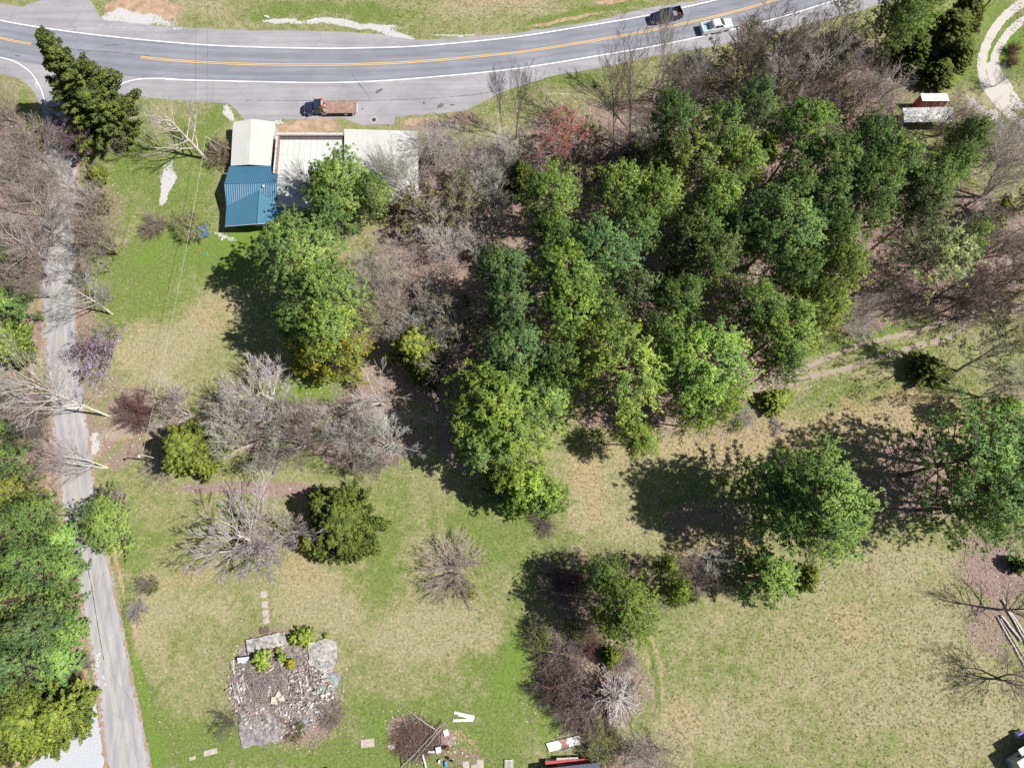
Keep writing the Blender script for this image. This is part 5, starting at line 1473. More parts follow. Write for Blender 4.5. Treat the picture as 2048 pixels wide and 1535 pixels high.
def beam(name, a, b_, w_, h_, z, mat, label, cat='plank', group=None, z2=None):
    A, B_ = G(a[0], a[1], z), G(b_[0], b_[1], z2 if z2 is not None else z)
    d = B_ - A; e_ = bpy.data.objects.new(name, None)
    m = MB(); L_ = d.length
    m.box((0, 0, 0), (L_, w_, h_), bev=min(w_, h_) * .15)
    o = m.build(name, mat); o.location = (A + B_) / 2
    o.rotation_mode = 'QUATERNION'; o.rotation_quaternion = Vector((1, 0, 0)).rotation_difference(d.normalized())
    bpy.data.objects.remove(e_)
    tag(o, label, cat, group); return o
PALEW = simple("bleached_timber", (.50, .47, .44), .9, var=.2, scale=1.5, bmp=.3)
TL = ["long grey timber slanting down the ruin's upper left edge", "short timber stub just left of the bent metal sheet", "pale timber lying upright in view inside the ruin's left half", "grey timber on the left rim halfway down the ruin", "pale timber slanting beside the left rim, inside the ruin",
 "lowest pale timber on the ruin's left rim", "grey slanting timber right of the left rim group in the ruin", "pale timber pointing up right under the round green bush", "pale timber just above the three tan board pieces", "grey timber right of centre, under the large pale slab",
 "pale timber in the rubble pile's left part", "pale timber standing lowest in the rubble pile", "grey level timber across the middle of the ruin", "pale timber between the left rim and the brush heap"]
for k, (a_, b2_) in enumerate((((461, 1318), (474, 1362)), ((466, 1318), (468, 1335)), ((485, 1348), (488, 1380)), ((464, 1365), (471, 1390)), ((470, 1350), (479, 1384)), ((472, 1388), (479, 1405)), ((492, 1366), (502, 1388)), ((531, 1346), (548, 1334)), ((536, 1392), (540, 1370)), ((619, 1335), (623, 1358)), ((612, 1350), (616, 1372)), ((600, 1362), (604, 1385)), ((520, 1352), (547, 1350)), ((477, 1375), (484, 1402)))):
    beam('broken_timber', a_, b2_, .16 + .04 * (k % 3), .10, .22 + .03 * (k % 4), PALEW if k % 3 else WOODG, TL[k], 'timber', 'broken timbers in the ruin')
# rubble, ash and dead brush of the ruin
rs = np.random.RandomState(77)
def heap(name, cx, cy, rx, ry, n, smin, smax, z, mat, seed):
    rs = np.random.RandomState(seed); m = MB()
    for i in range(n):
        while True:
            u, v = rs.uniform(-1, 1, 2)
            if u * u + v * v < 1: break
        c_ = G(cx + u * rx, cy + v * ry); s = smin + (smax - smin) * rs.uniform() ** 3
        M = Matrix.Translation((c_.x, c_.y, s * .2 + (rs.uniform(0, z) if name != 'slab_crumbs' else z))) @ Matrix.Rotation(rs.uniform(0, 3.1), 4, Vector(rs.normal(0, 1, 3)).normalized())
        m.box((0, 0, 0), (s, s * rs.uniform(.4, 1), s * rs.uniform(.2, .5)), M=M)
    o = m.build(name, mat, recalc=False); tag(o, kind='stuff')
def debris_mat():
    m, n, l, p = new_mat("rubble_mix")
    P = geo_pos(n); v = n.new("ShaderNodeTexVoronoi"); v.inputs["Scale"].default_value = 2.4; l.new(P, v.inputs["Vector"])
    s = n.new("ShaderNodeSeparateColor"); l.new(v.outputs["Color"], s.inputs[0])
    r_ = ramp(n, [(0, (.10, .085, .08)), (.3, (.22, .19, .175)), (.6, (.40, .37, .35)), (.85, (.62, .60, .58)), (1, (.35, .13, .09))]); l.new(s.outputs[0], r_.inputs[0]); l.new(r_.outputs[0], p.inputs["Base Color"]); p.inputs["Roughness"].default_value = .9
    return m
RUB = debris_mat()
heap("rubble", 560, 1375, 108, 100, 2400, .06, .42, .18, RUB, 1)
heap("rubble_pile", 620, 1375, 42, 42, 700, .08, .50, .30, RUB, 2)
heap("slab_crumbs", 645, 1320, 34, 40, 260, .04, .22, .32, RUB, 4)
heap("slab_crumbs", 530, 1286, 36, 20, 160, .04, .22, .47, RUB, 5)
heap("rubble_edge", 478, 1365, 14, 50, 160, .10, .5, .25, RUB, 3)
ASH = simple("ash_and_mulch", (.24, .22, .215), .95, var=.5, scale=2.5, bmp=.8)
mb = MB(); sheet(mb, list(reversed(densify([(478, 1300), (500, 1290), (560, 1285), (612, 1288), (640, 1330), (680, 1350), (672, 1410), (640, 1430), (600, 1445), (540, 1420), (500, 1430), (470, 1425), (466, 1370)], .5, .25, 8))), 0.011)
o = mb.build("ash_bed", ASH, recalc=False); tag(o, kind='structure')
def brush(name, cx, cy, rx, ry, n, L0, L1, z, seed, col, label=None):
    rs = np.random.RandomState(seed)
    u = rs.uniform(0, 6.28, n); q = np.sqrt(rs.uniform(0, 1, n))
    C = np.array([list(G(cx + rx * a * math.cos(b_), cy + ry * a * math.sin(b_))) for a, b_ in zip(q, u)])
    C[:, 2] = rs.uniform(.05, z, n) * (1.1 - q)
    an = rs.uniform(0, 6.28, n); d = np.stack([np.cos(an), np.sin(an), rs.uniform(-.08, .15, n)], -1)
    L_ = rs.uniform(L0, L1, n)
    C = C - d * (L_ / 2)[:, None]
    P_, R_ = grow(rs, C, d, L_, rs.uniform(.015, .05, n), 6, .09, 0, .3)
    s1, d1, l1, r1 = children(rs, P_, R_, 4, .2, 1, .6, .4, L_, .6)
    P1, R1 = grow(rs, s1, d1, l1, np.maximum(r1, .013), 4, .1, 0, .5)
    for X in (P_, P1): X[..., 2] = np.maximum(X[..., 2], .03)
    o = bpy.data.objects.new(name, cat_mesh(name, [tubes(P_, R_, 4), tubes(P1, R1, 3)], [BARK])); link(o); o.color = (*col, 1)
    if label: tag(o, label, 'brush pile')
    else: tag(o, kind='stuff')
    return o
brush("brush_pile", 515, 1365, 48, 48, 620, .8, 3.4, .6, 1, (.36, .33, .32), "tangled heap of dead grey branches inside the ruin's left half")
brush("dead_vines", 575, 1345, 85, 75, 480, .6, 2.2, .3, 2, (.33, .28, .26))
# brush heap and junk on the lawn
brush("brush_pile", 832, 1478, 46, 38, 420, .8, 3.8, .7, 4, (.215, .155, .135), "brown heap of cut brush on the lawn with long poles across it")
LG = simple("grey_log_bark", (.34, .30, .28), .9, var=.3, scale=2, bmp=.4)
def log(name, a, b_, r0, r1, z0, z1, mat, label, cat, group=None):
    A, B_ = G(*a, z0), G(*b_, z1); mid_ = (A + B_) / 2; rr_ = random.Random(a[0])
    pts = [A.lerp(B_, i / 7) + Vector((rr_.uniform(-.05, .05), rr_.uniform(-.05, .05), 0)) for i in range(8)]
    m = MB(); m.tube([q - mid_ for q in pts], [r0 + (r1 - r0) * i / 7 for i in range(8)], 8); o = m.build(name, mat); o.location = mid_
    tag(o, label, cat, group); return o
log('long_pole', (803, 1533), (890, 1443), .07, .05, .3, .9, LG, "longest pole laid diagonally across the brown brush heap", "pole")
log('long_pole', (830, 1520), (892, 1445), .06, .05, .3, .95, WOODG, "second pole lying parallel to the longest one on the brush heap", "pole")
log('dead_branch', (873, 1460), (832, 1432), .12, .07, .4, .35, LG, "long grey limb reaching up left from the brush heap", "branch")
log('dead_branch', (832, 1432), (790, 1400), .06, .02, .35, .3, LG, "thin forked tip of the grey limb beside the bright green patch", "branch")
log('fallen_post', (845, 1506), (852, 1535), .16, .15, .16, .16, PALEW, "pale thick post lying at the foot of the brush heap", "post")
log('dark_post', (799, 1488), (806, 1530), .08, .06, .2, .4, WOODD, "dark thin post on the left of the brush heap", "post")
WP = simple("white_painted_board", (.60, .59, .58), .6, var=.12, scale=3)
beam('white_plank', (908, 1424), (949, 1433), .38, .10, .08, WP, "upper white plank of the three loose ones on the lawn", z2=.12)
beam('white_plank', (916, 1428), (948, 1437), .30, .08, .16, WP, "middle slanting white plank of the three loose ones on the lawn")
beam('white_plank', (906, 1440), (946, 1439), .36, .10, .06, WP, "lowest white plank of the three loose ones on the lawn")
beam('white_board', (856, 1503), (880, 1502), .28, .06, .30, WP, "white board lying across the right edge of the brush heap", "board")
m = MB(); m.box((0, 0, .3), (.75, .8, .6), bev=.06); o = m.build('white_cabinet', WP); o.location = G(877, 1497); o.rotation_euler = (0, 0, .2); tag(o, "white square appliance casing at the right edge of the brush heap", "cabinet")
m = MB(); m.box((0, 0, .1), (.7, .85, .2), bev=.03); o = m.build('white_tub', WP); o.location = G(892, 1464); o.rotation_euler = (0, 0, .35); tag(o, "white plastic tub alone on the grass above the brush heap", "tub")
e = empty("rusty_barrel", G(895, 1494)); tag(e, "rusty brown barrel with dark shadow, right of the white appliance casing", "barrel")
m = MB(); m.lathe([(.28, 0), (.29, .02), (.28, .28), (.295, .30), (.28, .32), (.28, .58), (.295, .6), (.28, .62), (.28, .86), (.25, .86), (.25, .80)], k=20); m.build('drum', simple("rusted_drum", (.19, .09, .07), .8, var=.3), e)
m = MB(); m.lathe([(0, .80), (.25, .80)], k=20); m.build('contents', simple("sooty_fill", (.10, .055, .045), .9), e)
for (x, y, c_, nm, lb, r_) in ((881, 1521, (.62, .62, .6), "white_bucket", "white bucket next to the blue one by the brush heap", .30), (896, 1514, (.03, .03, .03), "black_bucket", "black bucket above the blue one by the brush heap", .20), (904, 1520, (.10, .09, .08), "dark_pail", "small dark pail right of the blue bucket by the brush heap", .16)):
    e = empty(nm, G(x, y)); tag(e, lb, 'bucket')
    m = MB(); m.lathe([(0, .02), (r_ * .8, .02), (r_ * .95, .36), (r_, .38), (r_ * 1.03, .36), (r_ * .85, 0), (0, 0)], k=18); m.build('pail', simple(nm + "_plastic", c_, .5, var=.1), e)
    m = MB(); m.tube([(math.cos(a) * r_, math.sin(a) * .1 * r_, .36 + math.sin(a) * .12) for a in [i * math.pi / 10 for i in range(11)]], .008, 5); m.build('handle', STEEL, e)
m = MB(); m.box((0, 0, .18), (.36, .8, .36), bev=.05); m.box((0, 0, .37), (.28, .70, .02)); o = m.build('blue_tote', simple("blue_plastic", (.10, .28, .42), .4)); o.location = G(892, 1526); o.rotation_euler = (0, 0, .2); tag(o, "bright blue oblong tote beside the white bucket", "tote")
BR = simple("red_handle", (.35, .10, .05), .6)
beam('broom_handle', (883, 1465), (883, 1488), .06, .06, .2, BR, "thin reddish tool handle above the white appliance casing", "tool handle")
STN = simple("stepping_stone", (.40, .35, .31), .9, var=.2, bmp=.3)
for k, (x, y, w_, d_, rz_, lb) in enumerate(((385, 1515, .9, .45, .3, "small buff stepping stone, left of the pair south of the ruin"), (421, 1503, 1.9, .75, .25, "long buff stepping stone, right of the pair south of the ruin"), (735, 1485, 1.9, 1.1, .1, "grey flagstone under the thin shadow left of the brush heap"), (783, 1493, 1.0, .7, .2, "pale flagstone touching the left of the brush heap"), (932, 1531, .9, 1.3, .1, "left paving block at the bottom edge, near the buckets"), (960, 1529, 1.0, 1.5, .0, "right mauve paving block at the bottom edge, near the buckets"), (948, 1534, .8, .8, .3, "middle paving block at the bottom edge, near the buckets"))):
    m = MB(); m.box((0, 0, .03), (w_, d_, .09), bev=.03); o = m.build('paving_stone', STN); o.location = G(x, y); o.rotation_euler = (0, 0, rz_); tag(o, lb, 'paving stone')
for k, (x, y) in enumerate(((527, 1188), (529, 1208), (531, 1226), (532, 1240))):
    m = MB(); m.box((0, 0, .02), (.85, .95, .06), bev=.02); o = m.build('paving_stone', STN); o.location = G(x, y); o.rotation_euler = (0, 0, k * .1)
    tag(o, ("topmost", "second", "third", "lowest")[k] + " worn slab of the short path leading up from the ruin", 'paving stone')
# white slatted rack at the bottom edge
e = empty("slatted_rack", G(1018, 1534)); tag(e, "white slatted rack lying flat at the bottom edge of the lawn", "rack")
for i in range(7):
    m = MB(); m.box((-.54 + i * .18, 0, .30), (.09, 2.2, .04)); m.build('slat', WP, e)
m = MB(); m.box((0, .95, .25), (1.2, .08, .06)); m.build('crossbar', WP, e)
m = MB(); m.box((0, -.95, .25), (1.2, .08, .06)); m.build('crossbar', WP, e)
# white board with rust
def rustboard():
    m, n, l, p = new_mat("rust_stained_white")
    tc = n.new("ShaderNodeTexCoord").outputs["Object"]
    t = noise(n, l, tc, 1.1, 6, .65); sp = n.new("ShaderNodeSeparateXYZ"); l.new(tc, sp.inputs[0])
    d = mth(n, l, 'ADD', mth(n, l, 'MULTIPLY', mth(n, l, 'ABSOLUTE', mth(n, l, 'ADD', sp.outputs[0], -.05)), -.30), t.outputs[0])
    q = n.new("ShaderNodeMapRange"); q.inputs[1].default_value = .34; q.inputs[2].default_value = .38; l.new(d, q.inputs[0])
    t2 = noise(n, l, tc, 6, 5, .7); r_ = ramp(n, [(.35, (.17, .075, .055)), (.65, (.36, .18, .13))]); l.new(t2.outputs[0], r_.inputs[0])
    l.new(mixc(n, l, q.outputs[0], (.60, .60, .63), r_.outputs[0]), p.inputs["Base Color"]); p.inputs["Roughness"].default_value = .5
    return m
P = [G(1092, 1485.5, .25), G(1099, 1503, .25), G(1163, 1486, .25), G(1158.5, 1469.5, .25)]; c_ = sum(P, Vector()) / 4
m = MB(); m.prism([q - c_ for q in P], .08); o = m.build('stained_door_panel', rustboard()); o.location = c_; tag(o, "white door panel with rust-brown stains lying on the grass above the red beam", "panel")
m = MB(); m.box((0, 0, -.16), (4.0, .1, .12)); 
beam('scrap_tube', (1121, 1501), (1142, 1494), .10, .10, .45, STEEL, "upper bent metal tube lying on the stained white panel", "tube", z2=.55)
beam('scrap_tube', (1126, 1500), (1141, 1497), .08, .08, .55, CHROME, "lower short metal tube lying on the stained white panel", "tube", z2=.42)
# crate, red beam and dark roofed shed at the bottom edge
e = empty("slatted_crate", G(1134, 1518)); e.rotation_euler = (0, 0, .04); tag(e, "pale slatted crate standing directly behind the red beam", "crate")
for i in range(5):
    m = MB(); m.box((0, -.40 + i * .2, .95), (3.0, .17, .04)); m.build('slat', PALEW, e)
for x in (-1.45, 0, 1.45):
    m = MB(); m.box((x, 0, .5), (.08, 1.0, .86)); m.build('frame', WOODG, e)
REDP = simple("red_painted_beam", (.42, .055, .06), .6, var=.2, scale=1.2)
m = MB(); m.prism([G(1090, 1521.5, 1.05), G(1091, 1529, 1.05), G(1178, 1523.5, 1.05), G(1176, 1515.5, 1.05)], .22); o = m.build('red_fascia', REDP)
for x_, y_ in ((1096, 1526), (1172, 1521)):
    pass
tag(o, "long red painted board along the front of the dark corrugated roof", "board")
e = empty("corrugated_shed", G(1150, 1560)); tag(e, "shed with a dark blue corrugated roof cut off by the bottom edge", "shed")
il = e.location
DKR = ribbed("dark_corrugated", (.085, .095, .13), 0, .28, .4, var=.1, strength=1.0)
P = [G(1085, 1537, 2.3), G(1082, 1600, 2.3), G(1210, 1600, 2.3), G(1199, 1523.5, 2.3)]
m = MB(); m.prism([q - il for q in P], .08); m.build('roof', DKR, e)
m = MB(); walls(m, [q - il for q in P], 0, 2.2, .3); m.build('wall', WOODD, e)
for q in (P[0], P[3]):
    m = MB(); m.box((q.x - il.x, q.y - il.y - .15, 1.1), (.1, .1, 2.2)); m.build('post', WOODG, e)
m = MB(); m.box(((P[0].x + P[3].x) / 2 - il.x - .6, G(1134, 1522, .8).y - il.y, .42), (5.6, .35, .83)); m.build('front_shelf', WOODG, e)
# tarpaulin-covered trailer at the bottom left
e = empty("covered_trailer", G(640, 1556)); e.rotation_euler = (0, 0, .35); tag(e, "low trailer under a grey-white cover at the bottom edge, left of the brush heap", "trailer")
TARP = simple("grey_white_tarpaulin", (.46, .48, .52), .5, var=.3, scale=1.5, bmp=.5)
m = MB(); m.loft([[(-1.6, -1.0, .5), (-1.6, 1.0, .5), (-1.55, .9, 1.15), (-1.55, 0, 1.4), (-1.55, -.9, 1.15)], [(0, -1.05, .5), (0, 1.05, .5), (0, .95, 1.3), (0, 0, 1.62), (0, -.95, 1.3)], [(1.6, -1.0, .5), (1.6, 1.0, .5), (1.5, .85, 1.2), (1.5, 0, 1.42), (1.5, -.85, 1.2)]]); m.build('cover', TARP, e)
m = MB(); m.box((0, 0, .46), (3.3, 1.9, .12)); m.build('chassis', BLACKP, e)
m = MB(); m.tube([(1.6, 0, .45), (2.6, 0, .42)], .05, 6); m.build('tow_bar', STEEL, e)
wheel(e, 0, 1.02, .32, .2, STEEL); wheel(e, 0, -1.02, .32, .2, STEEL)
# camper in the bottom right corner
c0 = G(2008, 1513); rz_ = math.atan2(G(2050, 1488).y - c0.y, G(2050, 1488).x - c0.x)
e = empty("camper_trailer", c0, rz_); tag(e, "white roofed camper trailer cut off by the bottom right corner", "camper")
CW = simple("camper_white", (.45, .47, .50), .4, var=.12); CG = simple("camper_grey_trim", (.30, .34, .38), .5, var=.1)
m = MB(); m.loft([[(0, 0, .55), (7.2, 0, .55), (7.2, -2.5, .55), (0, -2.5, .55)], [(0, 0, 2.6), (7.2, 0, 2.6), (7.2, -2.5, 2.6), (0, -2.5, 2.6)]]); m.build('body', CW, e)
m = MB(); m.box((3.6, -1.25, 2.68), (7.3, 2.6, .16), bev=.05); m.build('roof', simple("camper_roof", (.62, .62, .60), .5, var=.05), e)
for z in (.9, 1.3, 2.3):
    m = MB(); m.box((3.6, .012, z), (7.1, .03, .07)); m.build('trim_strip', CG, e)
for x in (1.4, 4.6):
    f = MB(); f.box((x, .025, 1.8), (1.1, .05, .6)); fo = f.build('window', STEEL, e); g = MB(); g.box((x, .055, 1.8), (.98, .02, .5)); g.build('pane', DARKWIN, fo)
m = MB()
for y in (-.3, -.75): m.tube([(-.08, y, .7), (-.14, y, 1.6), (-.08, y, 2.7), (.3, y, 2.85)], .025, 6)
for z in (.9, 1.2, 1.5, 1.8, 2.1, 2.4): m.tube([(-.12, -.3, z), (-.12, -.75, z)], .02, 6)
m.build('ladder', STEEL, e)
m = MB(); m.box((-.15, -1.25, .5), (.25, 2.3, .14), bev=.02); m.build('bumper', CG, e)
m = MB(); m.box((3.5, .55, 2.40), (4.6, 1.1, .05)); m.build('awning', CG, e)
wheel(e, 3.2, -.05, .36, .22, STEEL); wheel(e, 4.1, -.05, .36, .22, STEEL); wheel(e, 3.2, -2.45, .36, .22, STEEL); wheel(e, 4.1, -2.45, .36, .22, STEEL)
e = empty("wrapped_cooler", c0 + Vector((math.cos(rz_) * 3.4 - math.sin(rz_) * 1.7, math.sin(rz_) * 3.4 + math.cos(rz_) * 1.7, 0))); tag(e, "grey box under a violet sheet beside the camper", "box")
m = MB(); m.box((0, 0, .45), (.9, .8, .9), .3, bev=.08); m.build('box', CG, e); m = MB(); m.box((.05, .1, .93), (.8, .6, .10), .5, bev=.05); m.build('sheet', simple("violet_cloth", (.16, .10, .42), .8), e)
# birch logs at the right edge
LB = simple("birch_log_bark", (.50, .46, .43), .85, var=.4, scale=3, bmp=.4)
for (a_, b2_, r_, lb) in (((2005, 1198), (2065, 1292), .15, "uppermost pale log of the stack at the right edge"), ((2012, 1213), (2062, 1302), .13, "second pale log from the top at the right edge"), ((2002, 1230), (2043, 1281), .16, "thick mottled log in the middle at the right edge"), ((1994, 1232), (2056, 1342), .10, "lowest thin log at the right edge"), ((2001, 1236), (2052, 1318), .07, "slender pole between the logs at the right edge")):
    log('birch_log', a_, b2_, r_, r_ * .8, r_ + .1, r_ + .1, LB, lb, 'log')
log('lawn_stick', (604, 40), (613, 36), .0, .0, .1, .1, LB, "x", "x") if False else None
beam('white_timber', (613, 44), (634, 37.5), .28, .18, .1, WP, "white timber lying on the verge above the highway", "timber")
beam('white_scrap', (529, 32), (538, 35), .35, .2, .12, WP, "white scrap piece on the verge, left of the white timber", "scrap")
log('fallen_stick', (64, 724), (72, 735), .06, .05, .1, .1, LB, "short pale stick in the leaves left of the side road", "stick")
log('fallen_stick', (57, 645), (67, 649), .05, .04, .1, .1, LB, "second pale stick higher up in the leaves left of the side road", "stick")
e = empty("planter_disc", G(437, 1010)); tag(e, "small round green cover in the field by the grey spreading tree", "utility cover")
m = MB(); m.lathe([(0, .08), (.3, .08), (.34, .04), (.34, 0)], k=16); m.build('lid', simple("green_lid", (.03, .12, .05), .5), e)
m = MB(); m.lathe([(0, .06), (.16, .06), (.18, 0)], k=12); o = m.build('teal_cap', simple("teal_plastic", (.02, .30, .26), .5)); o.location = G(413, 507); tag(o, "tiny teal cap in the bright grass south of the blue panel", "cap")
# ------------------------------------------------------------------ trees and shrubs
def pine(px, py, r, H, leaf, label, kind=None, sy=1.0, frac=.70, name='pine_tree', group=None, base=None):
    kk = kind or random.choice(["pine_a", "pine_b", "pine_c", "pine_d"])
    return plant(kk, px, py, r, H, leaf, 'pine', name, label, 'pine tree' if 'pine' in name else 'tree', group, frac, sy, base)

# the pine stand: (x, y, radius, height, colour, label)
STAND = [
 (1076, 398, 66, 16, 'bright', "lone round pine left of the stand, dark olive cedar tucked at its upper left"),
 (1385, 335, 58, 18, 'bright', "bright pine with separate tufts near the upper left of the stand, beside a dark trunk"),
 (1368, 232, 56, 19, 'dark', "dark green pine at the upper left tip of the stand, by the tall bare trees"),
 (1452, 262, 56, 19, 'pine', "mid green pine in the top row of the stand, second from the dark tip pine"),
 (1512, 212, 50, 19, 'blue', "bluish pine at the top of the stand nearest the highway"),
 (1484, 318, 50, 18, 'bright', "yellowish green pine directly below the top row of the stand"),
 (1600, 268, 60, 20, 'pine', "round topped pine in the top row, left of the two white roofed sheds"),
 (1648, 330, 56, 20, 'pine', "pine with dark gaps diagonally down left of the carport"),
 (1730, 300, 54, 20, 'dark', "dark pine in the top row just left of the carport"),
 (1790, 336, 56, 20, 'pine', "pine directly below the white carport"),
 (1850, 362, 54, 19, 'pine', "pine below the carport's right end with a ragged right side"),
 (1745, 395, 62, 20, 'pine', "large pine two crowns below the carport"),
 (1820, 430, 56, 19, 'pale', "pale green pine on the stand's right edge above the thin greyish one"),
 (1935, 282, 36, 17, 'dark', "small dark open pine right of the carport by the leaning bare trunks"),
 (1892, 335, 40, 18, 'pine', "pine between the small dark open one and the ragged right edge"),
 (1318, 400, 52, 17, 'bright', "bright pine at the upper left of the stand over pink leaf litter"),
 (1228, 398, 58, 17, 'bright', "bright pine in the stand nearest the lone round one"),
 (1262, 462, 46, 17, 'pine', "mid green pine under the two bright upper left pines"),
 (1212, 492, 66, 18, 'blue', "big bluish green pine at the left of the stand, with a bright lower fringe"),
 (1355, 492, 62, 18, 'pine', "wide pine at the middle of the stand, left of the gap of pink litter"),
 (1432, 396, 48, 18, 'bright', "slim bright pine by the dark leaning trunk near the top of the stand"),
 (1410, 452, 46, 18, 'pine', "narrow pine beneath the slim bright one"),
 (1560, 452, 80, 20, 'dark', "broad dark green pine above the leafy gap in the middle right"),
 (1655, 415, 56, 19, 'blue', "bluish pine between the broad dark pine and the right side crowns"),
 (1668, 478, 50, 19, 'pine', "mid green pine under the bluish one at the right"),
 (1660, 545, 58, 19, 'bright', "vivid green pine on the stand's lower right edge"),
 (1650, 622, 52, 18, 'lime', "lime fringed pine at the lower right corner, above the track fork"),
 (1440, 535, 58, 19, 'pine', "centre pine just below the mid gap, with two dark trunks beside it"),
 (1500, 610, 58, 19, 'pine', "pine in the lower right of the stand behind the oval one"),
 (1560, 660, 66, 19, 'bright', "oval bright pine whose right side meets the dirt tracks"),
 (1540, 738, 50, 17, 'pine', "lower pine touching the left end of the dirt tracks"),
 (1128, 548, 66, 18, 'bright', "bright pine at the left edge, two crowns below the lone round one"),
 (1016, 532, 50, 17, 'blue', "upper of the two bluish pines on the far left of the stand"),
 (1022, 604, 52, 17, 'blue', "lower of the two bluish pines on the far left of the stand"),
 (1144, 640, 62, 18, 'bright', "pine with a yellow-green top left of the dead branches"),
 (1276, 598, 48, 16, 'pale', "dull grey-green pine in the middle with pink litter to its right"),
 (1350, 590, 50, 17, 'pine', "pine right of the dull grey-green one, above a litter gap"),
 (1030, 702, 58, 17, 'blue', "blue-green pine at the lower left of the stand, above the huge crown"),
 (1128, 725, 52, 17, 'pine', "mid green pine between the blue-green one and the big lower pine"),
 (1235, 755, 92, 20, 'lime', "big lime green pine at the bottom edge of the stand"),
 (1402, 715, 86, 20, 'bright', "widest rounded pine at the bottom right of the stand"),
 (1450, 800, 44, 13, 'lime', "loose low pine in front of the widest rounded one"),
 (1395, 828, 44, 12, 'bright', "low open pine branch mass over the sedge at the stand's bottom edge"),
 (1280, 872, 36, 10, 'lime', "sprawling low pine under the big lime green one"),
 (1310, 320, 30, 14, 'pine', "small pine among the bare saplings at the stand's upper left"),
 (1470, 470, 40, 17, 'dark', "small dark pine deep in the middle of the stand"),
 (1585, 375, 50, 19, 'pine', "pine in the second row under the round topped one"),
 (1690, 350, 46, 19, 'blue', "blue-green pine wedged in the second row left of the carport"),
 (1585, 560, 46, 18, 'pine', "pine right of the centre gap with a dark leaning trunk at its left"),
 (1215, 620, 46, 17, 'pine', "pine between the yellow-green topped one and the dull grey one"),
 (1330, 660, 40, 16, 'dark', "shaded pine above the widest rounded one"),
 (1100, 470, 40, 15, 'pine', "small pine under the lone round one at the stand's left")]
for (x, y, r, H, c, lb) in STAND:
    pine(x, y, r * 1.16, H, c, lb, random.choice(["stand_a", "stand_b", "stand_c", "stand_d", "stand_e"]), frac=.80, group="pines of the stand")
pine(1850, 520, 92, 18, 'pale', "thin greyish green pine right of the stand, bare twigs showing through", "pine_thin", group="pines of the stand")
pine(1925, 492, 40, 17, 'bright', "yellow-green tufted pine at the right edge of the thin greyish one", "pine_thin", group="pines of the stand")
pine(1340, 560, 30, 12, 'pine', "understorey pine in the middle of the stand", "pine_low")

G2 = "evergreens standing apart from the stand"
pine(690, 368, 78, 15, 'pine', "bushy green tree overhanging the parapet and white roofs", "pine_d", name='evergreen_tree', group=G2)
pine(745, 385, 40, 13, 'pine', "smaller green tree right of the bushy roofside one over the white roof", "pine_b", name='evergreen_tree', group=G2)
pine(600, 492, 84, 17, 'pine', "big round pine just below the blue roofed house", "pine_b", sy=1.0, group=G2)
pine(665, 425, 44, 14, 'dark', "dark pine between the blue roofed house's big pine and the bushy roofside tree", "pine_c", group=G2)
pine(640, 592, 82, 18, 'pine', "mid green pine south of the big round one by the blue house", "pine_d", group=G2)
pine(590, 640, 46, 16, 'dark', "dark left shoulder pine casting shadow onto the lawn", "pine_a", group=G2)
pine(665, 655, 68, 18, 'bright', "bright pine with yellow lower tufts over the shaded lane", "pine_a", group=G2)
pine(650, 712, 72, 9, 'yellow', "yellow-green open branches at the foot of the bright pine", "pine_low", sy=.7, frac=.6, group=G2)
pine(715, 700, 36, 13, 'yellow', "small golden tufted pine beside the round olive cedar", "pine_thin", group=G2)
pine(1020, 832, 122, 17, 'olive', "huge olive green crown at the lower left of the stand", "pine_d", name='evergreen_tree', group=G2)
pine(965, 870, 70, 13, 'pine', "left lobe tree beside the huge olive crown", "pine_b", name='evergreen_tree', group=G2)
pine(1085, 800, 66, 15, 'pine', "upper right companion of the huge olive crown", "pine_c", name='evergreen_tree', group=G2)
pine(1062, 972, 62, 10, 'lime', "low lime green pine south of the huge olive crown", "pine_low", group=G2)
pine(1100, 990, 40, 8, 'bright', "low bright green tree right of the low lime one, over the field", "pine_low", group=G2)
pine(1010, 965, 44, 9, 'olive', "dull low pine left of the lime one at the field edge", "pine_low", group=G2)
pine(1618, 985, 124, 22, 'pine', "very large solitary pine in the field with a long shadow to its left", "pine_d", group=G2)
pine(1668, 1050, 60, 17, 'bright', "lower right lobe pine attached to the very large solitary one", "pine_b", group=G2)
pine(1538, 985, 70, 17, 'dark', "dark left companion of the very large solitary pine", "pine_c", group=G2)
pine(1532, 1158, 60, 8, 'pine', "low vivid pine at the field edge under the very large solitary pine", "pine_low", group=G2)
pine(1238, 1205, 80, 14, 'olive', "round olive green pine amid dark thicket in the lower middle", "pine_d", group=G2)
pine(1205, 1150, 44, 11, 'pine', "green pine at the upper left of the round olive one in the thicket", "pine_c", group=G2)
pine(1352, 1172, 34, 9, 'lime', "lime young pine right of the thicket", "pine_low", group=G2)
pine(1335, 1135, 24, 8, 'bright', "narrow young pine above the lime one right of the thicket", "pine_low", group=G2)
pine(1915, 925, 112, 21, 'dark', "sparse dark pine on the right with its trunk shadow crossing the leaves", "pine_thin", group=G2)
pine(1995, 905, 95, 20, 'dark', "right-hand neighbour of the sparse dark pine at the frame edge", "pine_c", group=G2)
pine(1950, 1005, 90, 20, 'dark', "lower sparse pine at the right with litter showing through", "pine_c", group=G2)
pine(2050, 1000, 70, 19, 'pine', "pine cut by the right edge below the sparse dark pair", "pine_c", group=G2)
pine(1995, 815, 34, 9, 'bright', "small bright pine at the foot of the pale olive tree on the right", "pine_low", group=G2)
pine(1795, 42, 56, 17, 'pine', "green pine by the highway at the top right", "pine_d", group=G2)
pine(1835, 15, 46, 16, 'bright', "bright pine cut by the top edge at the right", "pine_b", group=G2)
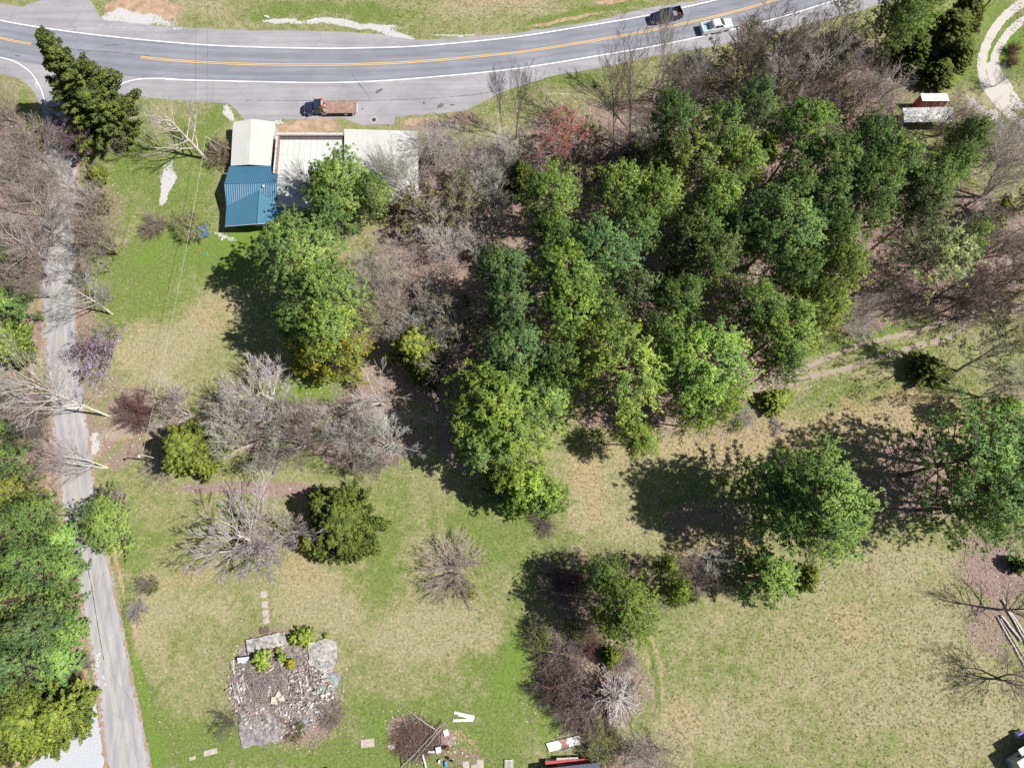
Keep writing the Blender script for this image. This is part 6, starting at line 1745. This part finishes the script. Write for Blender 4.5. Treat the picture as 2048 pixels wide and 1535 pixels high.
pine(1500, 78, 34, 10, 'pale', "pale open pine on the verge in front of the white pickup", "pine_thin", group=G2)
pine(1690, 15, 30, 12, 'pale', "pale open tree against the highway edge at the top right", "pine_thin", group=G2)
G3 = "evergreens left of the side road"
for (x, y, r, H, c, k, lb) in [
 (38, 925, 46, 12, 'pine', "pine_thin", "uppermost loose pine of the left edge wood"), (30, 985, 48, 12, 'olive', "pine_c", "olive pine at the left edge below the uppermost loose one"),
 (72, 1022, 44, 13, 'bright', "pine_b", "bright pine at the left edge level with the purple tinged tree"), (28, 1068, 56, 14, 'pine', "pine_d", "broad pine on the left edge above the litter clearing"),
 (108, 1085, 44, 14, 'pine', "pine_a", "pine whose tip hangs over the side road's left lane"), (60, 1138, 60, 15, 'pine', "pine_d", "broad pine left of the litter clearing"), (132, 1142, 40, 14, 'dark', "pine_c", "dark pine reaching farthest over the side road"),
 (22, 1200, 56, 15, 'bright', "pine_b", "bright pine at the left edge midway down the road"), (104, 1208, 50, 14, 'bright', "pine_a", "bright pine bordering the road's leaf strip"), (60, 1262, 60, 15, 'blue', "pine_d", "bluish pine in the lower left wood"),
 (126, 1265, 40, 13, 'pine', "pine_b", "pine beside the road just below the bright bordering one"), (28, 1325, 56, 14, 'blue', "pine_c", "darkest bluish pine at the left edge"), (100, 1322, 52, 13, 'pine', "pine_d", "lowest pine beside the road above the dead brush"), (20, 1395, 46, 12, 'olive', "pine_b", "olive pine between the bluish pines and the cedars at lower left"), (-30, 1130, 60, 15, 'pine', "pine_a", "pine cut by the left edge beside the litter clearing"), (-35, 1260, 60, 15, 'pine', "pine_b", "pine cut by the left edge next to the bluish one"),
 (8, 604, 36, 9, 'pine', "pine_low", "upper small evergreen on the left edge beside the pink leaves"), (8, 520, 24, 8, 'pine', "pine_low", "tiny evergreen on the left edge near the big bare tree"), (8, 855, 20, 7, 'dark', "pine_low", "dark small evergreen on the left edge by the birch")]:
    low = x > 90
    c = {'bright': 'pine', 'pine': 'dark', 'olive': 'olive'}.get(c, c)
    if low: H = 5.5; k = 'pine_low'
    pine(x, y, r, H, c, lb, k, base=(x + 8, y) if low else None, group=G3, name='evergreen_tree' if k == 'pine_low' else 'pine_tree')
pine(210, 1036, 70, 7, 'pine', "green tree half over the side road with violet blossom behind it", "pine_d", sy=.8, name='evergreen_tree', group=G3)

# cedars
def cedar(px, py, r, H, leaf, label, kind="cedar_b", base=None, sy=1.0, frac=.4, group="cedars"):
    return plant(kind, px, py, r, H, leaf, 'pine', 'cedar_tree', label, 'cedar', group, frac, sy, base)
e = cedar(158, 184, 76, 22, 'olived', "tall dark conical cedar leaning over the highway junction at top left", "cedar_tall", base=None, frac=.46)
cedar(205, 232, 52, 13, 'olived', "lower dark cedar at the foot of the tall conical one", "cedar_a", frac=.45)
cedar(236, 232, 36, 9, 'olived', "small dark cedar right of the tall conical one's base", "cedar_b")
cedar(378, 900, 56, 9, 'olive', "mustard green cedar beside the street lamp pole", frac=.5)
cedar(412, 925, 34, 6, 'olive', "smaller mustard cedar hugging the lower right of the one by the lamp pole")
cedar(690, 1045, 70, 8.5, 'olived', "large dark olive cedar in the field right of the grey spreading tree", frac=.5)
cedar(650, 1010, 36, 7, 'olived', "upper left lobe cedar joined to the large dark olive one in the field")
cedar(628, 1085, 27, 5, 'olive', "small lighter cedar at the lower left of the large dark olive one")
cedar(706, 1092, 32, 6, 'olived', "lower right cedar joined to the large dark olive one")
cedar(832, 698, 50, 9, 'olive', "round yellow-olive cedar in the bare wood by the lane", frac=.5)
cedar(850, 745, 32, 7, 'olived', "shaded lower cedar touching the round yellow-olive one")
cedar(1040, 368, 32, 9, 'olived', "dark olive cedar tucked behind the lone round pine")
cedar(1553, 802, 34, 3.2, 'olive', "low rounded dark cedar on the sedge at the left of the tracks", sy=.7)
cedar(1858, 742, 40, 4, 'olived', "dark round cedar in the bare tree's shadow on the right", sy=.8)
cedar(1608, 1152, 27, 6, 'olive', "olive cedar between the vivid low pine and the field")
cedar(1222, 1312, 20, 4, 'olive', "little olive cedar at the foot of the thicket")
cedar(1270, 308, 22, 5, 'olived', "small dark cedar among the bare saplings by the road sign")
cedar(1985, 430, 26, 7, 'olive', "yellow-olive cedar in the bare wood at the far right, upper of two")
cedar(1972, 452, 26, 6, 'olive', "yellow-olive cedar in the bare wood at the far right, lower of two")
cedar(1890, 70, 44, 8, 'olived', "dark cedar left of the tall utility pole")
cedar(1925, 40, 34, 7, 'olived', "dark cedar nearest the tall utility pole's foot")
cedar(1905, 118, 36, 7, 'olived', "dark cedar at the edge of the grass by the gravel drive")
cedar(1820, 110, 32, 7, 'olived', "cedar below the green pine at top right")
cedar(1790, 100, 24, 6, 'olive', "little bright olive cedar left of the top right cedars")
cedar(1875, 150, 30, 5, 'olived', "lowest cedar of the top right group, above the sheds")
cedar(62, 1440, 66, 9, 'olive', "broad olive cedar above the gravel pad at the bottom left", frac=.5)
cedar(128, 1425, 50, 8, 'olive', "olive cedar nearest the side road above the gravel pad", frac=.5)
cedar(15, 1470, 52, 9, 'olived', "dark olive cedar at the bottom left edge", frac=.5)
cedar(90, 1475, 40, 7, 'olive', "low olive cedar overhanging the gravel pad", frac=.5)
cedar(2036, 1128, 18, 3, 'olived', "tiny cedar at the right edge above the birch logs")
cedar(20, 688, 42, 8, 'olive', "mustard evergreen on the left edge beside the leaf strip")
cedar(45, 712, 24, 5, 'olived', "dark lower lobe of the mustard evergreen on the left edge")
cedar(198, 350, 18, 3, 'olive', "small green bush cedar beside the side road's upper stretch")
cedar(1530, 300, 26, 6, 'olive', "olive cedar half hidden in the pine stand's top")
for (x, y, r, H, lb) in ((610, 1272, 20, 1.6, "green bush on the top edge of the ruin"), (590, 1276, 14, 1.2, "left part of the green growth on the top edge of the ruin"), (525, 1317, 20, 1.6, "round green bush in the ruin beside the metal sheet"), (563, 1313, 10, 1.2, "small green bush in the middle of the ruin"), (556, 1299, 7, .8, "tiny green sprig under the raised slab of the ruin"), (582, 1326, 10, 1.0, "small yellow-green bush in the centre of the ruin"), (653, 1270, 6, .6, "tiny green tuft right of the ruin's top bush")):
    plant("cedar_low", x, y, r, H, 'lime' if 'yellow' not in lb else 'yellow', 'pine', 'bush', lb, 'bush', "bushes in the ruin", .5)

# bare broadleaf trees
def bare(kind, px, py, r, H, bk, label, base=None, sy=1.0, frac=.62, group="bare trees", leaf='budgreen', name='bare_tree'):
    return plant(kind, px, py, r, H, leaf, bk, name, label, 'tree', group, frac, sy, base)
BT = [
 ("bare_d", 350, 232, 78, 15, 'grey', "large grey bare tree over the lawn and shoulder, left of the white gabled roof", (412, 318)),
 ("full_a", 105, 425, 68, 17, 'grey', "big grey bare tree whose trunk stands at the side road's left edge", (108, 492)),
 ("bare_b", 45, 380, 76, 15, 'brown', "brown-grey bare tree on the left edge beside the big grey one", None),
 ("bare_c", 52, 300, 62, 13, 'brown', "multi-stemmed bare tree left of the road below the white rocks", None),
 ("bare_b", 20, 470, 70, 15, 'grey', "pale branched tree on the left edge at the road bend's shadow", None),
 ("bare_c", 180, 465, 62, 13, 'brown', "brown bare tree right of the side road", None),
 ("bare_e", 172, 395, 42, 9, 'grey', "thin grey bare tree with white limb right of the side road", None),
 ("bare_a", 150, 588, 58, 14, 'white', "leaning white limbed tree across the side road above the redbud", (224, 628)),
 ("sapling_b", 145, 530, 46, 13, 'grey', "grey tree whose limbs cross the side road just below the bend shadow", (172, 548)),
 ("sapling_b", 112, 345, 40, 12, 'brown', "brown tree overhanging the side road's upper stretch", (158, 385)),
 ("bare_c", 120, 920, 50, 9, 'grey', "thin tree whose branches hang over the side road by the dirt lane", (215, 935)),
 ("sapling_b", 190, 520, 34, 7, 'tan', "tan sapling between the side road and the lawn below the bend", None),
 ("birch", 70, 772, 108, 25, 'white', "tall leaning white birch lying across the side road in view", (216, 831)),
 ("bare_b", 30, 800, 70, 12, 'brown', "brown bare tree at the left edge behind the birch", None),
 ("sapling_b", 50, 870, 48, 9, 'dark', "dark sapling clump at the left edge under the birch", None),
 ("bare_c", 345, 812, 54, 10, 'grey', "pale limbed tree between the wine red bush and the big grey crown", None),
 ("full_a", 535, 790, 100, 13, 'white', "widest pale grey bare tree over the lane", None),
 ("full_b", 505, 850, 92, 12, 'grey', "spreading bare tree south of the widest pale one", None),
 ("full_b", 590, 870, 84, 12, 'brown', "brown-grey tree in the middle of the bare row by the lane", None),
 ("bare_e", 452, 815, 60, 10, 'grey', "grey multi-stemmed tree at the left of the bare row", None),
 ("bare_b", 752, 790, 66, 11, 'white', "white armed tree over the purple shadow in the lane", None),
 ("full_b", 690, 850, 72, 11, 'grey', "grey tree between the lane and the patch of pink leaves", None),
 ("full_a", 788, 880, 78, 10, 'white', "round bare crown with white radiating limbs left of the huge olive tree", None),
 ("full_b", 730, 900, 62, 10, 'brown', "brown bare crown left of the round white limbed one", None),
 ("full_a", 462, 1085, 150, 12, 'white', "large grey tree spreading over the field above the ruin", (540, 1105)),
 ("full_b", 540, 1060, 62, 9, 'grey', "grey crown joining the field tree to the dark olive cedar", None),
 ("bare_e", 318, 925, 46, 4, 'grey', "grey brushy tree left of the mustard cedar", None),
 ("radial", 1243, 1400, 64, 5, 'white', "star shaped whitish tree with radiating branches in the lower middle", (1212, 1384)),
 ("bare_b", 1425, 1115, 44, 7, 'white', "whitish bare tree between the thicket and the vivid low pine", None),
 ("bare_e", 1435, 1158, 50, 6, 'dark', "dark bare shrub tree below the whitish one", None),
 ("bare_e", 1380, 1135, 38, 6, 'brown', "brown bare tree right of the lime young pine", None),
 ("bare_e", 1325, 1190, 34, 6, 'tan', "tan bare tree under the lime young pine", None),
 ("bare_e", 1275, 1508, 50, 6, 'grey', "pale bare tree at the bottom edge in the lower middle", None),
 ("bare_e", 1330, 1512, 52, 6, 'tan', "right-hand pale bare tree at the bottom edge", None),
 ("bare_c", 2020, 300, 84, 19, 'grey', "leaning grey tree at the right edge below the gravel drive", (1965, 395)),
 ("bare_b", 1985, 380, 72, 15, 'grey', "grey tree with a thick dark leaning trunk at the right", (1935, 410)),
 ("full_b", 2030, 470, 76, 14, 'brown', "brown bare tree at the right edge behind the olive cedars", None),
 ("full_b", 1990, 560, 80, 14, 'dark', "dark tangled tree at the right edge above the tracks", None),
 ("bare_b", 1925, 560, 52, 12, 'dark', "dark bare tree between the thin pine and the track end", None),
 ("leafing_a", 2000, 690, 86, 20, 'grey', "pale olive budding tree at the right edge over the track end", (1915, 742)),
 ("bare_c", 2030, 770, 60, 13, 'grey', "grey bare tree under the pale olive budding one", None),
 ("bare_b", 1740, 620, 50, 9, 'dark', "dark bare crown above the dirt tracks", None),
 ("bare_e", 1718, 655, 44, 6, 'white', "whitish bare shrub tree right of the lime fringed pine", None),
 ("bare_c", 1775, 560, 60, 11, 'brown', "brown bare tree left of the thin greyish pine", None),
 ("bare_c", 2055, 1370, 66, 10, 'dark', "dark bare tree at the right edge near the camper", None),
 ("bare_d", 2065, 1225, 60, 12, 'dark', "dark bare tree at the right edge over the birch logs", None),
 ("bare_e", 455, 1450, 32, 4, 'dark', "small dark bare shrub at the ruin's lower left", None),
 ("sapling_b", 232, 290, 30, 5, 'tan', "thin shrub under the dark junction cedars", None),
 ("bare_c", 145, 275, 50, 8, 'purple', "purplish bare tree in the cedar's shadow over the side road", (192, 312)),
 ("bare_c", 802, 345, 64, 12, 'grey', "bare tree with fine twigs over the largest white roof", (838, 425)),
 ("bare_e", 770, 330, 34, 10, 'grey', "slim bare tree at the left of the twigs over the white roof", (812, 420)),
 ("bare_c", 600, 358, 32, 9, 'dark', "small dark bare tree over the pale seamed roof", (640, 402)),
 ("tall_a", 1262, 145, 56, 21, 'dark', "tallest bare trunk on the verge with its crown over the highway", (1258, 300)),
 ("tall_b", 1320, 118, 52, 20, 'brown', "tall bare tree right of the tallest one on the verge", (1290, 290)),
 ("tall_a", 1225, 175, 40, 17, 'dark', "tall thin bare tree nearest the road sign", (1228, 300)),
 ("tall_b", 1365, 125, 44, 15, 'brown', "arching bare tree over the highway beneath the white pickup", (1350, 190)),
 ("tall_b", 1008, 195, 34, 17, 'dark', "thin dark trunk over the shoulder, left of a matching pair", (1008, 280)),
 ("tall_a", 1040, 180, 34, 17, 'dark', "thin dark trunk over the shoulder, right of a matching pair", (1032, 280)),
 ("full_b", 1540, 78, 74, 16, 'brown', "wide bare crown over the highway at the right of the white pickup", (1500, 170)),
 ("bare_b", 1490, 140, 58, 12, 'dark', "dark bare crown on the verge below the pale open pine", None),
 ("full_b", 1600, 130, 72, 15, 'grey', "grey bare tree in the dense top right thicket, left part", (1568, 205)),
 ("tall_b", 1625, 60, 60, 18, 'brown', "leaning bare tree reaching the highway's right end", (1560, 170)),
 ("bare_b", 1665, 110, 66, 14, 'grey', "grey bare tree in the middle of the top right thicket", None),
 ("bare_c", 1700, 60, 56, 13, 'brown', "brown bare tree left of the green pine at the top right", None),
 ("bare_c", 1735, 170, 62, 12, 'brown', "brown bare tree above the pine stand's top right", None),
 ("bare_b", 1790, 165, 46, 9, 'white', "whitish bare tree left of the red shed", None),
 ("bare_c", 1655, 190, 54, 11, 'dark', "dark bare tree just above the round topped pine", None),
 ("sapling_b", 1872, 236, 36, 8, 'purple', "fine twigged bare tree whose branches cross the carport roof", (1830, 270)),
 ("bare_e", 2012, 150, 22, 5, 'white', "little white bare tree below the red shrubs by the drive", None),
 ("bare_e", 290, 1168, 26, 2.6, 'brown', "low brown bush by the side road left of the field", None),
 ("bare_e", 752, 560, 50, 10, 'tan', "tan bare tree right of the big pines by the blue house", None),
 ("leafing_a", 905, 640, 66, 12, 'white', "white branched tree with olive buds right of the round cedar", (935, 662)),
 ("leafing_a", 880, 730, 46, 10, 'white', "low white branched tree overhanging the round cedar", (905, 712)),
 ("leafing_b", 930, 400, 44, 8, 'grey', "grey tree with faint olive buds in the upper bare wood", None)]
for (k, x, y, r, H, bk, lb, bs) in BT:
    bare(k, x, y, r, H, bk, lb, bs)
plant("redbud", 197, 702, 74, 6, 'violet', 'dark', 'redbud_tree', "violet blossoming redbud beside the side road", 'tree', None, .62, .75, None)
plant("redbud", 232, 1000, 44, 5, 'violet', 'dark', 'redbud_tree', "violet blossom peeking out behind the green roadside tree", 'tree', None, .55, .5, None)
plant("redbud", 118, 262, 34, 7, 'violet', 'purple', 'redbud_tree', "dim violet budded tree in the junction cedar's shade", 'tree', None, .6, 1, None).scale.x *= 1
plant("red_maple", 1112, 268, 66, 12, 'red', 'grey', 'maple_tree', "grey bare maple with crimson buds above the upper bare wood", 'tree', None, .62, .9, None)

# shrubs
def shrub(kind, px, py, r, H, leaf, bk, label, sy=1.0, group="shrubs", name='shrub'):
    return plant(kind, px, py, r, H, leaf, bk, name, label, 'shrub', group, .5, sy, None)
shrub("bush_red", 268, 822, 44, 3.6, 'wine', 'wine', "wine red shrub beside the side road near the birch foot")
shrub("bush_red", 345, 806, 34, 2.6, 'wine', 'purple', "dim red shrub between the wine red one and the bare row", .7)
shrub("bush_a", 905, 1140, 76, 4.0, 'mauve', 'tan', "dome shaped brown bush standing alone in the middle of the field")
shrub("bush_leaf_small", 940, 1180, 20, 1.6, 'gold', 'pine', "small golden yellow bush at the foot of the dome shaped brown one")
shrub("bush_a", 270, 1222, 26, 2.2, 'mauve', 'grey', "grey twiggy bush touching the side road's right edge")
shrub("bush_leaf_small", 298, 1170, 20, 1.8, 'olive', 'brown', "olive leafed bush above the grey twiggy one by the side road")
shrub("bush_leaf", 438, 305, 36, 2.4, 'budbrown', 'tan', "brownish green bush around the short service pole")
shrub("bush_leaf", 375, 452, 38, 2.6, 'olive', 'tan', "right-hand olive bush beside the blue panel")
shrub("bush_a", 303, 448, 32, 2.4, 'mauve', 'brown', "left-hand brown bush on the lawn beside the olive one")
shrub("bush_leaf", 190, 340, 26, 1.8, 'olive', 'tan', "olive scrub between the side road and the lawn", .9)
shrub("bush_red", 1145, 1165, 44, 4, 'wine', 'purple', "dark wine shrub at the left of the round olive pine")
shrub("bush_red", 1118, 1310, 52, 4, 'mauve', 'purple', "mauve twiggy shrub above the two lower mauve ones")
shrub("bush_red", 1140, 1370, 56, 4.5, 'mauve', 'wine', "big mauve shrub left of the star shaped tree")
shrub("bush_red", 1160, 1425, 54, 4, 'mauve', 'purple', "lowest mauve shrub, above the stained white panel")
shrub("bush_red", 1180, 1290, 34, 3, 'wine', 'purple', "dark red shrub left of the little olive cedar")
shrub("bush_a", 1250, 1320, 34, 3, 'mauve', 'tan', "grey-tan shrub right of the little olive cedar")
shrub("bush_leaf", 1075, 1275, 34, 3.5, 'olive', 'brown', "dull green shrub on the thicket's left side")
shrub("bush_leaf", 1160, 1258, 30, 3, 'olive', 'brown', "green tinged shrub right under the thicket's middle")
shrub("bush_a", 1090, 1380, 40, 3.5, 'mauve', 'dark', "dark shrub in the shade left of the big mauve one")
shrub("bush_leaf", 1205, 1492, 46, 3.0, 'olive', 'tan', "olive leafed shrub right of the stained white panel")
shrub("bush_leaf_small", 1268, 1378, 18, 2.4, 'lime', 'tan', "bright green leafed shrub at the upper right of the star shaped tree")
shrub("bush_leaf_small", 1360, 1195, 22, 2.0, 'olive', 'tan', "olive shrub tail under the lime young pine")
shrub("bush_leaf_small", 1390, 1190, 16, 2.0, 'olived', 'tan', "dark olive shrub right of the lime young pine's foot")
shrub("bush_red", 2030, 96, 15, 2.4, 'rust', 'wine', "rounded rust red shrub by the gravel drive, upper of two")
shrub("bush_red", 2026, 120, 14, 2.4, 'red', 'wine', "rounded rust red shrub by the gravel drive, lower of two")
shrub("bush_a", 1555, 850, 20, 1.2, 'mauve', 'white', "whitish twig heap on the sedge below the tracks' left end", .6)
shrub("bush_a", 1490, 832, 26, 1.6, 'mauve', 'grey', "greyish low shrub beside the loose low pine")
shrub("bush_leaf_small", 1470, 850, 16, 1.5, 'lime', 'tan', "light green low shrub at the stand's lower right foot")
shrub("bush_a", 155, 1338, 34, 1.8, 'mauve', 'brown', "dead brush by the road above the olive cedars", .8)
shrub("bush_a", 660, 1425, 34, 1.0, 'mauve', 'brown', "low brown briars at the ruin's right edge")
shrub("bush_leaf_small", 590, 1462, 22, 1.0, 'olived', 'brown', "dull green briars at the ruin's bottom edge")
shrub("bush_a", 1085, 1040, 40, 2.2, 'mauve', 'purple', "purplish brush under the low lime green pine", .7)
shrub("bush_leaf", 1260, 860, 34, 1.6, 'olive', 'tan', "olive scrub along the old lane below the big lime pine", .6)

# the bare wood: saplings nobody could single out, region by region
LMK = [("the parapet building", 620, 340), ("the largest white roof", 762, 330), ("the bushy roofside tree", 690, 370), ("the round yellow-olive cedar", 835, 700), ("the lone round pine", 1076, 398), ("the crimson budded maple", 1112, 268),
 ("the two bluish pines", 1018, 570), ("the blue house pines", 630, 560), ("the huge olive crown", 1020, 840), ("the white budding tree", 905, 640), ("the road sign", 1200, 175), ("the tall verge trunks", 1260, 250), ("the dark tip pine", 1368, 232),
 ("the white pickup", 1431, 55), ("the green pine at top right", 1795, 42), ("the red shed", 1870, 200), ("the round topped pine", 1600, 268), ("the wide bare crown", 1540, 78), ("the thin greyish pine", 1850, 520), ("the olive cedar pair", 1980, 440), ("the track fork", 1900, 655),
 ("the birch crown", 60, 772), ("the big grey tree", 110, 430), ("the side road's white rocks", 68, 285), ("the mustard evergreen", 20, 690), ("the round olive pine", 1238, 1205), ("the lime young pine", 1352, 1172), ("the whitish bare tree", 1425, 1115), ("the widest rounded pine", 1402, 715), ("the stand's centre gap", 1440, 500),
 ("the big lime green pine", 1235, 755), ("the vivid lower right pine", 1660, 545), ("the violet redbud", 197, 702), ("the gravel drive", 1975, 200), ("the flatbed truck", 660, 210), ("the storm drain", 748, 240), ("the dark wine shrub", 1145, 1165), ("the slim bright pine", 1432, 396), ("the dull green pine", 1276, 598), ("the leaning edge tree", 1965, 395), ("the oval bright pine", 1560, 660)]
DIRS = ["right of", "up and right of", "above", "up and left of", "left of", "down and left of", "below", "down and right of"]
USED = {}
def place_label(x, y, r, H, bk, k):
    near = sorted(LMK, key=lambda q: (q[1] - x) ** 2 + (q[2] - y) ** 2)
    look = {'grey': 'grey', 'tan': 'tan', 'brown': 'brown', 'dark': 'dark', 'purple': 'purplish', 'white': 'whitish'}[bk]
    form = {"sapling_a": "single stemmed", "sapling_b": "forked", "bare_e": "many stemmed", "bare_c": "three stemmed", "leafing_b": "olive budding", "bare_b": "broad", "full_b": "bushy"}[k]
    for t in range(6):
        for (nm, lx, ly) in near[:1 + t]:
            d = int(round(math.atan2(-(y - ly), x - lx) / (math.pi / 4))) % 8
            dist = math.hypot(x - lx, y - ly)
            for ext in ("", "small " if r < 34 else "large ", ("close " if dist < 70 else "well ")):
                lb = (ext if ext in ("small ", "large ") else "") + look + " " + form + " bare tree " + (ext if ext in ("close ", "well ") else "") + DIRS[d] + " " + nm
                if lb not in USED: USED[lb] = 1; return lb
    return lb
def wood(seed, poly, n, kinds, bks, rr, HH, label, group, leaf='budgreen', name='bare_sapling', mind=24):
    rs = random.Random(seed); xs = [p[0] for p in poly]; ys = [p[1] for p in poly]; got = []; tries = 0
    def inside(x, y):
        c = False; j = len(poly) - 1
        for i in range(len(poly)):
            if (poly[i][1] > y) != (poly[j][1] > y) and x < (poly[j][0] - poly[i][0]) * (y - poly[i][1]) / (poly[j][1] - poly[i][1]) + poly[i][0]: c = not c
            j = i
        return c
    while len(got) < n and tries < 4000:
        tries += 1; x = rs.uniform(min(xs), max(xs)); y = rs.uniform(min(ys), max(ys))
        if inside(x, y) and all((x - a) ** 2 + (y - b) ** 2 > mind ** 2 for a, b in got):
            got.append((x, y))
            r = rs.uniform(*rr); H = rs.uniform(*HH); k = rs.choice(kinds); bk = rs.choice(bks)
            plant(k, x, y, r, H, leaf, bk, name, place_label(x, y, r, H, bk, k), 'tree', group, .6)
K1 = ["sapling_a", "sapling_b", "bare_e", "bare_c", "leafing_b", "sapling_b"]
wood(1, [(845, 265), (1010, 270), (1060, 330), (1010, 420), (960, 500), (950, 660), (900, 720), (770, 640), (700, 520), (720, 420), (845, 400)], 52, K1 + ['full_b', 'bare_b'], ['grey', 'white', 'tan', 'grey'], (34, 58), (6, 9.5), "bare grey sapling in the wood between the buildings and the pines", "saplings of the middle bare wood")
wood(2, [(1050, 260), (1330, 230), (1330, 330), (1200, 370), (1060, 330)], 22, K1, ['brown', 'tan', 'dark', 'grey'], (26, 44), (5, 9), "bare sapling in the strip between the highway grass and the pines", "saplings of the upper strip")
wood(3, [(1400, 130), (1500, 100), (1740, 90), (1780, 150), (1770, 250), (1620, 210), (1500, 180), (1350, 200)], 27, K1 + ["bare_b"], ['brown', 'grey', 'dark', 'tan'], (34, 56), (7, 12), "bare twiggy tree in the dense thicket at the top right", "trees of the top right thicket")
wood(4, [(1900, 420), (2048, 380), (2060, 640), (1900, 620), (1700, 640), (1760, 520)], 18, K1, ['dark', 'brown', 'grey'], (32, 54), (6, 11), "dark bare sapling in the wood at the right edge above the tracks", "saplings of the right wood")
wood(5, [(-20, 190), (75, 260), (85, 560), (60, 640), (-20, 640)], 20, K1 + ["bare_b"], ['brown', 'tan', 'grey', 'brown'], (30, 52), (5, 10), "bare brown sapling in the wood left of the side road", "saplings of the left wood")
wood(6, [(1150, 430), (1500, 400), (1700, 420), (1620, 680), (1300, 760), (1080, 680)], 26, ["sapling_a", "sapling_b"], ['tan', 'brown'], (18, 30), (4, 6), "thin bare sapling under the pines of the stand", "understorey saplings of the stand", mind=40)
wood(7, [(1080, 1120), (1190, 1100), (1330, 1130), (1480, 1160), (1460, 1200), (1320, 1180), (1180, 1290), (1060, 1250)], 16, ["sapling_b", "bare_e"], ['brown', 'dark', 'purple'], (22, 38), (3, 5), "dark bare shrub in the thicket around the round olive pine", "shrubs of the thicket", mind=22)
wood(8, [(160, 370), (215, 380), (210, 620), (160, 600)], 9, K1, ['tan', 'brown'], (22, 34), (4, 7), "bare roadside sapling between the side road and the lawn", "roadside saplings", mind=26)
wood(9, [(-20, 760), (95, 790), (110, 880), (30, 900), (-20, 880)], 9, K1, ['brown', 'dark'], (28, 44), (4, 8), "bare brown sapling at the left edge around the birch crown", "saplings by the birch crown", mind=24)
wood(10, [(1900, 200), (1960, 330), (2060, 340), (2060, 240)], 10, K1, ['grey', 'tan'], (30, 46), (7, 12), "grey bare tree on the slope right of the carport", "bare trees right of the carport", mind=28)
